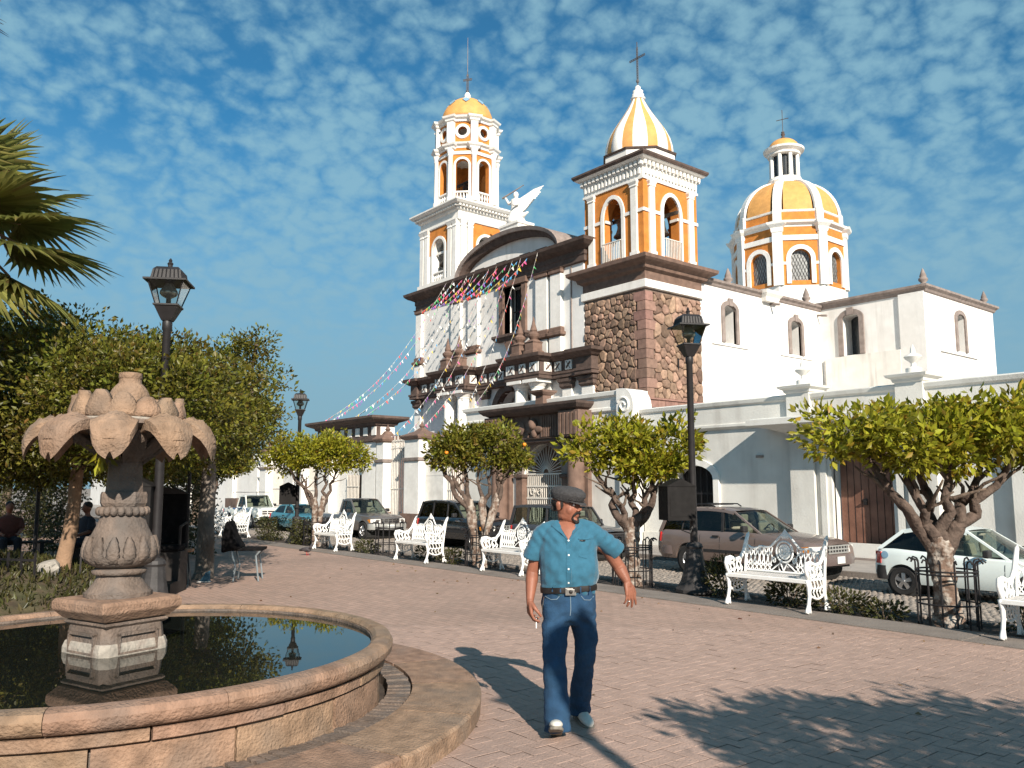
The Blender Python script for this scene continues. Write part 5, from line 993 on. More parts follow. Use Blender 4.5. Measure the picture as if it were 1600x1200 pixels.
# ------------------------------------------------------------ cast iron benches
def cw(X, Y): return (0.628*X-0.778*Y, 0.778*X+0.628*Y)      # across / away from the viewpoint -> street axes
def make_bench():
    t = thing('bench', 'x', 'bench', group='white cast iron benches along the plaza edge')
    s_ = MB().box(-.60, .60, -.24, .20, .40, .428); s_.box(-.61, .61, -.262, -.235, .375, .428); bevel(s_.build('seat', WIRON, t), .006, 1)
    for i in range(4): MB().box(-.59, .59, -.2+.1*i, -.195+.1*i, .428, .432).build('seat_groove', GREYC, t)
    for sx in (-1, 1):
        x = sx*.60
        for nm, pts in (('leg', [(-.24, .42), (-.215, .33), (-.205, .22), (-.235, .11), (-.265, .05), (-.285, .012)]), ('leg', [(.17, .42), (.165, .32), (.17, .22), (.205, .11), (.24, .05), (.265, .012)])):
            sg = -1 if pts[0][0] < 0 else 1
            m_ = MB(); m_.tube([(x, y, z) for y, z in pts], [.032, .03, .026, .024, .028, .03], 8); m_.tube([(x, pts[3][0]-sg*.02, pts[3][1]-.01), (x, pts[4][0]-sg*.05, .045), (x, pts[4][0]-sg*.06, .012)], [.018, .02, .024], 6); m_.build(nm, WIRON, t, smooth=True)
        # pierced side web between the legs
        for i in range(5):
            y = -.17+.08*i; MB().tube([(x, y, .40), (x, y+.03, .33), (x, y-.02, .26), (x, y+.02, .20-.0*i)], .011, 5).build('web', WIRON, t)
        MB().tube([(x, -.205, .24), (x, -.1, .19), (x, 0.0, .17), (x, .1, .19), (x, .17, .24)], .014, 6).build('web', WIRON, t)
        MB().tube([(x, -.21, .32), (x, -.02, .30), (x, .165, .32)], .012, 6).build('web', WIRON, t)
        # arm with scroll front
        a_ = MB(); a_.tube([(x, -.20, .42), (x, -.25, .50), (x, -.27, .57), (x, -.25, .625), (x, -.16, .635), (x, -.04, .60), (x, .08, .615), (x, .17, .70), (x, .23, .82), (x, .285, .93), (x, .31, .965)], [.026, .026, .028, .03, .03, .026, .026, .028, .03, .026, .006], 8); a_.build('arm', WIRON, t, smooth=True)
        sc = MB(); sc.tube([(x, -.235+.055*(1-q/9)*math.cos(q), .585+.055*(1-q/9)*math.sin(q)) for q in [i*.45 for i in range(17)]], .016, 6); sc.build('arm_scroll', WIRON, t)
        for i in range(4):
            y = -.17+.085*i; MB().tube([(x, y, .42), (x, y+.035, .48), (x, y-.02, .54), (x, y+.02, .605)], .012, 5).build('web', WIRON, t)
        for q in (-.12, .03): MB().tube([(x, q+.05*math.cos(a), .51+.06*math.sin(a)) for a in [k*PI/5 for k in range(11)]], .011, 5).build('web', WIRON, t)
        MB().tube([(x, .19, .42), (x, .205, .55), (x, .235, .72), (x, .26, .86)], .02, 6).build('back_post', WIRON, t)
    def yb(z): return .19+(z-.42)*.17
    def top(u): a = abs(u); return .735+.075*math.exp(-((a-.60)/.10)**2)*.6+.20*math.exp(-(u/.155)**2)+.035*math.cos(a*16)*(.2 < a < .55)*.4+.03*(a < .42)
    us = [-.60+1.2*i/40 for i in range(41)]
    MB().tube([(u, yb(top(u)), top(u)) for u in us], .017, 6).build('back_rail', WIRON, t, smooth=True)
    MB().tube([(-.6, yb(.45), .45), (.6, yb(.45), .45)], .016, 6).build('back_rail', WIRON, t)
    MB().tube([(-.58, yb(.54), .54), (-.2, yb(.54), .54)], .010, 5).build('back_rail', WIRON, t); MB().tube([(.2, yb(.54), .54), (.58, yb(.54), .54)], .010, 5).build('back_rail', WIRON, t)
    for sg in (-1, 1):
        for i in range(6):
            u = sg*(.215+.068*i); w = .030; z1 = top(u)-.01
            # urn shaped openings: pairs of ogee ribs with a collar, drop lattice beneath
            for s2 in (-1, 1):
                MB().tube([(u+s2*w*.95, yb(.52), .52), (u+s2*w*.4, yb(.555), .555), (u+s2*w*.95, yb(.60), .60), (u+s2*w*1.0, yb(.645), .645), (u+s2*w*.4, yb(.685), .685), (u+s2*w*.9, yb(z1), z1)], .0095, 5).build('baluster', WIRON, t)
                MB().tube([(u+s2*w, yb(.54), .54), (u, yb(.50), .50), (u-s2*w, yb(.455), .455)], .008, 4).build('lattice', WIRON, t)
            MB().sphere((u, yb(.70), .70), (.02, .012, .018), 6, 5).build('boss', WIRON, t)
    for r_ in (.13, .085): MB().tube([(r_*math.cos(a)*.95, yb(.72)+.0, .72+r_*1.1*math.sin(a)) for a in [k*PI/14 for k in range(29)]], .014, 6).build('medallion', WIRON, t, smooth=True)
    MB().lathe([(.001, 0), (.075, .002), (.08, .008), (.07, .012), (.001, .016)], 18).build('medallion_disc', WIRON, t).matrix_local = Matrix.Translation((0, yb(.72)+.006, .72)) @ Matrix.Rotation(R(90), 4, 'X')
    for k in range(6): a = k*PI/3; MB().tube([(.02*math.cos(a), yb(.72)-.012, .72+.02*math.sin(a)), (.05*math.cos(a+.3), yb(.72)-.016, .72+.055*math.sin(a+.3)), (.035*math.cos(a+.8), yb(.72)-.012, .72+.04*math.sin(a+.8))], .008, 5).build('medallion_relief', WIRON, t)
    for sg in (-1, 1):
        MB().tube([(sg*(.155+.03*math.cos(q)*(1-q/10)), yb(.62), .60+.05*math.sin(q)*(1-q/10)) for q in [i*.5 for i in range(16)]], .010, 5).build('scroll', WIRON, t)
        MB().tube([(sg*.19, yb(.46), .46), (sg*.12, yb(.52), .52), (sg*.05, yb(.57), .57), (0, yb(.47), .47)], .010, 5).build('scroll', WIRON, t)
    MB().lathe([(.05, 0), (.07, .03), (.05, .07), (.025, .10), (.004, .13)], 10, sc=(1, .4)).build('crest', WIRON, t).location = (0, yb(.9), .90)
    return t
bench0 = make_bench()
BN = [(-3.13, 'white ornate bench cut by the right edge of the photograph'), (-6.62, 'white ornate bench in front of the brown SUV, right of the lamp post'), (-12.30, 'white ornate bench partly hidden behind the walking man'), (-15.47, 'white ornate bench in front of the black SUV, left of the man'),
      (-19.55, 'white ornate bench in front of the grey pickup beside the pigeon'), (-26.4, 'far white ornate bench beyond the black folding chair'), (-28.3, 'farthest white ornate bench, half hidden by the pale trunk')]
for k, (x, lab) in enumerate(BN):
    b = bench0 if k == 0 else copy_tree(bench0)
    b.location = (x, 9.92, .006); b.rotation_euler = (0, 0, R((0, 2, -1, 1, 0, 1, -1)[k])); b['label'] = lab
# ------------------------------------------------------------ street lamps
LGL = glassmat('lantern_glass', (.86, .87, .84), rough=.08); OPAL = mat('lamp_reflector', (.42, .44, .40), .25, .1, 10, metal=.5)
LRUST = mat('lamp_box_black', (.013, .012, .012), .7, .25, 8, .1, 60, spec=.15)
def make_lamp():
    t = thing('street_lamp', 'x', 'lamp', group='black lantern street lamps')
    MB().lathe([(.31, 0), (.31, .05), (.27, .09), (.22, .16), (.18, .30), (.14, .52), (.12, .66), (.135, .69), (.12, .73), (.075, .76)], 12).build('base', mat('lamp_base_grey', (.035, .032, .032), .6, .3, 9, .2, 60), t)
    MB().lathe([(.058, .75), (.05, 3.56), (.062, 3.58), (.062, 3.66), (.05, 3.70)], 14).build('post', IRON, t, smooth=True, auto=40)
    def sq(h, z): return [(-h, -h, z), (h, -h, z), (h, h, z), (-h, h, z)]
    MB().loft([sq(.06, 3.68), sq(.075, 3.71), sq(.135, 3.85), sq(.15, 3.86), sq(.15, 3.88)]).build('lantern_cup', IRON, t)
    for k in range(4):
        T = spin(0, 0, PI/2*k); m_ = MB(T); m_.add([(-.125, -.125, 3.88), (.125, -.125, 3.88), (.21, -.21, 4.17), (-.21, -.21, 4.17)], [(0, 1, 2, 3)]); m_.build('lantern_pane', LGL, t)
        m_ = MB(T); m_.tube([(-.127, -.127, 3.88), (-.213, -.213, 4.18)], .008, 4); m_.build('lantern_bar', IRON, t)
    MB().loft([sq(.255, 4.16), sq(.255, 4.182), sq(.185, 4.2), sq(.165, 4.31), sq(.13, 4.35)]).build('lantern_roof', IRON, t)
    for k in range(4):
        T = spin(0, 0, PI/2*k)
        for i in range(7):
            u = -.15+.05*i; m_ = MB(T); m_.tube([(u, -.186, 4.20), (u*.9, -.166, 4.31)], .008, 4); m_.build('roof_rib', IRON, t)
    MB().lathe([(.06, 4.345), (.065, 4.365), (.028, 4.37), (.03, 4.40), (.038, 4.42), (.018, 4.445), (.024, 4.46), (.006, 4.49)], 10).build('finial', IRON, t)
    MB().lathe([(.05, 4.18), (.065, 4.13), (.105, 4.06), (.11, 4.03), (.085, 4.0), (.03, 3.97), (.03, 3.88)], 16).build('reflector', OPAL, t, smooth=True)
    b_ = MB().box(-.50, -.04, -.19, .19, 1.10, 1.62); b_.prism([(-.52, 1.62), (-.27, 1.74), (-.02, 1.62)], 'y', -.2, .2); b_.build('speaker_box', LRUST, t); MB().box(-.46, -.08, -.195, -.192, 1.16, 1.56).build('speaker_front', LRUST, t)
    MB().tube([(-.2, -.1, 1.1), (-.25, -.12, .95), (-.1, -.08, .9), (-.04, -.05, 1.0)], .012, 5).build('cable', BLKPL, t)
    return t
lamp0 = make_lamp()
l3 = cw(-4.33, 10.2); l4 = cw(2.42, -.62)
for k, (p, rz, lab) in enumerate((((-8.39, 10.42), R(63), 'black lantern lamp post with a black box beside the brown SUV'), ((-22.9, 10.42), R(63), 'far black lantern lamp post with a box, before the teal car'), (l3, R(60), 'black lantern lamp rising behind the fountain out of the tree crowns'), (l4, R(10), 'black lantern lamp whose long shadow falls at the walking man'))):
    l = lamp0 if k == 0 else copy_tree(lamp0); l.location = (*p, .0); l.rotation_euler = (0, 0, rz); l['label'] = lab
# ------------------------------------------------------------ iron tree guards
def make_cage():
    t = thing('tree_guard', 'x', 'tree guard', group='round iron tree guards')
    for i in range(14):
        a = 2*PI*i/14; c, s = math.cos(a), math.sin(a); h = .78
        MB().tube([(c*.33, s*.33, 0), (c*.33, s*.33, h-.03), (c*.345, s*.345, h), (c*.39, s*.39, h+.015), (c*.42, s*.42, h-.02)], .011, 5).build('bar', IRON, t)
    for z in (.28, .62, .66): MB().tube([(.335*math.cos(2*PI*i/24), .335*math.sin(2*PI*i/24), z) for i in range(25)], .011, 5).build('hoop', IRON, t)
    return t
cage0 = make_cage()
for k, (p, lab) in enumerate((((-4.56, 10.33), 'black iron guard round the trunk in front of the white hatchback'), ((-9.65, 10.36), 'black iron guard round the tree trunk right of the man'), ((-13.9, 10.4), 'black iron guard round the whitewashed trunks behind a bench'), ((-21.6, 10.4), 'black iron guard round the far clipped tree'), ((-17.6, 10.4), 'black iron guard standing between the two benches left of the man'))):
    c = cage0 if k == 0 else copy_tree(cage0); c.location = (*p, -.03); c.rotation_euler = (0, 0, k*.2); c['label'] = lab
# ------------------------------------------------------------ trees and plants
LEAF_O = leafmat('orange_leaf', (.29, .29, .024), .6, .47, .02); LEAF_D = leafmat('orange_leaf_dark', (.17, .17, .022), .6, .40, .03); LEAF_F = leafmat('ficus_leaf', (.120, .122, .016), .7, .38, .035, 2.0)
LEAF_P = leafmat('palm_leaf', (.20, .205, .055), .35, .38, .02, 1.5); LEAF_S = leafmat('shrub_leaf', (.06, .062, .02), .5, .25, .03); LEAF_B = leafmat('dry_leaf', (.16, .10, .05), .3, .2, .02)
BARK = mat('bark', (.115, .085, .065), .95, .35, 9, 1.0, 25); WBARK = mat('whitewashed_bark', (.15, .10, .075), .95, .35, 14, 1.0, 28, big=.95, bigscale=11, dirt=(.46, .42, .37)); LBARK = mat('limb_bark', (.085, .060, .048), .95, .4, 12, 1.0, 30, big=.35, bigscale=8, dirt=(.20, .15, .12)); PALEBARK = mat('pale_trunk', (.26, .165, .105), .9, .2, 5, .6, 30); GREYTR = mat('grey_trunk', (.20, .17, .145), .95, .25, 4, .8, 25)
FRUIT = mat('orange_fruit', (.75, .25, .02), .5, .1, 20)
def leaves(name, cen, out, size, m, parent, seed, aspect=.45, droop=.25, jitter=.9):
    r = np.random.RandomState(seed); n = len(cen); d = out+r.normal(0, jitter, (n, 3)); d[:, 2] -= droop*r.rand(n); d /= np.linalg.norm(d, axis=1)[:, None]+1e-9
    q = r.normal(0, 1, (n, 3)); q[:, 2] *= .6; sd_ = np.cross(d, q); sd_ /= np.linalg.norm(sd_, axis=1)[:, None]+1e-9; nm = np.cross(sd_, d)
    L = (size*r.uniform(.5, 1.45, n))[:, None]; w = L*aspect*.5; mid = cen+d*L*.5
    v = np.stack([cen, mid-sd_*w+nm*w*.35, cen+d*L-nm*L*.08, mid+sd_*w+nm*w*.35], 1).reshape(-1, 3); b = np.arange(n)[:, None]*4
    f = np.concatenate([b+np.array([[0, 1, 2]]), b+np.array([[0, 2, 3]])], 1).reshape(-1, 3); o = quadmesh(name, v, f, m, np.repeat(r.rand(n), 2)); o.parent = parent; return o
def crown_points(lobes, nclump, nleaf, cr, seed, shell=.55):
    """leaf positions in clumps spread through a set of ellipsoid lobes (cx,cy,cz,rx,ry,rz)"""
    r = np.random.RandomState(seed); P = []; O = []; vol = np.array([l[3]*l[4]*l[5] for l in lobes])**.7; pr = vol/vol.sum()
    for k in range(nclump):
        l = lobes[r.choice(len(lobes), p=pr)]; d = r.normal(0, 1, 3); d /= np.linalg.norm(d); rad = (shell+(1-shell)*r.rand())**1.0 if r.rand() < .8 else r.rand()**.33
        shoot = r.rand() < .13
        if shoot: d[2] = abs(d[2])+.3; d /= np.linalg.norm(d); rad = r.uniform(1.02, 1.28)
        c = np.array(l[:3])+d*rad*np.array(l[3:]); rr = cr*r.uniform(.6, 1.35); n = int(nleaf*(rr/cr)**1.5*(.45 if shoot else 1))+3
        e = r.normal(0, 1, (n, 3)); e /= np.linalg.norm(e, axis=1)[:, None]; P.append(c+e*rr*(r.rand(n, 1)**.5)*np.array([1, 1, .7])); o = e*.8+d*.5+np.array([0, 0, .35]); O.append(o)
    return np.concatenate(P), np.concatenate(O)
def limb(p0, p1, r0, r1, rnd, n=6, wob=.08):
    p0, p1 = Vector(p0), Vector(p1); L = (p1-p0).length; pts = []; rs = []
    for i in range(n+1):
        t = i/n; w = wob*L*math.sin(PI*t); pts.append(p0.lerp(p1, t)+Vector((rnd.uniform(-w, w), rnd.uniform(-w, w), rnd.uniform(-w, w)*.4+.10*L*math.sin(PI*t)*0))); rs.append(r0+(r1-r0)*t**.8)
    return pts, rs
def orange_tree(loc, label, lobes, stems, seed, leafm, size=.09, nclump=230, nleaf=40, cr=.20, white=.95, fruit=0, lower=None):
    rnd = random.Random(seed); t = thing('orange_tree', label, 'tree', loc, group='clipped orange trees along the plaza edge')
    tips = []
    for (base, fork, r0, tg) in stems:
        b = Vector((*base, -.05)); f_ = Vector(fork); m_ = MB(); pts = [b+(f_-b)*q+Vector((rnd.uniform(-.015, .015), rnd.uniform(-.015, .015), 0)) for q in (0, .08, .2, .4, .6, .8, 1)]
        pts.append(f_+Vector((0, 0, .16))); zs = [1.45, 1.2, 1.05, 1.0, .95, .95, .92, .45]; m_.gnarl(pts, [r0*z for z in zs], 22, .18, seed, 7); m_.build('trunk', WBARK if white else BARK, t, smooth=True)
        for tgt in tg:
            pts, rs = limb(f_-Vector((0, 0, .14)), tgt, r0*.70, r0*.24, rnd, 7, .07); MB().gnarl(pts, rs, 12, .18, seed+len(pts), 4).build('limb', LBARK, t, smooth=True)
            for k in range(4):
                s0 = pts[4+k % 3]; e = s0+Vector((rnd.uniform(-.45, .45), rnd.uniform(-.45, .45), rnd.uniform(.12, .45))); p2, r2 = limb(s0, e, r0*.26, r0*.08, rnd, 4, .1); MB().tube(p2, r2, 6).build('branch', BARK, t, smooth=True)
    P, O = crown_points(lobes, nclump, nleaf, cr, seed); leaves('crown', P, O, size, leafm, t, seed, .46, .3, .55)
    for k in range(fruit):
        l = lobes[k % len(lobes)]; d = Vector((rnd.gauss(0, 1), rnd.gauss(0, 1), rnd.gauss(0, .6))).normalized(); MB().sphere((l[0]+d.x*l[3]*.97, l[1]+d.y*l[4]*.97, l[2]+d.z*l[5]*.97), .042, 8, 6).build('orange', FRUIT, t, smooth=True)
    return t
def ct(dx, dy): return cw(dx, dy)      # offset across/away -> axes
def L6(items): return [(*ct(a, b), z, rx, ry, rz) for a, b, z, rx, ry, rz in items]
def T3(a, b, z): return (*ct(a, b), z)
orange_tree((-4.56, 10.33, 0), 'big flat-topped orange tree with thick trunk before the white hatchback, at right', L6([(-.95, 0, 2.30, .75, .7, .27), (0, .1, 2.18, 1.0, .9, .40), (.7, -.1, 2.28, .85, .8, .40), (1.3, 0, 2.25, .7, .7, .38), (-.5, -.3, 2.1, .6, .5, .30), (-1.35, -.1, 2.06, .32, .3, .10)]),
    [((0, 0), T3(-.05, .0, .92), .138, [T3(-.42, 0, 1.75), T3(-.15, .3, 1.95), T3(.05, -.2, 2.0), T3(.55, .1, 1.85), T3(.85, -.1, 1.95), T3(-.9, .1, 2.1)])], 21, LEAF_O, .105, 255, 38, .19)
orange_tree((-9.65, 10.36, 0), 'bright green orange tree with pruned limbs just right of the man', L6([(-.55, 0, 2.28, .5, .55, .36), (.15, 0, 2.2, .65, .6, .42), (.65, .0, 2.3, .52, .55, .40), (.05, .2, 2.5, .45, .45, .22), (.3, -.2, 2.0, .5, .4, .2)]),
    [((0, 0), T3(0, 0, .95), .125, [T3(-.35, 0, 1.6), T3(-.62, .1, 1.95), T3(.1, .2, 1.8), T3(.35, -.1, 1.65), T3(.6, .1, 2.0)])], 22, LEAF_O, .115, 150, 38, .19)
orange_tree((-13.9, 10.4, 0), 'fruiting orange tree on three whitewashed stems behind a bench left of the man', L6([(-.45, 0, 2.38, .62, .6, .40), (.35, 0, 2.38, .62, .6, .42), (-.1, .1, 2.62, .6, .5, .26), (.6, -.1, 2.2, .4, .4, .25), (-.8, 0, 2.3, .35, .4, .3)]),
    [((-.12, .02), T3(-.22, 0, 1.2), .10, [T3(-.62, 0, 1.85), T3(-.35, .2, 2.0), T3(-.95, 0, 2.15)]), ((.06, .1), T3(.02, .1, 1.25), .08, [T3(-.08, .2, 2.0), T3(.2, .1, 2.0)]), ((.05, -.1), T3(.3, -.05, 1.35), .08, [T3(.35, .0, 2.1), T3(.62, -.1, 2.0)])], 23, LEAF_D, .10, 180, 36, .19, fruit=7)
orange_tree((-21.6, 10.4, 0), 'far round-topped clipped tree with forked trunk before the white wall', L6([(-.4, 0, 2.55, .95, .9, .48), (.5, 0, 2.5, .9, .85, .48), (0, .1, 2.7, 1.0, .8, .36), (-1.0, .1, 2.3, .5, .5, .36), (1.05, 0, 2.35, .4, .5, .34)]),
    [((-.04, 0), T3(-.05, 0, 1.15), .092, [T3(-.45, 0, 1.95), T3(-.8, .1, 2.15), T3(-.05, .2, 2.1)]), ((.1, 0), T3(.18, 0, 1.2), .085, [T3(.2, .1, 2.1), T3(.6, 0, 2.1)])], 24, LEAF_O, .095, 280, 40, .2)
orange_tree((-30.2, 10.4, 0), 'small farthest clipped tree beside the old white pickup', L6([(0, 0, 2.45, 1.25, 1.1, .42), (-.8, 0, 2.3, .7, .7, .4), (.8, 0, 2.4, .7, .7, .38)]), [((0, 0), T3(0, 0, 1.2), .10, [T3(-.4, 0, 2.0), T3(.3, .1, 2.1), T3(.0, -.1, 2.1)])], 25, LEAF_D, .11, 200, 34, .22)
pt_ = cw(4.15, 1.15); orange_tree((*pt_, 0), 'orange tree beyond the right edge whose crown shadow falls on the near paving', L6([(-.6, 0, 2.5, 1.0, .9, .45), (.5, .1, 2.45, 1.0, .9, .5), (0, -.4, 2.6, .9, .8, .4), (-1.2, .3, 2.35, .6, .5, .2)]), [((0, 0), T3(0, 0, 1.0), .14, [T3(-.5, 0, 1.9), T3(.4, .2, 2.0), T3(.1, -.3, 2.0)])], 26, LEAF_O, .11, 190, 36, .2)
# ---- ficus grove at left
def ficus(X, Y, label, lobes, trunkm, r0, fork, seed, nclump, nleaf=44, size=.062, cr=.26, lean=(0, 0)):
    rnd = random.Random(seed); p = cw(X, Y); t = thing('ficus_tree', label, 'tree', (*p, 0), group='dense ficus trees behind the fountain')
    f_ = Vector((*ct(*lean), fork)); MB().gnarl([Vector((0, 0, -.05)).lerp(f_, q)+Vector((rnd.uniform(-.02, .02), rnd.uniform(-.02, .02), 0)) for q in (0, .1, .3, .5, .7, .9, 1)], [r0*1.3, r0*1.1, r0, r0*.95, r0*.92, r0*.9, r0*.85], 14, .09, seed).build('trunk', trunkm, t, smooth=True)
    lb = L6(lobes)
    for l in lb[:7]:
        pts, rs = limb(f_-Vector((0, 0, .05)), (l[0], l[1], l[2]+.1), r0*.6, r0*.2, rnd, 6, .08); MB().tube(pts, rs, 7).build('limb', BARK, t, smooth=True)
    P, O = crown_points(lb, nclump, nleaf, cr, seed, .7); leaves('crown', P, O, size, LEAF_F, t, seed, .5, .3, .6); return t
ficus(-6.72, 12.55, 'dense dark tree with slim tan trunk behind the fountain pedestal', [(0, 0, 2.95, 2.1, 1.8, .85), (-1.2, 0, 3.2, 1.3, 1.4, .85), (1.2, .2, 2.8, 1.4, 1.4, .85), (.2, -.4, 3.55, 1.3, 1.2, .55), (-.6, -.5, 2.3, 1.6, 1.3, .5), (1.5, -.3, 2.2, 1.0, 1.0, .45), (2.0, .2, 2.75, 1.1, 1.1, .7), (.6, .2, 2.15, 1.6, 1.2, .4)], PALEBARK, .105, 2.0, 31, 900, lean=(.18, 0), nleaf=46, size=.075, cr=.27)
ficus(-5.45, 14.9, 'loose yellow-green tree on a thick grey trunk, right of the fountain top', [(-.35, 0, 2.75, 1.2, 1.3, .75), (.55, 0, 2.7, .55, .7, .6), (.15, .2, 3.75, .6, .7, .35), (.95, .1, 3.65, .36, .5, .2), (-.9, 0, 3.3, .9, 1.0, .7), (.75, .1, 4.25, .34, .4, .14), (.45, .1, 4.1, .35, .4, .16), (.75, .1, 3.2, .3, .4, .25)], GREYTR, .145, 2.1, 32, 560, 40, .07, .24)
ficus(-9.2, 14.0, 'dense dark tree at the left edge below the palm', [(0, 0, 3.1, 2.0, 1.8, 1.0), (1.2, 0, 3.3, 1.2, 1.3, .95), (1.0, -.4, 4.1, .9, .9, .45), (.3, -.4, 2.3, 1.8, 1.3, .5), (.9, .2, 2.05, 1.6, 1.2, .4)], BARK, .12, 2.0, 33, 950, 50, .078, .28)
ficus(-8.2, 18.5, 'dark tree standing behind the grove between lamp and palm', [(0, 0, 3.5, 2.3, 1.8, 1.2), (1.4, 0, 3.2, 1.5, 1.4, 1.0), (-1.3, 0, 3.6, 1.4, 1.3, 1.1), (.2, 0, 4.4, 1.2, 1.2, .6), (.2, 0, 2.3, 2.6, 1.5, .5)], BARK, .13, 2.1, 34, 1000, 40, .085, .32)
ficus(-11.2, 24.0, 'dark tree added in the second row to shade the grove floor, right half', [(0, 0, 3.4, 2.4, 2.0, 1.3), (1.8, 0, 3.0, 1.5, 1.5, 1.0), (-2, 0, 3.3, 1.7, 1.6, 1.2)], BARK, .14, 2.0, 36, 520, 36, .10, .36)  # added behind the grove to cast shade on the ground
ficus(-16.5, 23.5, 'dark tree added in the second row to shade the grove floor, left half', [(0, 0, 3.4, 2.6, 2.0, 1.4), (2.2, 0, 3.2, 1.6, 1.5, 1.1), (-2, 0, 3.3, 1.7, 1.6, 1.2)], BARK, .14, 2.0, 37, 560, 36, .10, .36)  # second added tree, also there for ground shade
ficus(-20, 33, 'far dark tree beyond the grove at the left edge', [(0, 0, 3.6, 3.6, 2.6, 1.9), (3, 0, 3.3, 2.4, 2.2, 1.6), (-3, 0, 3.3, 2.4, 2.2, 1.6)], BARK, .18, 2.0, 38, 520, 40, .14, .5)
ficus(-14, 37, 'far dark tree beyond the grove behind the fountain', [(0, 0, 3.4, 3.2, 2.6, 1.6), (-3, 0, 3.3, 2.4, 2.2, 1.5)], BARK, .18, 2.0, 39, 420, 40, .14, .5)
ficus(-4.95, 10.75, 'small dense tree hiding the lamp post right behind the fountain bowl', [(0, -.2, 2.7, 1.05, .75, .75), (.75, -.2, 2.6, .8, .65, .62), (-.6, -.3, 2.85, .9, .7, .6)], BARK, .07, 1.9, 40, 330, 42, .068, .24)
ficus(-6.6, 6.6, 'dense unseen tree added beyond the left edge to shade the flower bed', [(-.4, 0, 3.2, 1.6, 1.5, .8), (-1.2, .2, 3.0, 1.3, 1.3, .8), (-.4, 1.3, 3.1, 1.3, 1.2, .8)], BARK, .12, 2.0, 35, 300, 36, .075, .3)  # unseen tree, added so that its shadow darkens the mound
# ---- fan palms
def palm(X, Y, zc, label, fronds, seed):
    rnd = random.Random(seed); p = cw(X, Y); t = thing('fan_palm', label, 'palm tree', (*p, 0), group='fan palms at the left edge'); MB().tube([(0, 0, -.05), (0, 0, 1), (.02, 0, zc*.6), (0, 0, zc)], [.22, .18, .16, .17], 12).build('trunk', GREYTR, t, smooth=True)
    for (dx, dy, dz, L, fr, dry) in fronds:
        d = Vector((*ct(dx, dy), dz)).normalized(); hub = Vector((0, 0, zc))+d*L; m_ = MB(); m_.tube([(0, 0, zc-.1), Vector((0, 0, zc))+d*L*.5+Vector((0, 0, .08)), hub], [.03, .022, .018], 6); st = m_.build('petiole', PALEBARK, t)
        side = d.cross(Vector((0, 0, 1))).normalized(); up = side.cross(d).normalized(); n = 34; V = []; F = []; RN = []
        for i in range(n):
            a = R(-118+236*i/(n-1)); dr = (d*math.cos(a)+side*math.sin(a)+up*.18*math.cos(a*1.5)).normalized(); pl = dr.cross(up).normalized(); Lr = fr*(1-.25*abs(a)/2.1)*rnd.uniform(.92, 1.06); w = fr*.088; b = len(V)
            bend = rnd.uniform(.10, .34)
            P = []
            for q, ww in ((0.02, .25), (.35, .95), (.60, 1.0), (.80, .55), (1.02, .05)):
                c = hub+dr*Lr*q-Vector((0, 0, 1))*bend*Lr*max(0, q-.5)**1.6*1.7; P.append((c-pl*w*ww*.5+up*w*.18*ww, c+up*0-up*w*.12*ww, c+pl*w*ww*.5+up*w*.18*ww))
            for tr in P: V += [tuple(x) for x in tr]
            for k in range(len(P)-1):
                for s2 in (0, 1): F.append((b+k*3+s2, b+k*3+s2+1, b+k*3+4+s2, b+k*3+3+s2)); RN.append(rnd.random())
        o = quadmesh('frond', np.array(V), np.array(F), LEAF_B if dry else LEAF_P, np.array(RN)); o.parent = t
    return t
palm(-7.45, 10.4, 5.1, 'fan palm with drooping fronds at the left edge above the trees', [(.62, -.4, .72, .70, 1.15, 0), (.95, -.2, .18, .70, 1.15, 0), (.85, .2, -.02, .95, 1.1, 0), (1.0, -.1, -.42, 1.0, 1.15, 0), (.8, -.5, -.95, 1.15, 1.1, 0), (1.0, .1, -.85, 1.2, 1.1, 0), (.9, .4, -.3, 1.1, 1.1, 0), (.35, -.6, .8, .8, 1.0, 0), (.3, .5, .9, .9, 1.1, 0), (.5, .6, .3, 1.0, 1.0, 0), (-.6, .2, .5, .9, 1.0, 0), (-.6, -.3, .2, .9, 1.0, 0), (.2, -.9, .1, .9, 1.0, 0), (.1, -.8, -.5, .9, .9, 1), (.75, .1, -.95, .9, .8, 1)], 41)
palm(-7.6, 9.3, 7.6, 'taller palm whose dry frond tips hang into the top left corner', [(.95, -.1, -.3, .55, .95, 1), (.8, .3, .1, .5, .8, 0), (-.5, .5, .3, .8, 1, 0), (-.4, -.8, .2, .8, 1, 0), (0, .3, .9, .8, 1, 0)], 42)
# ---- low plants in the planting strip
def shrub(loc, label, rx, ry, h, n, seed, m=None, name='shrub', size=.06, boxy=False):
    rnd = np.random.RandomState(seed); t = thing(name, label, 'plant', loc, group='low plants in the planting strip'); e = rnd.normal(0, 1, (n, 3)); e /= np.linalg.norm(e, axis=1)[:, None]
    if boxy: P = np.stack([rnd.uniform(-rx, rx, n), rnd.uniform(-ry, ry, n), rnd.uniform(.03, h, n)], 1)
    else: P = e*np.array([rx, ry, h*.5])*(rnd.rand(n, 1)**.4); P[:, 2] += h*.5; P[:, 2] = np.maximum(P[:, 2], .02)
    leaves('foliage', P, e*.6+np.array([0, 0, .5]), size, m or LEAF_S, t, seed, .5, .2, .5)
    for k in range(5): a = rnd.uniform(0, 6.28); MB().tube([(0, 0, -.03), (rx*.5*math.cos(a), ry*.5*math.sin(a), h*.75)], .008, 5).build('stem', BARK, t)
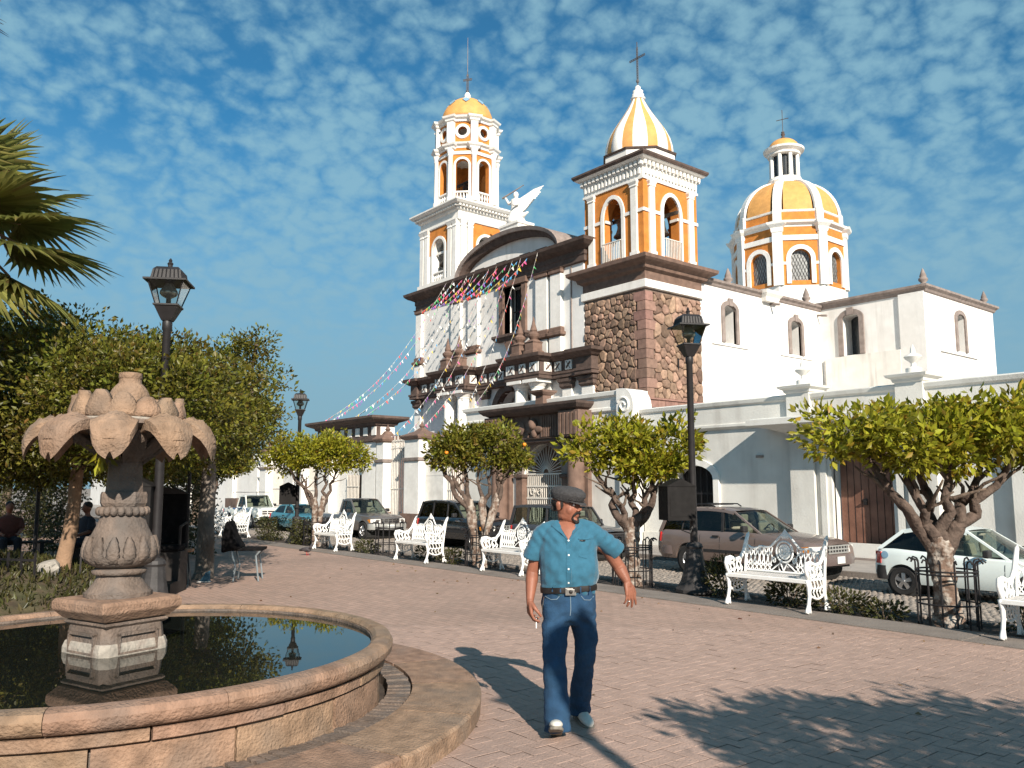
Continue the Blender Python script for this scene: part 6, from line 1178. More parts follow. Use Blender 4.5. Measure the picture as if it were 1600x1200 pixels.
for k, (x, y, rx, ry, h, n, lab) in enumerate(((-7.85, 10.45, .32, .28, .62, 900, 'leafy dark shrub beside the foot of the near lamp post'), (-6.75, 10.4, .34, .25, .34, 600, 'low dark plant under the bench before the brown SUV'), (-5.95, 10.35, .5, .25, .30, 700, 'low plant right of the bench before the brown SUV'), (-5.35, 10.3, .3, .2, .22, 300, 'small straggly plant left of the near tree guard'), (-3.75, 10.4, .26, .26, .5, 500, 'dark shrub behind the bench at the right edge'),
    (-11.55, 10.4, .25, .25, .42, 500, 'small dark shrub just behind the man'), (-14.9, 10.35, .4, .22, .3, 500, 'low plant right of the bench before the black SUV'), (-15.9, 10.4, .35, .25, .36, 450, 'low dark plant under the bench before the black SUV'), (-18.6, 10.35, .45, .25, .32, 500, 'low plant between the benches left of the black SUV'))): shrub((x, y, -.03), lab, rx, ry, h, n, 50+k)
for k, (x, y, lab) in enumerate(((-24.6, 10.35, 'clipped square hedge right of the far bench'), (-22.2, 10.35, 'clipped square hedge between the far lamp and the clipped tree'))): shrub((x, y, -.03), lab, .45, .35, .72, 1900, 70+k, name='hedge', boxy=True)
for k, (X, Y, lab) in enumerate(((-13.6, 21.5, 'dark hedge added to deepen the shade of the grove at the left edge'), (-11.2, 20.5, 'dark hedge added to deepen the shade of the grove left of the tan trunk'), (-9.4, 21.8, 'dark hedge added to deepen the shade of the grove right of the tan trunk'), (-7.9, 20.0, 'dark hedge added to deepen the shade behind the shoeshine stand'), (-15.5, 27, 'farther dark hedge added to deepen the shade at the left edge of the grove'))):  # hedges added to make the space under the crowns darker
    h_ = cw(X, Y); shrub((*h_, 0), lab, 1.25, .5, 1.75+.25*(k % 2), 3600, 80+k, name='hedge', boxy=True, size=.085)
# ---- flower bed at left: grass mound with rocks
BEDG = mat('bed_earth', (.075, .055, .035), 1, .4, 6, .8, 25, big=.5, bigscale=2.5, dirt=(.05, .07, .02))
bx_, by_ = cw(-8.6, 12.2); n1_ = 40; rows = []
for i in range(13):
    q = i/12; rows.append([(bx_+3.4*q*math.cos(2*PI*k/n1_), by_+3.2*q*math.sin(2*PI*k/n1_), .05+.55*(1-q*q)+.04*math.sin(k*1.7+i)) for k in range(n1_)])
MB().loft(rows[1:], True).build('planting_mound', BEDG, kind='structure', smooth=True)
r9 = np.random.RandomState(9); n = 9000; a = r9.uniform(0, 6.283, n); q = r9.rand(n)**.5; P = np.stack([bx_+3.3*q*np.cos(a), by_+3.1*q*np.sin(a), .06+.55*(1-q*q)], 1); lv = leaves('ground_cover', P, np.tile([0, 0, 1.0], (n, 1)), .11, LEAF_S, None, 9, .25, 0, .5); tag(lv, 'sparse shaded ground cover on the planted mound at left', 'grass', kind='stuff')
r8 = random.Random(5)
for k, (X, Y, s_, lab) in enumerate(((-7.9, 11.7, .34, 'pale rock lying on the planted mound at left'), (-6.6, 12.0, .2, 'small brown rock at the edge of the planted mound'), (-8.4, 11.2, .18, 'small rock half hidden in the mound at the left edge'))):
    p = cw(X, Y); m_ = MB().sphere((0, 0, 0), (s_, s_*.8, s_*.7), 10, 7); m_.v = [tuple(c*(1+r8.uniform(-.14, .14)) for c in v) for v in m_.v]; zq = math.hypot(p[0]-bx_, p[1]-by_)/3.3; o = m_.build('rock', mat('rock_grey', (.30, .28, .25), .95, .3, 8, .8, 20), None); o.location = (*p, .05+.55*max(0, 1-zq*zq)+.05); tag(o, lab, 'rock', 'rocks on the mound')
# ------------------------------------------------------------ fountain
CANT = mat('cantera_stone', (.262, .168, .112), .9, .30, 9, .75, 55, big=.6, bigscale=3.2, dirt=(.19, .145, .115), objvar=.05)
CANTD = mat('cantera_weathered', (.155, .117, .094), .75, .30, 7, .7, 45, big=.7, bigscale=4, dirt=(.11, .098, .09)); LIME = mat('lime_crust', (.36, .325, .28), .9, .35, 9, .8, 25, big=.9, bigscale=9, dirt=(.16, .12, .10))
FC = (-6.61, 1.64); FN = thing('fountain', 'round stone fountain with still water and a carved leaf bowl on a pedestal', 'fountain', (*FC, 0)); rf_ = random.Random(8)
def arcblock(prof, a0, a1, n, jit=0.0):
    """block of the basin: closed profile (r,z) swept from a0 to a1"""
    return MB().loft([[((r+jit)*math.cos(a0+(a1-a0)*i/n), (r+jit)*math.sin(a0+(a1-a0)*i/n), z) for r, z in prof] for i in range(n+1)])
def course(name, prof, cnt, m, g=.004, off=0.0, jit=.008, n=5):
    for k in range(cnt):
        a0, a1 = off+2*PI*k/cnt, off+2*PI*(k+1)/cnt; o = arcblock(prof, a0+g, a1-g, n, rf_.uniform(-jit, jit)).build(name, m, FN, smooth=True, auto=35, fix=True)
course('wall_stone', [(1.82, -.05), (1.905, -.05), (1.90, .285), (1.82, .285)], 16, CANT, off=.1)
course('moulding_stone', [(1.82, .29), (1.90, .29), (1.935, .305), (1.94, .365), (1.82, .37)], 16, CANT, off=.25)
course('rim_stone', [(1.84, .375), (1.93, .375), (1.965, .39), (1.99, .42), (1.995, .46), (1.975, .495), (1.93, .508), (1.87, .505), (1.84, .48)], 14, CANT, off=.05, jit=.003, n=8, g=.0012)
MB().lathe([(1.845, -.02), (1.845, .47), (1.83, .47), (1.83, -.02)], 64, cap=False).build('basin_lining', CANTD, FN)
MB().lathe([(1.9, -.02), (.01, -.02)], 48, cap=False).build('basin_floor', CANTD, FN)
WAT = mat('dark_water', (.010, .012, .010), .012, .1, 2, .008, 5, spec=.55)
MB().lathe([(1.85, .452), (.01, .452)], 64, cap=False).build('water', WAT, FN, smooth=True)
gm = arcblock([(1.96, 0), (2.13, 0), (2.13, .125), (1.96, .125)], -.013, .013, 1).build('gutter_brick', CANTD, FN)
for k in range(1, 190):
    a = 2*PI*k/190; o = inst(gm.data, 'gutter_brick', FN, (0, 0, rf_.uniform(-.012, .006)), (0, 0, a))
course('step_stone', [(2.135, -.05), (2.64, -.05), (2.65, .115), (2.63, .13), (2.14, .135)], 18, CANT, jit=.006, g=.0025, n=6)
MB().lathe([(1.88, .04), (2.2, .04)], 64, cap=False).build('gutter_bed', SOIL, FN)
FN0 = set(FN.children)
# pedestal
PR = R(19.5)
def sqr(h, z, c=0.0):      # square, optionally with cut corners
    if c == 0: return [(-h, -h, z), (h, -h, z), (h, h, z), (-h, h, z)]
    return [(-h+c, -h, z), (h-c, -h, z), (h, -h+c, z), (h, h-c, z), (h-c, h, z), (-h+c, h, z), (-h, h-c, z), (-h, -h+c, z)]
def ped(rings, name, m, rz=PR, sm=False):
    o = MB().loft(rings).build(name, m, FN, smooth=sm, auto=40 if sm else None); o.rotation_euler = (0, 0, rz); bevel(o, .008, 2); return o
pb = ped([sqr(.345, 0, .06), sqr(.345, .44, .06), sqr(.325, .52, .06), sqr(.31, .64, .06)], 'pedestal_block', CANTD)
ped([sqr(.349, .38, .06), sqr(.349, .49, .06), sqr(.332, .535, .06)], 'lime_band', LIME)
for k in range(4):
    T = spin(0, 0, PI/2*k); m_ = MB(T)
    for (a, b, c, d) in ((-.2, .2, .585, .605), (-.2, -.18, .47, .6), (.18, .2, .47, .6), (-.2, .2, .46, .475)): m_.box(a, b, -.352+.0, -.30, c, d)
    m_.build('panel_moulding', CANTD, FN).rotation_euler = (0, 0, PR)
ped([sqr(.30, .64), sqr(.33, .66), sqr(.30, .68)], 'necking', CANTD)
ped([sqr(.33, .685), sqr(.37, .72), sqr(.405, .75), sqr(.405, .80), sqr(.385, .825), sqr(.30, .83)], 'pedestal_slab', CANT)
MB().lathe([(.30, .83), (.30, .86), (.27, .88), (.22, .93), (.20, .97), (.20, .985)], 12).build('foot', CANTD, FN, smooth=True, auto=40).rotation_euler = (0, 0, .3)
MB().lathe([(.20, .985), (.235, .99), (.245, 1.015), (.21, 1.03), (.19, 1.04)], 28).build('torus', CANTD, FN, smooth=True)
MB().lathe([(.20, 1.035), (.275, 1.06), (.315, 1.10), (.322, 1.15), (.305, 1.21), (.255, 1.285), (.215, 1.35), (.195, 1.40), (.19, 1.41)], 32).build('bulb', CANTD, FN, smooth=True)
for k in range(14):
    a = 2*PI*k/14; m_ = MB(spin(0, 0, a)); pts = []
    for (z, r, w) in ((1.07, .285, .05), (1.12, .328, .066), (1.17, .328, .062), (1.22, .312, .045), (1.26, .292, .015)): pts.append([(r-.02, -w, z), (r+.006, -w*.6, z), (r+.014, 0, z+.004), (r+.006, w*.6, z), (r-.02, w, z)])
    m_.loft(pts).build('lotus_petal', CANTD, FN, smooth=True)
for k in range(20): a = 2*PI*k/20; MB().sphere((.208*math.cos(a), .208*math.sin(a), 1.44), (.036, .036, .034), 8, 6).build('bead', CANTD, FN, smooth=True)
MB().lathe([(.19, 1.405), (.20, 1.415), (.19, 1.47), (.18, 1.48)], 24).build('bead_band', CANTD, FN)
MB().lathe([(.20, 1.475), (.215, 1.50), (.215, 1.56), (.205, 1.58)], 8, a0=.25).build('column_base', CANTD, FN)
MB().lathe([(.175, 1.575), (.17, 1.6), (.155, 1.79), (.15, 1.80), (.165, 1.815), (.165, 1.84), (.14, 1.85)], 8, a0=.25).build('column_shaft', CANTD, FN)
for o in set(FN.children)-FN0: o.scale = (.77, .77, 1)
FN1 = set(FN.children)
# leaf bowl: inner cup and ten drooping acanthus leaves, upright crown petals, jug
MB().lathe([(.13, 1.87), (.17, 1.90), (.22, 1.96), (.30, 2.03), (.42, 2.09), (.52, 2.12), (.52, 2.15), (.3, 2.16), (.01, 2.15)], 28).build('bowl', CANTD, FN, smooth=True, auto=45)
def leaf(path, widths, thick, chev=0.0):
    """thick curled leaf along a radial path [(r,z)] with chevron carving across it"""
    V = []; n = 15; ns = 26
    for j in range(ns):
        t = j/(ns-1)*(len(path)-1); i0 = min(len(path)-2, int(t)); e = t-i0; r = path[i0][0]+(path[i0+1][0]-path[i0][0])*e; z = path[i0][1]+(path[i0+1][1]-path[i0][1])*e; w = widths[i0]+(widths[i0+1]-widths[i0])*e; ring = []
        for i in range(n):
            u = -1+2*i/(n-1); cv = chev*abs(math.sin(PI*(j/ns*6.5+abs(u)*.9)))*(1-abs(u)**4); ring.append((r+cv*.5, w*u, z+.03*(1-abs(u))-.035*u*u-cv))
        for i in range(n-1, -1, -1): u = -1+2*i/(n-1); ring.append((r-.01, w*u*.96, z-thick+.02*(1-abs(u))-.03*u*u))
        V.append(ring)
    return MB().loft(V)
lf = leaf([(.34, 2.13), (.44, 2.165), (.53, 2.175), (.61, 2.16), (.67, 2.12), (.715, 2.06), (.735, 2.0), (.735, 1.965)], [.10, .145, .175, .18, .168, .14, .09, .03], .075, .024).build('acanthus_leaf', CANT, FN, smooth=True, fix=True, auto=35); lf.rotation_euler = (0, 0, .30)
for k in range(1, 9): inst(lf.data, 'acanthus_leaf', FN, (0, 0, rf_.uniform(-.008, .008)), (0, rf_.uniform(-.02, .02), .30+2*PI*k/9), (1, rf_.uniform(.95, 1.05), 1))
ul = leaf([(.14, 1.93), (.24, 2.0), (.33, 2.06), (.40, 2.10), (.43, 2.08)], [.05, .08, .09, .06, .02], .04).build('under_leaf', CANTD, FN, smooth=True, fix=True, auto=50); ul.rotation_euler = (0, 0, .65)
for k in range(1, 9): inst(ul.data, 'under_leaf', FN, (0, 0, -.03), (0, 0, .65+2*PI*k/9))
MB().lathe([(.46, 2.13), (.46, 2.165), (.43, 2.19), (.40, 2.2), (.30, 2.25), (.1, 2.26)], 28).build('crown_ring', LIME, FN, smooth=True, auto=45)
for k in range(14):
    a = 2*PI*k/14+.1; m_ = MB(spin(0, 0, a)); pts = []; top_ = 2.335+rf_.uniform(-.045, .03)
    for q in range(7):
        z = 2.17+(top_-2.17)*q/6; w = .118*math.cos(q/6*1.48)**.5; r = .440-.012*(q/6)+.008*math.sin(q); pts.append([(r-.05, -w, z), (r, -w*.95, z), (r+.018, -w*.4, z), (r+.022, 0, z), (r+.018, w*.4, z), (r, w*.95, z), (r-.05, w, z)])
    m_.loft(pts).build('crown_petal', CANT, FN, smooth=True)
MB().lathe([(.1, 2.24), (.145, 2.27), (.165, 2.31), (.165, 2.345), (.145, 2.39), (.115, 2.425), (.092, 2.445), (.088, 2.475), (.096, 2.485), (.092, 2.52), (.07, 2.525)], 24).build('jug', CANT, FN, smooth=True, auto=45)
for o in set(FN.children)-FN1: o.location.z -= .055; o.scale = (o.scale[0]*.87, o.scale[1]*.87, 1)
# weeds growing out of the bowl
wr_ = np.random.RandomState(4); p = np.array([(*cw(-.10, -.18), 1.87)]); P = p+wr_.normal(0, .05, (60, 3))*np.array([1, 1, 1.3]); wt_ = thing('weed', 'small yellow-green weed hanging from the underside of the stone bowl', 'plant', (*FC, 0)); wd_ = leaves('foliage', P, np.tile([0, 0, -.3], (60, 1)), .07, LEAF_O, wt_, 4, .4, .3, .8)
# ------------------------------------------------------------ the walking man
from mathutils import noise as mnoise
PX0, PY0 = .33, 5.80
pw_ = cw(PX0, PY0); MAN = thing('person', 'man in a teal short-sleeved shirt, jeans and grey flat cap walking with a cigarette', 'person', (*pw_, 0), YAW)
_p = math.atan(160/1290); _c, _s = math.cos(_p), math.sin(_p)
def C(x, y, dY=0.0):      # photo measure -> metres in the man's own frame (x right, y away, z up)
    a, b = (x-800)/1290, (600-y)/1290; r = (a, _c-_s*b, _s+_c*b); t = (PY0+dY)/r[1]; return Vector((r[0]*t-PX0, dY, 1.62+r[2]*t))
SKIN = mat('skin', (.255, .100, .062), .5, .14, 16, .08, 160, local=True, spec=.35); SHIRT = mat('shirt_teal', (.024, .115, .182), .85, .10, 30, .2, 260, local=True, sheen=.2); JEANS = mat('blue_denim', (.016, .054, .115), .9, .18, 14, .4, 320, local=True, big=.55, bigscale=5, dirt=(.024, .078, .15))
HAIR = mat('dark_hair', (.016, .012, .010), .6, .3, 60, .5, 200, local=True); CAP = mat('grey_wool', (.055, .053, .055), .95, .2, 60, .6, 260, local=True); LEATH = mat('belt_leather', (.014, .011, .010), .5, .2, 20, local=True); SHOE = mat('white_shoe', (.62, .60, .54), .6, .08, 15, .1, 60, local=True, big=.2, bigscale=14, dirt=(.3, .27, .22)); SOLE = mat('shoe_sole', (.20, .18, .15), .8, .2, 20, local=True)
BUCK = mat('buckle_steel', (.45, .43, .40), .3, .1, 30, metal=.9, local=True); BTN = mat('shirt_button', (.75, .75, .72), .4, .05, 20, local=True); CIGM = mat('cigarette_paper', (.82, .80, .76), .7, .05, 20, local=True); STITCH = mat('denim_thread', (.16, .22, .27), .8, .1, 20, local=True)
def bake(mb, name, m, voxel, smooth_it, amp=0.0, nsc=(9, 9, 14), extra=None, parent=MAN, fac=.5):
    o = mb.build(name, m, None, fix=True); md = o.modifiers.new('r', 'REMESH'); md.mode = 'VOXEL'; md.voxel_size = voxel; sm = o.modifiers.new('s', 'SMOOTH'); sm.factor = fac; sm.iterations = smooth_it
    bpy.context.view_layer.update(); dg = bpy.context.evaluated_depsgraph_get(); me = bpy.data.meshes.new_from_object(o.evaluated_get(dg)); o.modifiers.clear(); old = o.data; o.data = me; bpy.data.meshes.remove(old)
    me.materials.clear(); me.materials.append(m)
    if amp or extra:
        n = len(me.vertices); nr = np.empty(n*3, np.float32); me.vertices.foreach_get('normal', nr); co = np.empty(n*3, np.float32); me.vertices.foreach_get('co', co); co = co.reshape(-1, 3); nr = nr.reshape(-1, 3); d = np.empty(n)
        for i in range(n):
            q = co[i]; v_ = Vector((q[0]*nsc[0], q[1]*nsc[1], q[2]*nsc[2])); d[i] = amp*(mnoise.noise(v_)+.5*mnoise.noise(v_*2.1))+(extra(q, nr[i]) if extra else 0)
        co = co+nr*d[:, None]; me.vertices.foreach_set('co', co.astype(np.float32).ravel())
    me.polygons.foreach_set('use_smooth', [True]*len(me.polygons)); me.update(); o.parent = parent; return o
def ell(mb, c, u, n=20, p=2.3):      # ring list helper: c centres with (rx, ry)
    mb.loft([[(q[0]+rx*math.copysign(abs(math.cos(2*PI*i/n))**(2/p), math.cos(2*PI*i/n)), q[1]+ry*math.copysign(abs(math.sin(2*PI*i/n))**(2/p), math.sin(2*PI*i/n)), q[2]) for i in range(n)] for q, (rx, ry) in zip(c, u)])
# joints
shR, shL = C(842, 828, .02), C(928, 826, .0); elR, elL = C(832, 893, .06), C(966, 884, .10); wrR, wrL = C(828, 938, -.02), C(980, 909, .06)
hipR, hipL = C(872, 950, 0), C(907, 950, .02); knR, knL = C(866, 1032, -.12), C(914, 1024, .04); anR, anL = C(866, 1128, -.20), C(906, 1108, .22)
neck0, head = C(884, 828, .02), C(885, 787, .0)
# ---- shirt
s_ = MB(); tz = [(926, 888, .188, .125), (905, 889, .205, .150), (880, 889, .208, .155), (858, 888, .205, .142), (840, 887, .200, .122), (827, 886, .160, .095), (820, 885, .112, .074)]
ell(s_, [C(x, y, .015) for y, x, _, _ in tz], [(a*.98, b) for _, _, a, b in tz])
def sleeve(a, b, c, r0, r1, r2): s_.tube([a+Vector((neck0.x-a.x, 0, .0))*.35, a, a.lerp(b, .5), b, c], [r0*.9, r0, (r0+r1)/2, r1, r2], 16)
seR, seL = C(831, 872, .045), C(963, 862, .085)
sleeve(C(849, 836, .02), C(836, 853, .03), seR, .064, .064, .066); sleeve(C(924, 833, .01), C(946, 847, .04), seL, .066, .067, .072)
s_.tube([C(868, 821, .03), C(852, 828, .02), C(841, 839, .025)], [.045, .054, .056], 14); s_.tube([C(904, 820, .03), C(921, 826, .015), C(936, 837, .02)], [.045, .055, .058], 14)
s_.tube([C(864, 825, .02), C(886, 823, .045), C(906, 824, .02)], [.052, .056, .052], 12)
def shirt_fold(q, n):
    f = 0.0; x, y, z = q
    f += .006*math.sin((z*.8+x*1.6)*42)*max(0, 1-abs(z-1.0)/.12)*.6 + .004*math.sin((z*1.2-abs(x-.06)*1.5)*60)*max(0, 1-abs(z-1.28)/.12)
    f += .007*math.sin((x*.9+z*.55)*48+1.2)*max(0, 1-abs(x+.02)/.2)*max(0, 1-abs(z-1.17)/.14)+.006*math.sin((x*1.1-z*.5)*52)*max(0, 1-abs(x-.10)/.12)*max(0, 1-abs(z-1.08)/.14)
    if z < .955: f += .010*math.sin(x*70+y*40)*max(0, min(1, (.965-z)/.04))
    return f
SH = bake(s_, 'shirt', SHIRT, .008, 3, .0090, (7, 7, 11), shirt_fold)
# ---- jeans
j_ = MB(); pz = [(914, 888, .186, .125), (932, 889, .188, .130), (950, 889, .186, .130), (966, 889, .172, .12), (975, 889, .12, .09)]
ell(j_, [C(x, y, .015) for y, x, _, _ in pz], [(a, b) for _, _, a, b in pz])
j_.tube([C(869, 940, .0), C(868, 975, -.03), C(867, 1005, -.08), knR, C(868, 1065, -.15), C(870, 1100, -.18), C(871, 1128, -.20), C(871, 1143, -.205)], [.095, .092, .084, .078, .080, .084, .088, .088], 18)
j_.tube([C(908, 940, .02), C(912, 975, .02), C(915, 1000, .03), knL, C(911, 1055, .10), C(907, 1085, .16), C(905, 1106, .20), C(905, 1113, .205)], [.094, .090, .082, .074, .072, .074, .078, .078], 18)
def jean_fold(q, n):
    x, y, z = q; f = .004*math.sin(z*70+x*26+y*18)*max(0, 1-abs(z-.12)/.17) + .003*math.sin(z*55-x*46)*max(0, 1-abs(z-.44)/.12)
    f += .006*math.sin((z+abs(x-.055)*.8)*78)*max(0, 1-abs(z-.72)/.09); return f
JN = bake(j_, 'jeans', JEANS, .0085, 3, .0075, (6, 6, 15), jean_fold)
# ---- body: one continuous skin surface
b_ = MB()
ell(b_, [C(889, 930, .015), C(888, 880, .015), C(887, 845, .015), C(886, 826, .015)], [(.14, .09), (.15, .10), (.14, .075), (.08, .055)])
for a, k, e in ((hipR, knR, anR), (hipL, knL, anL)): b_.tube([a+Vector((0, 0, .05)), a, a.lerp(k, .5), k, k.lerp(e, .4), e+Vector((0, 0, .03))], [.06, .07, .062, .05, .05, .036], 12)
b_.tube([C(885, 836, .03), C(885, 820, .03), C(886, 805, .025), C(887, 795, .02)], [.075, .062, .060, .058], 14)
b_.tube([C(850, 842, .02), C(839, 862, .035), elR, elR.lerp(wrR, .3), elR.lerp(wrR, .7), wrR], [.040, .044, .043, .044, .034, .027], 14)
b_.tube([C(922, 840, .01), C(948, 858, .06), elL, elL.lerp(wrL, .3), elL.lerp(wrL, .7), wrL], [.040, .045, .045, .046, .036, .028], 14)
def hand(w, d, n, curl, spread, sc=1.0, thumb=(.5, .5), el=None):
    """hand from wrist w: d = pointing direction, n = palm side, thumb side = d x n; returns finger tips"""
    d = d.normalized(); n = (n-d*n.dot(d)).normalized(); s = d.cross(n).normalized(); tips = []
    b_.tube([w.lerp(el, .22), w.lerp(el, .08), w+d*.012, w+d*.035], [.0295, .027, .0255, .022], 12)
    for o_ in (-.018, 0, .018): b_.tube([w+d*.008+s*o_*.6, w+d*.045+s*o_+n*.004, w+d*.078+s*o_*1.15+n*.003], [.020, .0185, .015], 10)
    for i, (off, L, r) in enumerate(((.030, .074, .0092), (.010, .083, .0095), (-.011, .078, .009), (-.030, .060, .008))):
        k0 = w+d*.012*sc+s*off*.55*sc; kn = w+(d*.088-d*abs(off)*.25+s*off)*sc; b_.tube([k0, k0.lerp(kn, .5)-n*.003, kn], [.015*sc, .0145*sc, .0115*sc], 8)
        a = 0; p = kn; P = [kn-d*.008*sc, kn]; R_ = [r*1.12*sc, r*1.12*sc]; c_ = curl[i]
        for j, q in enumerate((.44, .31, .25)):
            a += c_*(.75, 1.0, .7)[j]; dd = (d*math.cos(a)+n*math.sin(a)+s*spread*(off/.03)*.22).normalized(); p = p+dd*L*q*sc; P.append(p); R_.append(r*(1.0, .92, .78)[j]*sc)
        b_.tube(P, R_, 8); tips.append((P, dd))
    t0 = w+(d*.018+s*.020+n*.006)*sc; t1 = w+(d*.046+s*.046+n*.014*thumb[0]*2)*sc; t2 = t1+(d*.030+s*.012+n*.018*thumb[1]*2)*sc; t3 = t2+(d*.024-s*.002+n*.014*thumb[1]*2)*sc; b_.tube([t0, t1, t2, t3], [.016*sc, .0135*sc, .0105*sc, .0085*sc], 8)
    return tips
tR = hand(wrR, Vector((.02, -.10, -1)), Vector((.9, .25, 0)), (.55, .62, .85, .95), .25, 1.08, (.6, .6), elR)
tL = hand(wrL, Vector((.20, -.10, -.95)), Vector((-.55, .75, -.1)), (.18, .28, .38, .42), .9, 1.1, (.3, .2), elL)
# head in its own frame (face towards -y), then turned to the man's left
HY = R(56); hc = head+Vector((.004, .005, -.012))
def HT(x, y, z, tilt=R(4)):
    y2, z2 = y*math.cos(tilt)+z*math.sin(tilt)*-1, z*math.cos(tilt)+y*math.sin(tilt); return (hc.x+x*math.cos(HY)-y2*math.sin(HY), hc.y+x*math.sin(HY)+y2*math.cos(HY), hc.z+z2)
b_.T = HT
b_.sphere((0, .018, .035), (.076, .096, .092), 18, 14); b_.sphere((0, -.012, -.03), (.066, .078, .085), 18, 14); b_.sphere((0, -.040, -.082), (.042, .044, .036), 14, 10); b_.sphere((0, .0, -.07), (.062, .065, .045), 14, 10)
for sg in (-1, 1):
    b_.sphere((sg*.033, -.043, -.030), (.033, .031, .036), 12, 10); b_.sphere((sg*.032, -.078, .026), (.026, .014, .010), 10, 8); b_.sphere((sg*.075, .022, -.005), (.010, .022, .033), 10, 8); b_.sphere((sg*.082, .026, .006), (.007, .018, .022), 8, 6); b_.sphere((sg*.014, -.096, -.028), (.010, .011, .009), 8, 6)
b_.tube([(0, -.082, .018), (0, -.094, .0), (0, -.106, -.018), (0, -.104, -.030)], [.011, .012, .0145, .011], 10)
b_.sphere((0, -.086, -.056), (.024, .013, .007), 10, 8); b_.sphere((0, -.084, -.067), (.021, .013, .008), 10, 8); b_.sphere((0, -.076, -.098), (.026, .022, .020), 10, 8)
b_.T = None
BODY = bake(b_, 'body', SKIN, .0042, 5, .0, fac=.5)
hairs = MB(HT); 
for sg in (-1, 1): hairs.tube([(sg*.072, -.004, .045), (sg*.0755, .0, .010), (sg*.074, -.004, -.022)], [.012, .010, .006], 8)
hairs.sphere((0, .030, .016), (.0765, .088, .058), 16, 10); hairs.tube([(-.05, .080, -.022), (0, .098, -.03), (.05, .080, -.022)], [.020, .022, .020], 10)
HR = bake(hairs, 'hair', HAIR, .006, 2, .003, (40, 40, 40))
bd = MB(HT); bd.tube([(-.036, -.066, -.082), (-.034, -.079, -.060), (-.024, -.091, -.046), (0, -.099, -.043), (.024, -.091, -.046), (.034, -.079, -.060), (.036, -.066, -.082)], [.006, .008, .010, .009, .010, .008, .006], 8)
bd.tube([(-.034, -.064, -.082), (-.026, -.078, -.098), (0, -.092, -.106), (.026, -.078, -.098), (.034, -.064, -.082)], [.007, .010, .013, .010, .007], 8); bd.sphere((0, -.083, -.110), (.024, .015, .014), 10, 8); bd.tube([(0, -.093, -.078), (0, -.094, -.092)], [.007, .009], 6)
bake(bd, 'beard', HAIR, .004, 2, .002, (60, 60, 60))
for sg in (-1, 1):
    e_ = MB(HT).sphere((sg*.031, -.075, .010), (.013, .010, .0085), 10, 8).build('eye', BTN, MAN, smooth=True); MB(HT).sphere((sg*.031, -.0825, .010), (.006, .004, .006), 8, 6).build('iris', HAIR, e_, smooth=True)
    MB(HT).tube([(sg*.012, -.090, .026), (sg*.032, -.092, .034), (sg*.052, -.078, .028)], [.004, .006, .003], 6).build('eyebrow', HAIR, MAN, smooth=True)
# flat cap
cp = MB(HT); cp.loft([[(rx*math.cos(2*PI*i/28), cy_+ry*math.sin(2*PI*i/28), z+sl*math.sin(2*PI*i/28)) for i in range(28)] for rx, ry, cy_, z, sl in ((.086, .108, .012, .032, .020), (.096, .120, .005, .052, .018), (.102, .130, -.006, .078, .014), (.098, .126, -.008, .098, .010), (.080, .104, -.002, .118, .004), (.045, .06, .01, .130, .0), (.01, .012, .012, .134, .0))])
cp.loft([[(x*1.0, y, z) for x, y, z in ring] for ring in ([(.078*math.cos(a), -.030-.085*math.sin(a)*q-.02*q, .040-.020*q*math.sin(a)+t) for a in [PI*i/16 for i in range(17)]] for q, t in ((.35, .012), (.75, .008), (1.12, -.004), (1.14, -.010), (.75, -.002), (.35, .0)))], True, True)
CPO = bake(cp, 'flat_cap', CAP, .005, 3, .0025, (26, 26, 26))
MB(HT).tube([(.084*math.cos(a), -.04-.088*math.sin(a), .047-.012*math.sin(a)) for a in [PI*i/14 for i in range(15)]], .0028, 5).build('cap_seam', LEATH, CPO)
MB(HT).tube([(0, -.115, .085), (0, -.06, .122), (0, .0, .133)], .0022, 4).build('cap_seam', LEATH, CPO)
# helper: snap to the front surface of a garment
def front(o, x, z, y0=-1.0, off=.002):
    h, loc, nr, _ = o.ray_cast(Vector((x, y0, z)), Vector((0, 1, 0)))
    return (loc+nr*off, nr) if h else (Vector((x, -.13, z)), Vector((0, -1, 0)))
bpy.context.view_layer.update()
for y in (843, 865, 886, 907, 922):
    q = C(886.5, y); p, nr = front(SH, q.x, q.z, off=.004); o = MB().lathe([(.001, -.002), (.0062, -.002), (.0062, .0015), (.004, .0025), (.001, .002)], 12).build('button', BTN, SH, smooth=True, auto=40); o.matrix_local = Matrix.Translation(p) @ nr.to_track_quat('Z', 'Y').to_matrix().to_4x4()
def ribbon(o, pts, w, off, name, m, th=.003, parent=None):
    L_ = []
    for (x, y) in pts:
        q = C(x, y); p, nr = front(o, q.x, q.z, off=off); L_.append((p, nr))
    rings = []
    for i, (p, nr) in enumerate(L_):
        d = (L_[min(i+1, len(L_)-1)][0]-L_[max(i-1, 0)][0]).normalized(); sd_ = d.cross(nr).normalized(); rings.append([p-sd_*w/2, p+sd_*w/2, p+sd_*w/2-nr*th, p-sd_*w/2-nr*th])
    return MB().loft(rings).build(name, m, parent or o)
ribbon(SH, [(887, 838+6*i) for i in range(15)], .034, .003, 'placket', SHIRT, .006)
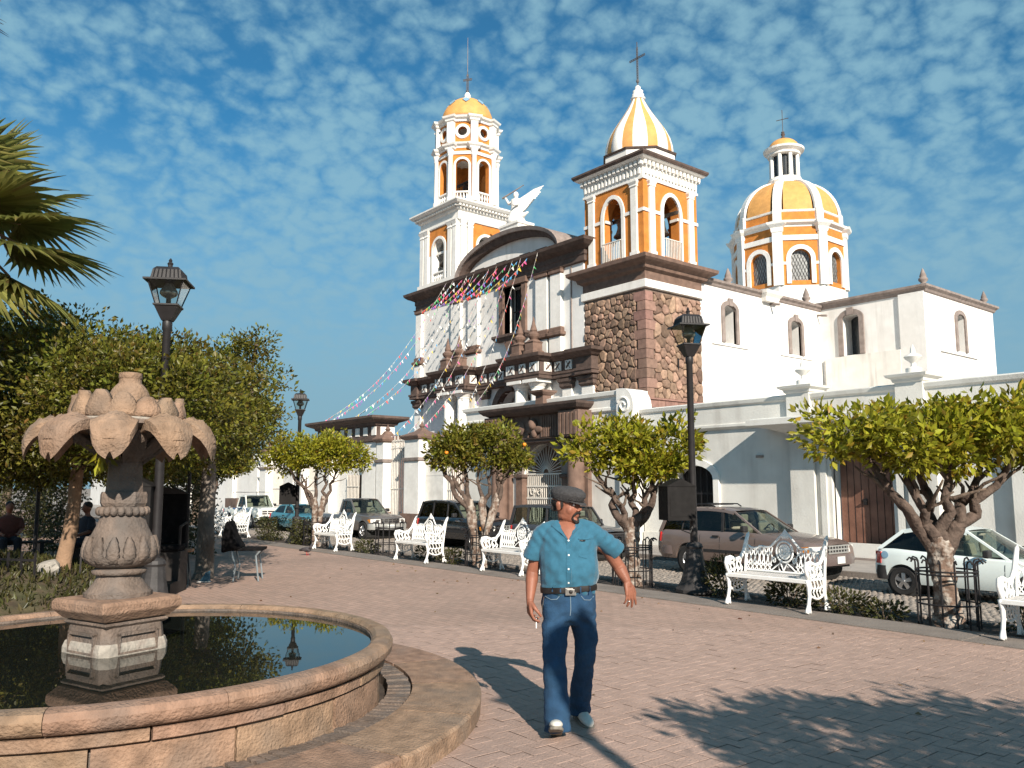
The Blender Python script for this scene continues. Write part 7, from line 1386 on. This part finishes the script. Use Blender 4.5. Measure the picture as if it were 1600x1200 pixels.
# open V of the shirt: skin panel between the collar leaves
def front2(x, y, off):      # like front(), but above the shirt's edge it leans back towards the neck
    q = C(x, max(y, 824)); p, nr = front(SH, q.x, q.z, off=off); r = C(x, y); return Vector((r.x, p.y+max(0, 824-y)*.0042, r.z))
rows = []
for y, hw in ((815, 15), (819, 13.5), (823, 11.5), (827, 9.2), (831, 6.8), (835, 4.2), (839, 1.8), (842, .3)): rows.append([tuple(front2(886.5+hw*u, y, .006+.003*(1-u*u))) for u in (-1, -.5, 0, .5, 1)])
MB().loft(rows, False, False).build('open_neck', SKIN, SH, smooth=True)
def flap(pts, name):
    P = [front2(x, y, o_) for x, y, o_ in pts]
    c0 = [tuple(p) for p in P]; c1 = [tuple(p+Vector((0, .006, 0))) for p in P]; bevel(MB().loft([c1, c0]).build(name, SHIRT, SH), .002, 1)
flap([(871, 812, .012), (866, 814, .012), (861, 821, .012), (867, 826, .012), (876, 833, .011), (885, 842, .008), (880, 830, .011), (875, 820, .012)], 'collar')
flap([(901, 812, .012), (905, 814, .012), (910, 819, .012), (907, 824, .012), (900, 827, .012), (894, 833, .011), (888, 842, .008), (893, 829, .012), (898, 819, .012)], 'collar')
pk = []
for (x, y) in ((902, 841), (926, 840), (926.5, 866), (915, 871), (902.5, 867)): q = C(x, y); p, nr = front(SH, q.x, q.z, off=.004); pk.append(p)
MB().loft([[tuple(p+Vector((0, .006, 0))) for p in pk], [tuple(p) for p in pk]]).build('chest_pocket', SHIRT, SH)
ribbon(SH, [(902, 841), (908, 841), (914, 841), (920, 840.5), (926, 840)], .010, .006, 'pocket_hem', SHIRT)
ribbon(SH, [(904, 843.5), (908, 843.5), (912, 843.5)], .008, .008, 'pocket_tag', LEATH)
# belt, buckle, jeans details
bl = MB(); n = 40; rings = []
for i in range(n+1):
    a = 2*PI*i/n; cB = C(888.5, 918, .015); d = Vector((math.cos(a), math.sin(a), 0)); h, loc, nr, _ = SH.ray_cast(cB+d*.6+Vector((0, 0, -.004)), -d); h2, loc2, nr2, _ = JN.ray_cast(cB+d*.6+Vector((0, 0, -.012)), -d)
    r = max((loc-cB).to_2d().length if h else 0, (loc2-cB).to_2d().length if h2 else 0, .1); tlt = -.012*math.cos(a)*-1
    p = Vector((cB.x, cB.y, cB.z+.018*math.cos(a)*.6)); rings.append([p+d*(r+.009)+Vector((0, 0, -.019)), p+d*(r+.011)+Vector((0, 0, 0)), p+d*(r+.009)+Vector((0, 0, .019)), p+d*(r-.03)+Vector((0, 0, .019)), p+d*(r-.03)+Vector((0, 0, -.019))])
BLT = bl.loft(rings, False).build('belt', LEATH, MAN, smooth=True, auto=40); bpy.context.view_layer.update()
q = C(889.5, 921); p, nr = front(BLT, q.x, q.z); bk = MB().box(-.036, .036, -.010, .0, -.024, .024).box(-.026, .026, -.013, -.01, -.016, .016); o = bk.build('buckle', BUCK, BLT); o.location = p; bevel(o, .004, 2); MB().lathe([(.001, 0), (.014, .001), (.012, .004), (.001, .006)], 10).build('buckle_relief', LEATH, o).matrix_local = Matrix.Translation((0, -.013, 0)) @ Matrix.Rotation(R(90), 4, 'X')
for x in (862, 874, 905, 920): ribbon(BLT, [(x, 914+(x-889)*.0), (x, 918), (x, 922)], .009, .003, 'belt_loop', JEANS, .004, JN)
ribbon(JN, [(889.5, 928), (889.8, 938), (890, 948), (889, 958)], .004, .004, 'fly_seam', STITCH)
ribbon(JN, [(852, 930), (860, 934), (869, 933), (873, 928)], .004, .004, 'pocket_seam', STITCH); ribbon(JN, [(926, 930), (920, 935), (911, 934), (906, 928)], .004, .004, 'pocket_seam', STITCH)
ribbon(JN, [(850.5, 931), (849.5, 937), (848.6, 944)], .008, .006, 'key_chain', BUCK); ribbon(JN, [(848.6, 944), (848.2, 949)], .012, .008, 'key', BUCK)
# shoes: heel strike in front, flat behind
def shoe(heel, yaw, pitch, name='shoe'):
    st = [(-.02, .030, .050, .075), (.02, .036, .0, .095), (.07, .038, .0, .095), (.12, .040, .0, .078), (.17, .045, .0, .062), (.215, .044, .0, .052), (.25, .034, .004, .042), (.27, .012, .012, .028)]
    m_ = MB(); n = 16; rings = []
    for (y, w, zl, h) in st: rings.append([(w*math.cos(2*PI*i/n), -y, max(.012, .012+h*.5+h*.5*math.sin(2*PI*i/n)*(1.0))) for i in range(n)])
    m_.loft(rings); M_ = Matrix.Translation(heel) @ Matrix.Rotation(yaw, 4, 'Z') @ Matrix.Rotation(pitch, 4, 'X'); o = m_.build(name, SHOE, MAN, smooth=True, fix=True); o.matrix_local = M_; ss = o.modifiers.new('sub', 'SUBSURF'); ss.levels = 1; ss.render_levels = 1
    so = MB().loft([[(w*1.04*math.cos(2*PI*i/n), 0, 0) for i in range(n)] for _, w, _, _ in st[:1]]) if False else MB()
    out = [(w*1.05, -y) for y, w, _, _ in st]; poly = out+[(-a, b) for a, b in out[::-1]]; so.prism(poly, 'z', 0, .020); s2 = so.build('sole', SOLE, o); bevel(s2, .004, 1)
    for j in range(4): MB().tube([(-.022, -.085-.022*j, .100-.011*j), (0, -.085-.022*j, .106-.011*j), (.022, -.085-.022*j, .100-.011*j)], .003, 5).build('lace', SHOE, o)
    return o
fr_ = C(870, 1150, -.165); shoe(Vector((fr_.x-.004, -.155, .0)), R(-3), R(-24)); fl_ = C(906, 1128, .25); shoe(Vector((fl_.x-.012, .27, .0)), R(14), R(2))
# cigarette between the first two fingers of the lowered hand
P0 = tR[0][0][3].lerp(tR[1][0][3], .5); CG = MB().tube([P0+Vector((-.004, .0, .018)), P0+Vector((-.004, -.012, -.045))], .004, 8).build('cigarette', CIGM, None); CG.location = (*pw_, 0); CG.rotation_euler = (0, 0, YAW); tag(CG, 'lit white cigarette held low in the walking man\'s hand', 'cigarette')
MB().lathe([(.0105, -.003), (.0112, 0), (.0105, .003)], 14, cap=False).build('ring', BUCK, MAN).location = tL[2][0][2]
# ------------------------------------------------------------ paper bunting strung from the facade to the fence
BCOL = [mat('paper_%s' % n, c, .8, .1, 5) for n, c in (('pink', (.72, .10, .28)), ('yellow', (.72, .48, .05)), ('blue', (.05, .28, .55)), ('white', (.75, .75, .72)), ('green', (.06, .38, .12)), ('red', (.60, .06, .05)), ('purple', (.22, .08, .36)))]
CORD = mat('string_cord', (.55, .50, .46), .8, .1, 10); rb_ = random.Random(12)
def site(x, y, z): return Vector((x*KU, y*KU, z*KU-.6))  # same enlargement about the camera, for the bunting ends
tops = [(-35.6+.62*i, 24.25, 12.35+.0*i) for i in range(13)]; bots = [(-34.4, 16.6, 4.4), (-33.4, 16.6, 4.45), (-32.4, 16.6, 4.45), (-31.3, 16.6, 4.45), (-30.3, 16.6, 4.45), (-29.4, 16.8, 4.0), (-28.6, 17, 3.6), (-27.8, 17, 3.5), (-27.0, 17, 3.7), (-26.3, 17, 3.9), (-25.2, 17, 3.1), (-24.2, 17, 3.0), (-23.2, 16.9, 4.3)]
names_ = ['leftmost', 'second from the left', 'third from the left', 'fourth from the left', 'middle', 'fourth from the right', 'third from the right', 'second from the right', 'rightmost']
for k, (a, b) in enumerate(list(zip(tops, bots))[0:13:3]+list(zip(tops, bots))[1:12:3]):
    A, B = site(*a), site(*b); t = thing('bunting_string', names_[(0, 2, 4, 6, 8, 1, 3, 5, 7)[k]]+' string of paper flags running from the church cornice to the fence', 'bunting', A, group='strings of paper flags'); L = (B-A).length; n = 40; pts = [(B-A)*(i/n)-Vector((0, 0, 1))*1.5*math.sin(PI*i/n) for i in range(n+1)]
    MB().tube(pts, .008, 4).build('cord', CORD, t); m_ = MB(); cnt = 50
    for j in range(cnt):
        q = (j+.5+rb_.uniform(-.2, .2))/cnt*n; i = min(n-1, int(q)); p = pts[i].lerp(pts[i+1], q-i); d = (pts[i+1]-pts[i]).normalized(); w = .07; m_.mi = rb_.choice((0, 1, 2, 3, 3, 3, 4, 5, 6)); sw = Vector((rb_.uniform(-.12, .12), rb_.uniform(-.12, .12), -.17)); m_.add([p-d*w, p+d*w, p+d*w*.15+sw, p-d*w*.15+sw], [(0, 1, 2, 3)])
    m_.build('paper_flags', BCOL, t, kind='stuff')
# short swags along the cornice above the window
for k in range(9):
    A, B = site(-34.9+.75*k, 24.2, 12.2), site(-36.4+.8*k, 23.2, 10.75); t = thing('bunting_string', ('leftmost', 'second', 'third', 'fourth', 'fifth', 'sixth', 'seventh', 'eighth', 'rightmost')[k]+' short flag string under the church cornice, counted from the left', 'bunting', A, group='short flag strings under the cornice'); n = 16; pts = [(B-A)*(i/n)-Vector((0, 0, 1))*.15*math.sin(PI*i/n) for i in range(n+1)]; MB().tube(pts, .007, 4).build('cord', CORD, t); m_ = MB()
    for j in range(14):
        i = min(n-1, int((j+.5)/14*n)); p = pts[i]; d = (pts[i+1]-pts[i]).normalized(); w = .10; m_.mi = rb_.randrange(7); sw = Vector((rb_.uniform(-.14, .14), rb_.uniform(-.14, .14), -.2)); m_.add([p-d*w, p+d*w, p+d*w*.15+sw, p-d*w*.15+sw], [(0, 1, 2, 3)])
    m_.build('paper_flags', BCOL, t, kind='stuff')
# fallen leaves and scraps on the paving
r7 = np.random.RandomState(77); n = 80; fx_ = r7.uniform(-16, -1, n); fy_ = np.where(r7.rand(n) < .55, 9.3-np.abs(r7.normal(0, .8, n)), r7.uniform(2.5, 9.2, n)); ok_ = np.hypot(fx_-FC[0], fy_-FC[1]) > 2.8
Pn = np.stack([fx_, fy_, np.full(n, .006)], 1)[ok_]; fl = leaves('fallen_leaves', Pn, np.concatenate([r7.normal(0, 1, (len(Pn), 2)), np.zeros((len(Pn), 1))], 1)*3, .055, LEAF_B, None, 78, .5, 0, .12); tag(fl, 'scattered dry fallen leaves on the brick paving', 'leaves', kind='stuff')
# ------------------------------------------------------------ pigeon
pg = cw(-5.0, 20.1); PG = thing('pigeon', 'dark grey pigeon standing on the plaza near the benches', 'bird', (-18.6, 8.75, 0), R(20)); PGM = mat('pigeon_grey', (.06, .055, .06), .7, .2, 30, local=True)
m_ = MB(); m_.sphere((0, 0, .13), (.13, .06, .062), 14, 10); m_.tube([(.09, 0, .15), (.13, 0, .20), (.145, 0, .235)], [.04, .03, .027], 10); m_.sphere((.15, 0, .245), (.032, .026, .028), 10, 8); m_.tube([(-.09, 0, .13), (-.24, 0, .105)], [.04, .022], 8); m_.build('body', PGM, PG, smooth=True)
MB().tube([(.178, 0, .243), (.20, 0, .236)], [.008, .003], 6).build('beak', BLKPL, PG)
for s2 in (-1, 1): MB().tube([(.01, s2*.025, .085), (.012, s2*.025, .0), (.04, s2*.025, .004)], .006, 5).build('leg', TLAMP, PG); MB().sphere((-.03, s2*.052, .135), (.12, .016, .045), 10, 8).build('wing', PGM, PG, smooth=True)
# ------------------------------------------------------------ black folding chair, bag and bottles in the shade
CHR = thing('folding_chair', 'black chair with a jacket over its back standing on the plaza edge of the grove', 'chair', (*cw(-4.62, 14.7), 0), YAW+R(8)); PALEL = mat('pale_steel', (.30, .34, .36), .4, .1, 10, metal=.5); CLO = mat('black_cloth', (.008, .0075, .008), .95, .3, 12, spec=.1)
bevel(MB().box(-.22, .24, -.2, .2, .43, .47).build('seat', CLO, CHR), .01, 2)
for sy in (-1, 1):
    MB().tube([(-.20, sy*.18, .43), (-.14, sy*.18, .2), (-.16, sy*.19, 0)], .013, 6).build('leg', PALEL, CHR); MB().tube([(.2, sy*.18, .43), (.14, sy*.18, .36), (.19, sy*.19, 0)], .013, 6).build('leg', PALEL, CHR); MB().tube([(-.21, sy*.18, .45), (-.27, sy*.18, .85)], .012, 6).build('back_post', IRON, CHR)
MB().tube([(-.16, -.19, .15), (-.16, .19, .15)], .009, 5).build('stretcher', PALEL, CHR)
JK = MB(); JK.loft([[(-.30, -.2, .84), (-.24, -.2, .86), (-.24, .2, .86), (-.30, .2, .84)], [(-.34, -.23, .6), (-.16, -.22, .62), (-.16, .22, .62), (-.34, .23, .6)], [(-.34, -.22, .40), (-.06, -.23, .47), (-.06, .23, .47), (-.34, .22, .40)]]); jo = JK.build('jacket', CLO, None, smooth=False); jo.location = CHR.location; jo.rotation_euler = CHR.rotation_euler; bevel(jo, .03, 2); jo.scale = CHR.scale = (1.2, 1.2, 1.2); tag(jo, 'black jacket draped over the back of the folding chair', 'jacket')
SHB = MB().loft([[(-.13, -.05, .02), (.12, -.05, .02), (.12, .05, .02), (-.13, .05, .02)], [(-.05, -.05, .09), (.12, -.045, .11), (.12, .045, .11), (-.05, .05, .09)], [(.02, -.04, .22), (.12, -.04, .27), (.12, .04, .27), (.02, .04, .22)]]).build('boot', mat('blue_boot', (.05, .13, .19), .6, .1, 20), None, smooth=False); SHB.location = (*cw(-5.25, 14.4), 0); SHB.rotation_euler = (0, 0, YAW); SHB.scale = (.75, .8, .72); bevel(SHB, .02, 2); tag(SHB, 'blue and white boot standing by the folding chair', 'boot'); MB().box(-.15, .13, -.055, .055, 0, .022).build('sole', BTN, SHB)
# shoe-shine stand: tall black seat box with canopy, in the shade behind the fountain
WOODD = mat('dark_stained_wood', (.022, .017, .015), .7, .3, 6); WOODL = mat('worn_wood', (.25, .14, .085), .8, .2, 6); STN = thing('shoeshine_stand', 'black shoeshine stand with a padded high seat in the shade right of the fountain', 'stand', (*cw(-5.55, 13.0), 0), YAW+R(6))
m_ = MB(); m_.box(-.42, .42, -.05, .35, .0, .62); m_.build('seat_box', WOODD, STN); bevel(MB().box(-.40, .40, -.1, .3, .62, .72).build('cushion', CLO, STN), .03, 2); bevel(MB().box(-.40, .40, .26, .36, .72, 1.50).build('backrest', CLO, STN), .02, 2); MB().prism([(-.42, 1.5), (-.2, 1.6), (.2, 1.6), (.42, 1.5)], 'y', .24, .38).build('top', WOODD, STN)
for sx in (-1, 1): MB().tube([(sx*.40, -.05, .72), (sx*.40, -.05, 1.0), (sx*.40, .28, 1.05)], .022, 6).build('armrest', WOODD, STN); MB().box(sx*.15-.035, sx*.15+.035, -.55, -.25, .28, .31).build('foot_rest', WOODL, STN); MB().box(sx*.15-.03, sx*.15+.03, -.45, -.4, .0, .28).build('foot_post', WOODL, STN)
MB().box(-.42, .42, -.5, -.05, .0, .18).build('step', WOODD, STN)
STL = thing('stool', 'low stool with a pale round top beside the shoeshine stand', 'stool', (*cw(-5.42, 13.9), 0)); MB().lathe([(.15, .55), (.16, .57), (.15, .60), (.01, .605)], 18).build('top', WOODL, STL, smooth=True, auto=40)
for k in range(3): a = k*2.094+.4; MB().tube([(.08*math.cos(a), .08*math.sin(a), .55), (.17*math.cos(a), .17*math.sin(a), 0)], .015, 6).build('leg', IRON, STL)
for k, (X, Y, lab) in enumerate(((-5.9, 15.2, 'thin black post beside the pale grey trunk'), (-8.3, 14.6, 'thin black post deep in the shade at left'))): o = MB().lathe([(.035, 0), (.03, 2.6), (.05, 2.62), (.01, 2.66)], 10).build('iron_post', IRON, None); o.location = (*cw(X, Y), 0); tag(o, lab, 'post', 'thin black posts in the grove')
# low iron border fence round the mound
for k, (X, Y, rz, lab) in enumerate(((-6.95, 11.6, R(-20), 'low black iron border rail by the slim tan trunk'), (-5.9, 12.6, R(30), 'low black iron border rail behind the fountain bulb'))):
    F_ = thing('border_rail', lab, 'railing', (*cw(X, Y), 0), YAW+rz, group='low iron rails round the flower bed')
    for i in range(5): MB().box(-.5+.25*i-.012, -.5+.25*i+.012, -.012, .012, 0, .72).build('bar', IRON, F_)
    for z in (.2, .62): MB().box(-.52, .52, -.014, .014, z-.015, z+.015).build('rail', IRON, F_)
# people resting in the deep shade at left
def sitter(X, Y, rz, cols, label):
    t = thing('person', label, 'person', (*cw(X, Y), 0), YAW+rz); tm, lm = mat('shade_top', cols[0], .9, .1, 20, local=True), mat('shade_trousers', cols[1], .9, .1, 20, local=True); b = MB()
    ell(b, [(0, 0, .46), (0, 0, .6), (0, -.02, .8), (0, -.03, .95), (0, -.03, 1.03)], [(.17, .13), (.17, .12), (.20, .12), (.19, .10), (.07, .06)]); b.tube([(0, -.03, 1.0), (0, -.04, 1.1)], [.055, .05], 10); b.sphere((0, -.055, 1.19), (.075, .092, .115), 14, 10); b.sphere((0, -.148, 1.17), (.012, .014, .018)); 
    for s2 in (-1, 1):
        b.sphere((s2*.075, -.05, 1.18), (.01, .02, .03)); b.tube([(s2*.19, -.02, .95), (s2*.24, -.08, .72), (s2*.15, -.30, .64)], [.055, .045, .03], 10); hx = s2*.13
        for f in range(4): b.tube([(hx+s2*.02-s2*.014*f, -.30, .635), (hx+s2*.02-s2*.014*f, -.37, .625), (hx+s2*.02-s2*.014*f, -.395, .605)], [.012, .010, .008], 6)
        b.tube([(hx-s2*.03, -.30, .645), (hx-s2*.05, -.34, .65)], [.012, .009], 6); b.tube([(s2*.10, 0, .50), (s2*.13, -.42, .50), (s2*.13, -.46, .10)], [.085, .065, .045], 12); b.sphere((s2*.13, -.52, .05), (.045, .12, .045))
    B = bake(b, 'body', SKIN, .014, 2, parent=t)
    c = MB(); ell(c, [(0, 0, .44), (0, 0, .6), (0, -.02, .8), (0, -.03, .96), (0, -.03, 1.02)], [(.19, .15), (.19, .14), (.22, .135), (.205, .115), (.09, .08)])
    for s2 in (-1, 1): c.tube([(s2*.19, -.02, .95), (s2*.235, -.06, .80), (s2*.24, -.08, .74)], [.072, .066, .064], 10)
    bake(c, 'top', tm, .014, 2, .006, parent=t); l = MB(); ell(l, [(0, 0, .40), (0, 0, .5), (0, 0, .56)], [(.20, .17), (.20, .16), (.18, .14)])
    for s2 in (-1, 1): l.tube([(s2*.10, 0, .50), (s2*.13, -.42, .51), (s2*.13, -.46, .12)], [.10, .082, .07], 12)
    bake(l, 'trousers', lm, .014, 2, .006, parent=t); h = MB().sphere((0, -.035, 1.235), (.083, .092, .085), 12, 8).build('hair', HAIR, t, smooth=True)
sitter(-8.6, 17.0, R(-40), ((.03, .03, .04), (.02, .02, .03)), 'person in dark clothes sitting in the deep shade left of the tan trunk')
sitter(-10.6, 17.6, R(40), ((.12, .04, .03), (.02, .02, .025)), 'person in a dark red top sitting in the shade at the far left')
def parkbench(X, Y, rz, lab):
    t = thing('stone_bench', lab, 'bench', (*cw(X, Y), 0), YAW+rz, group='dark slatted benches in the grove')
    for i in range(4): MB().box(-.8, .8, -.22+.12*i, -.12+.12*i, .42, .46).build('slat', WOODD, t)
    for s2 in (-1, 1): MB().box(s2*.6-.04, s2*.6+.04, -.2, .22, 0, .42).build('leg', IRON, t)
parkbench(-8.55, 17.05, R(-40), 'dark slatted bench under the sitter left of the tan trunk'); parkbench(-10.6, 17.65, R(40), 'dark slatted bench under the sitter in dark red')
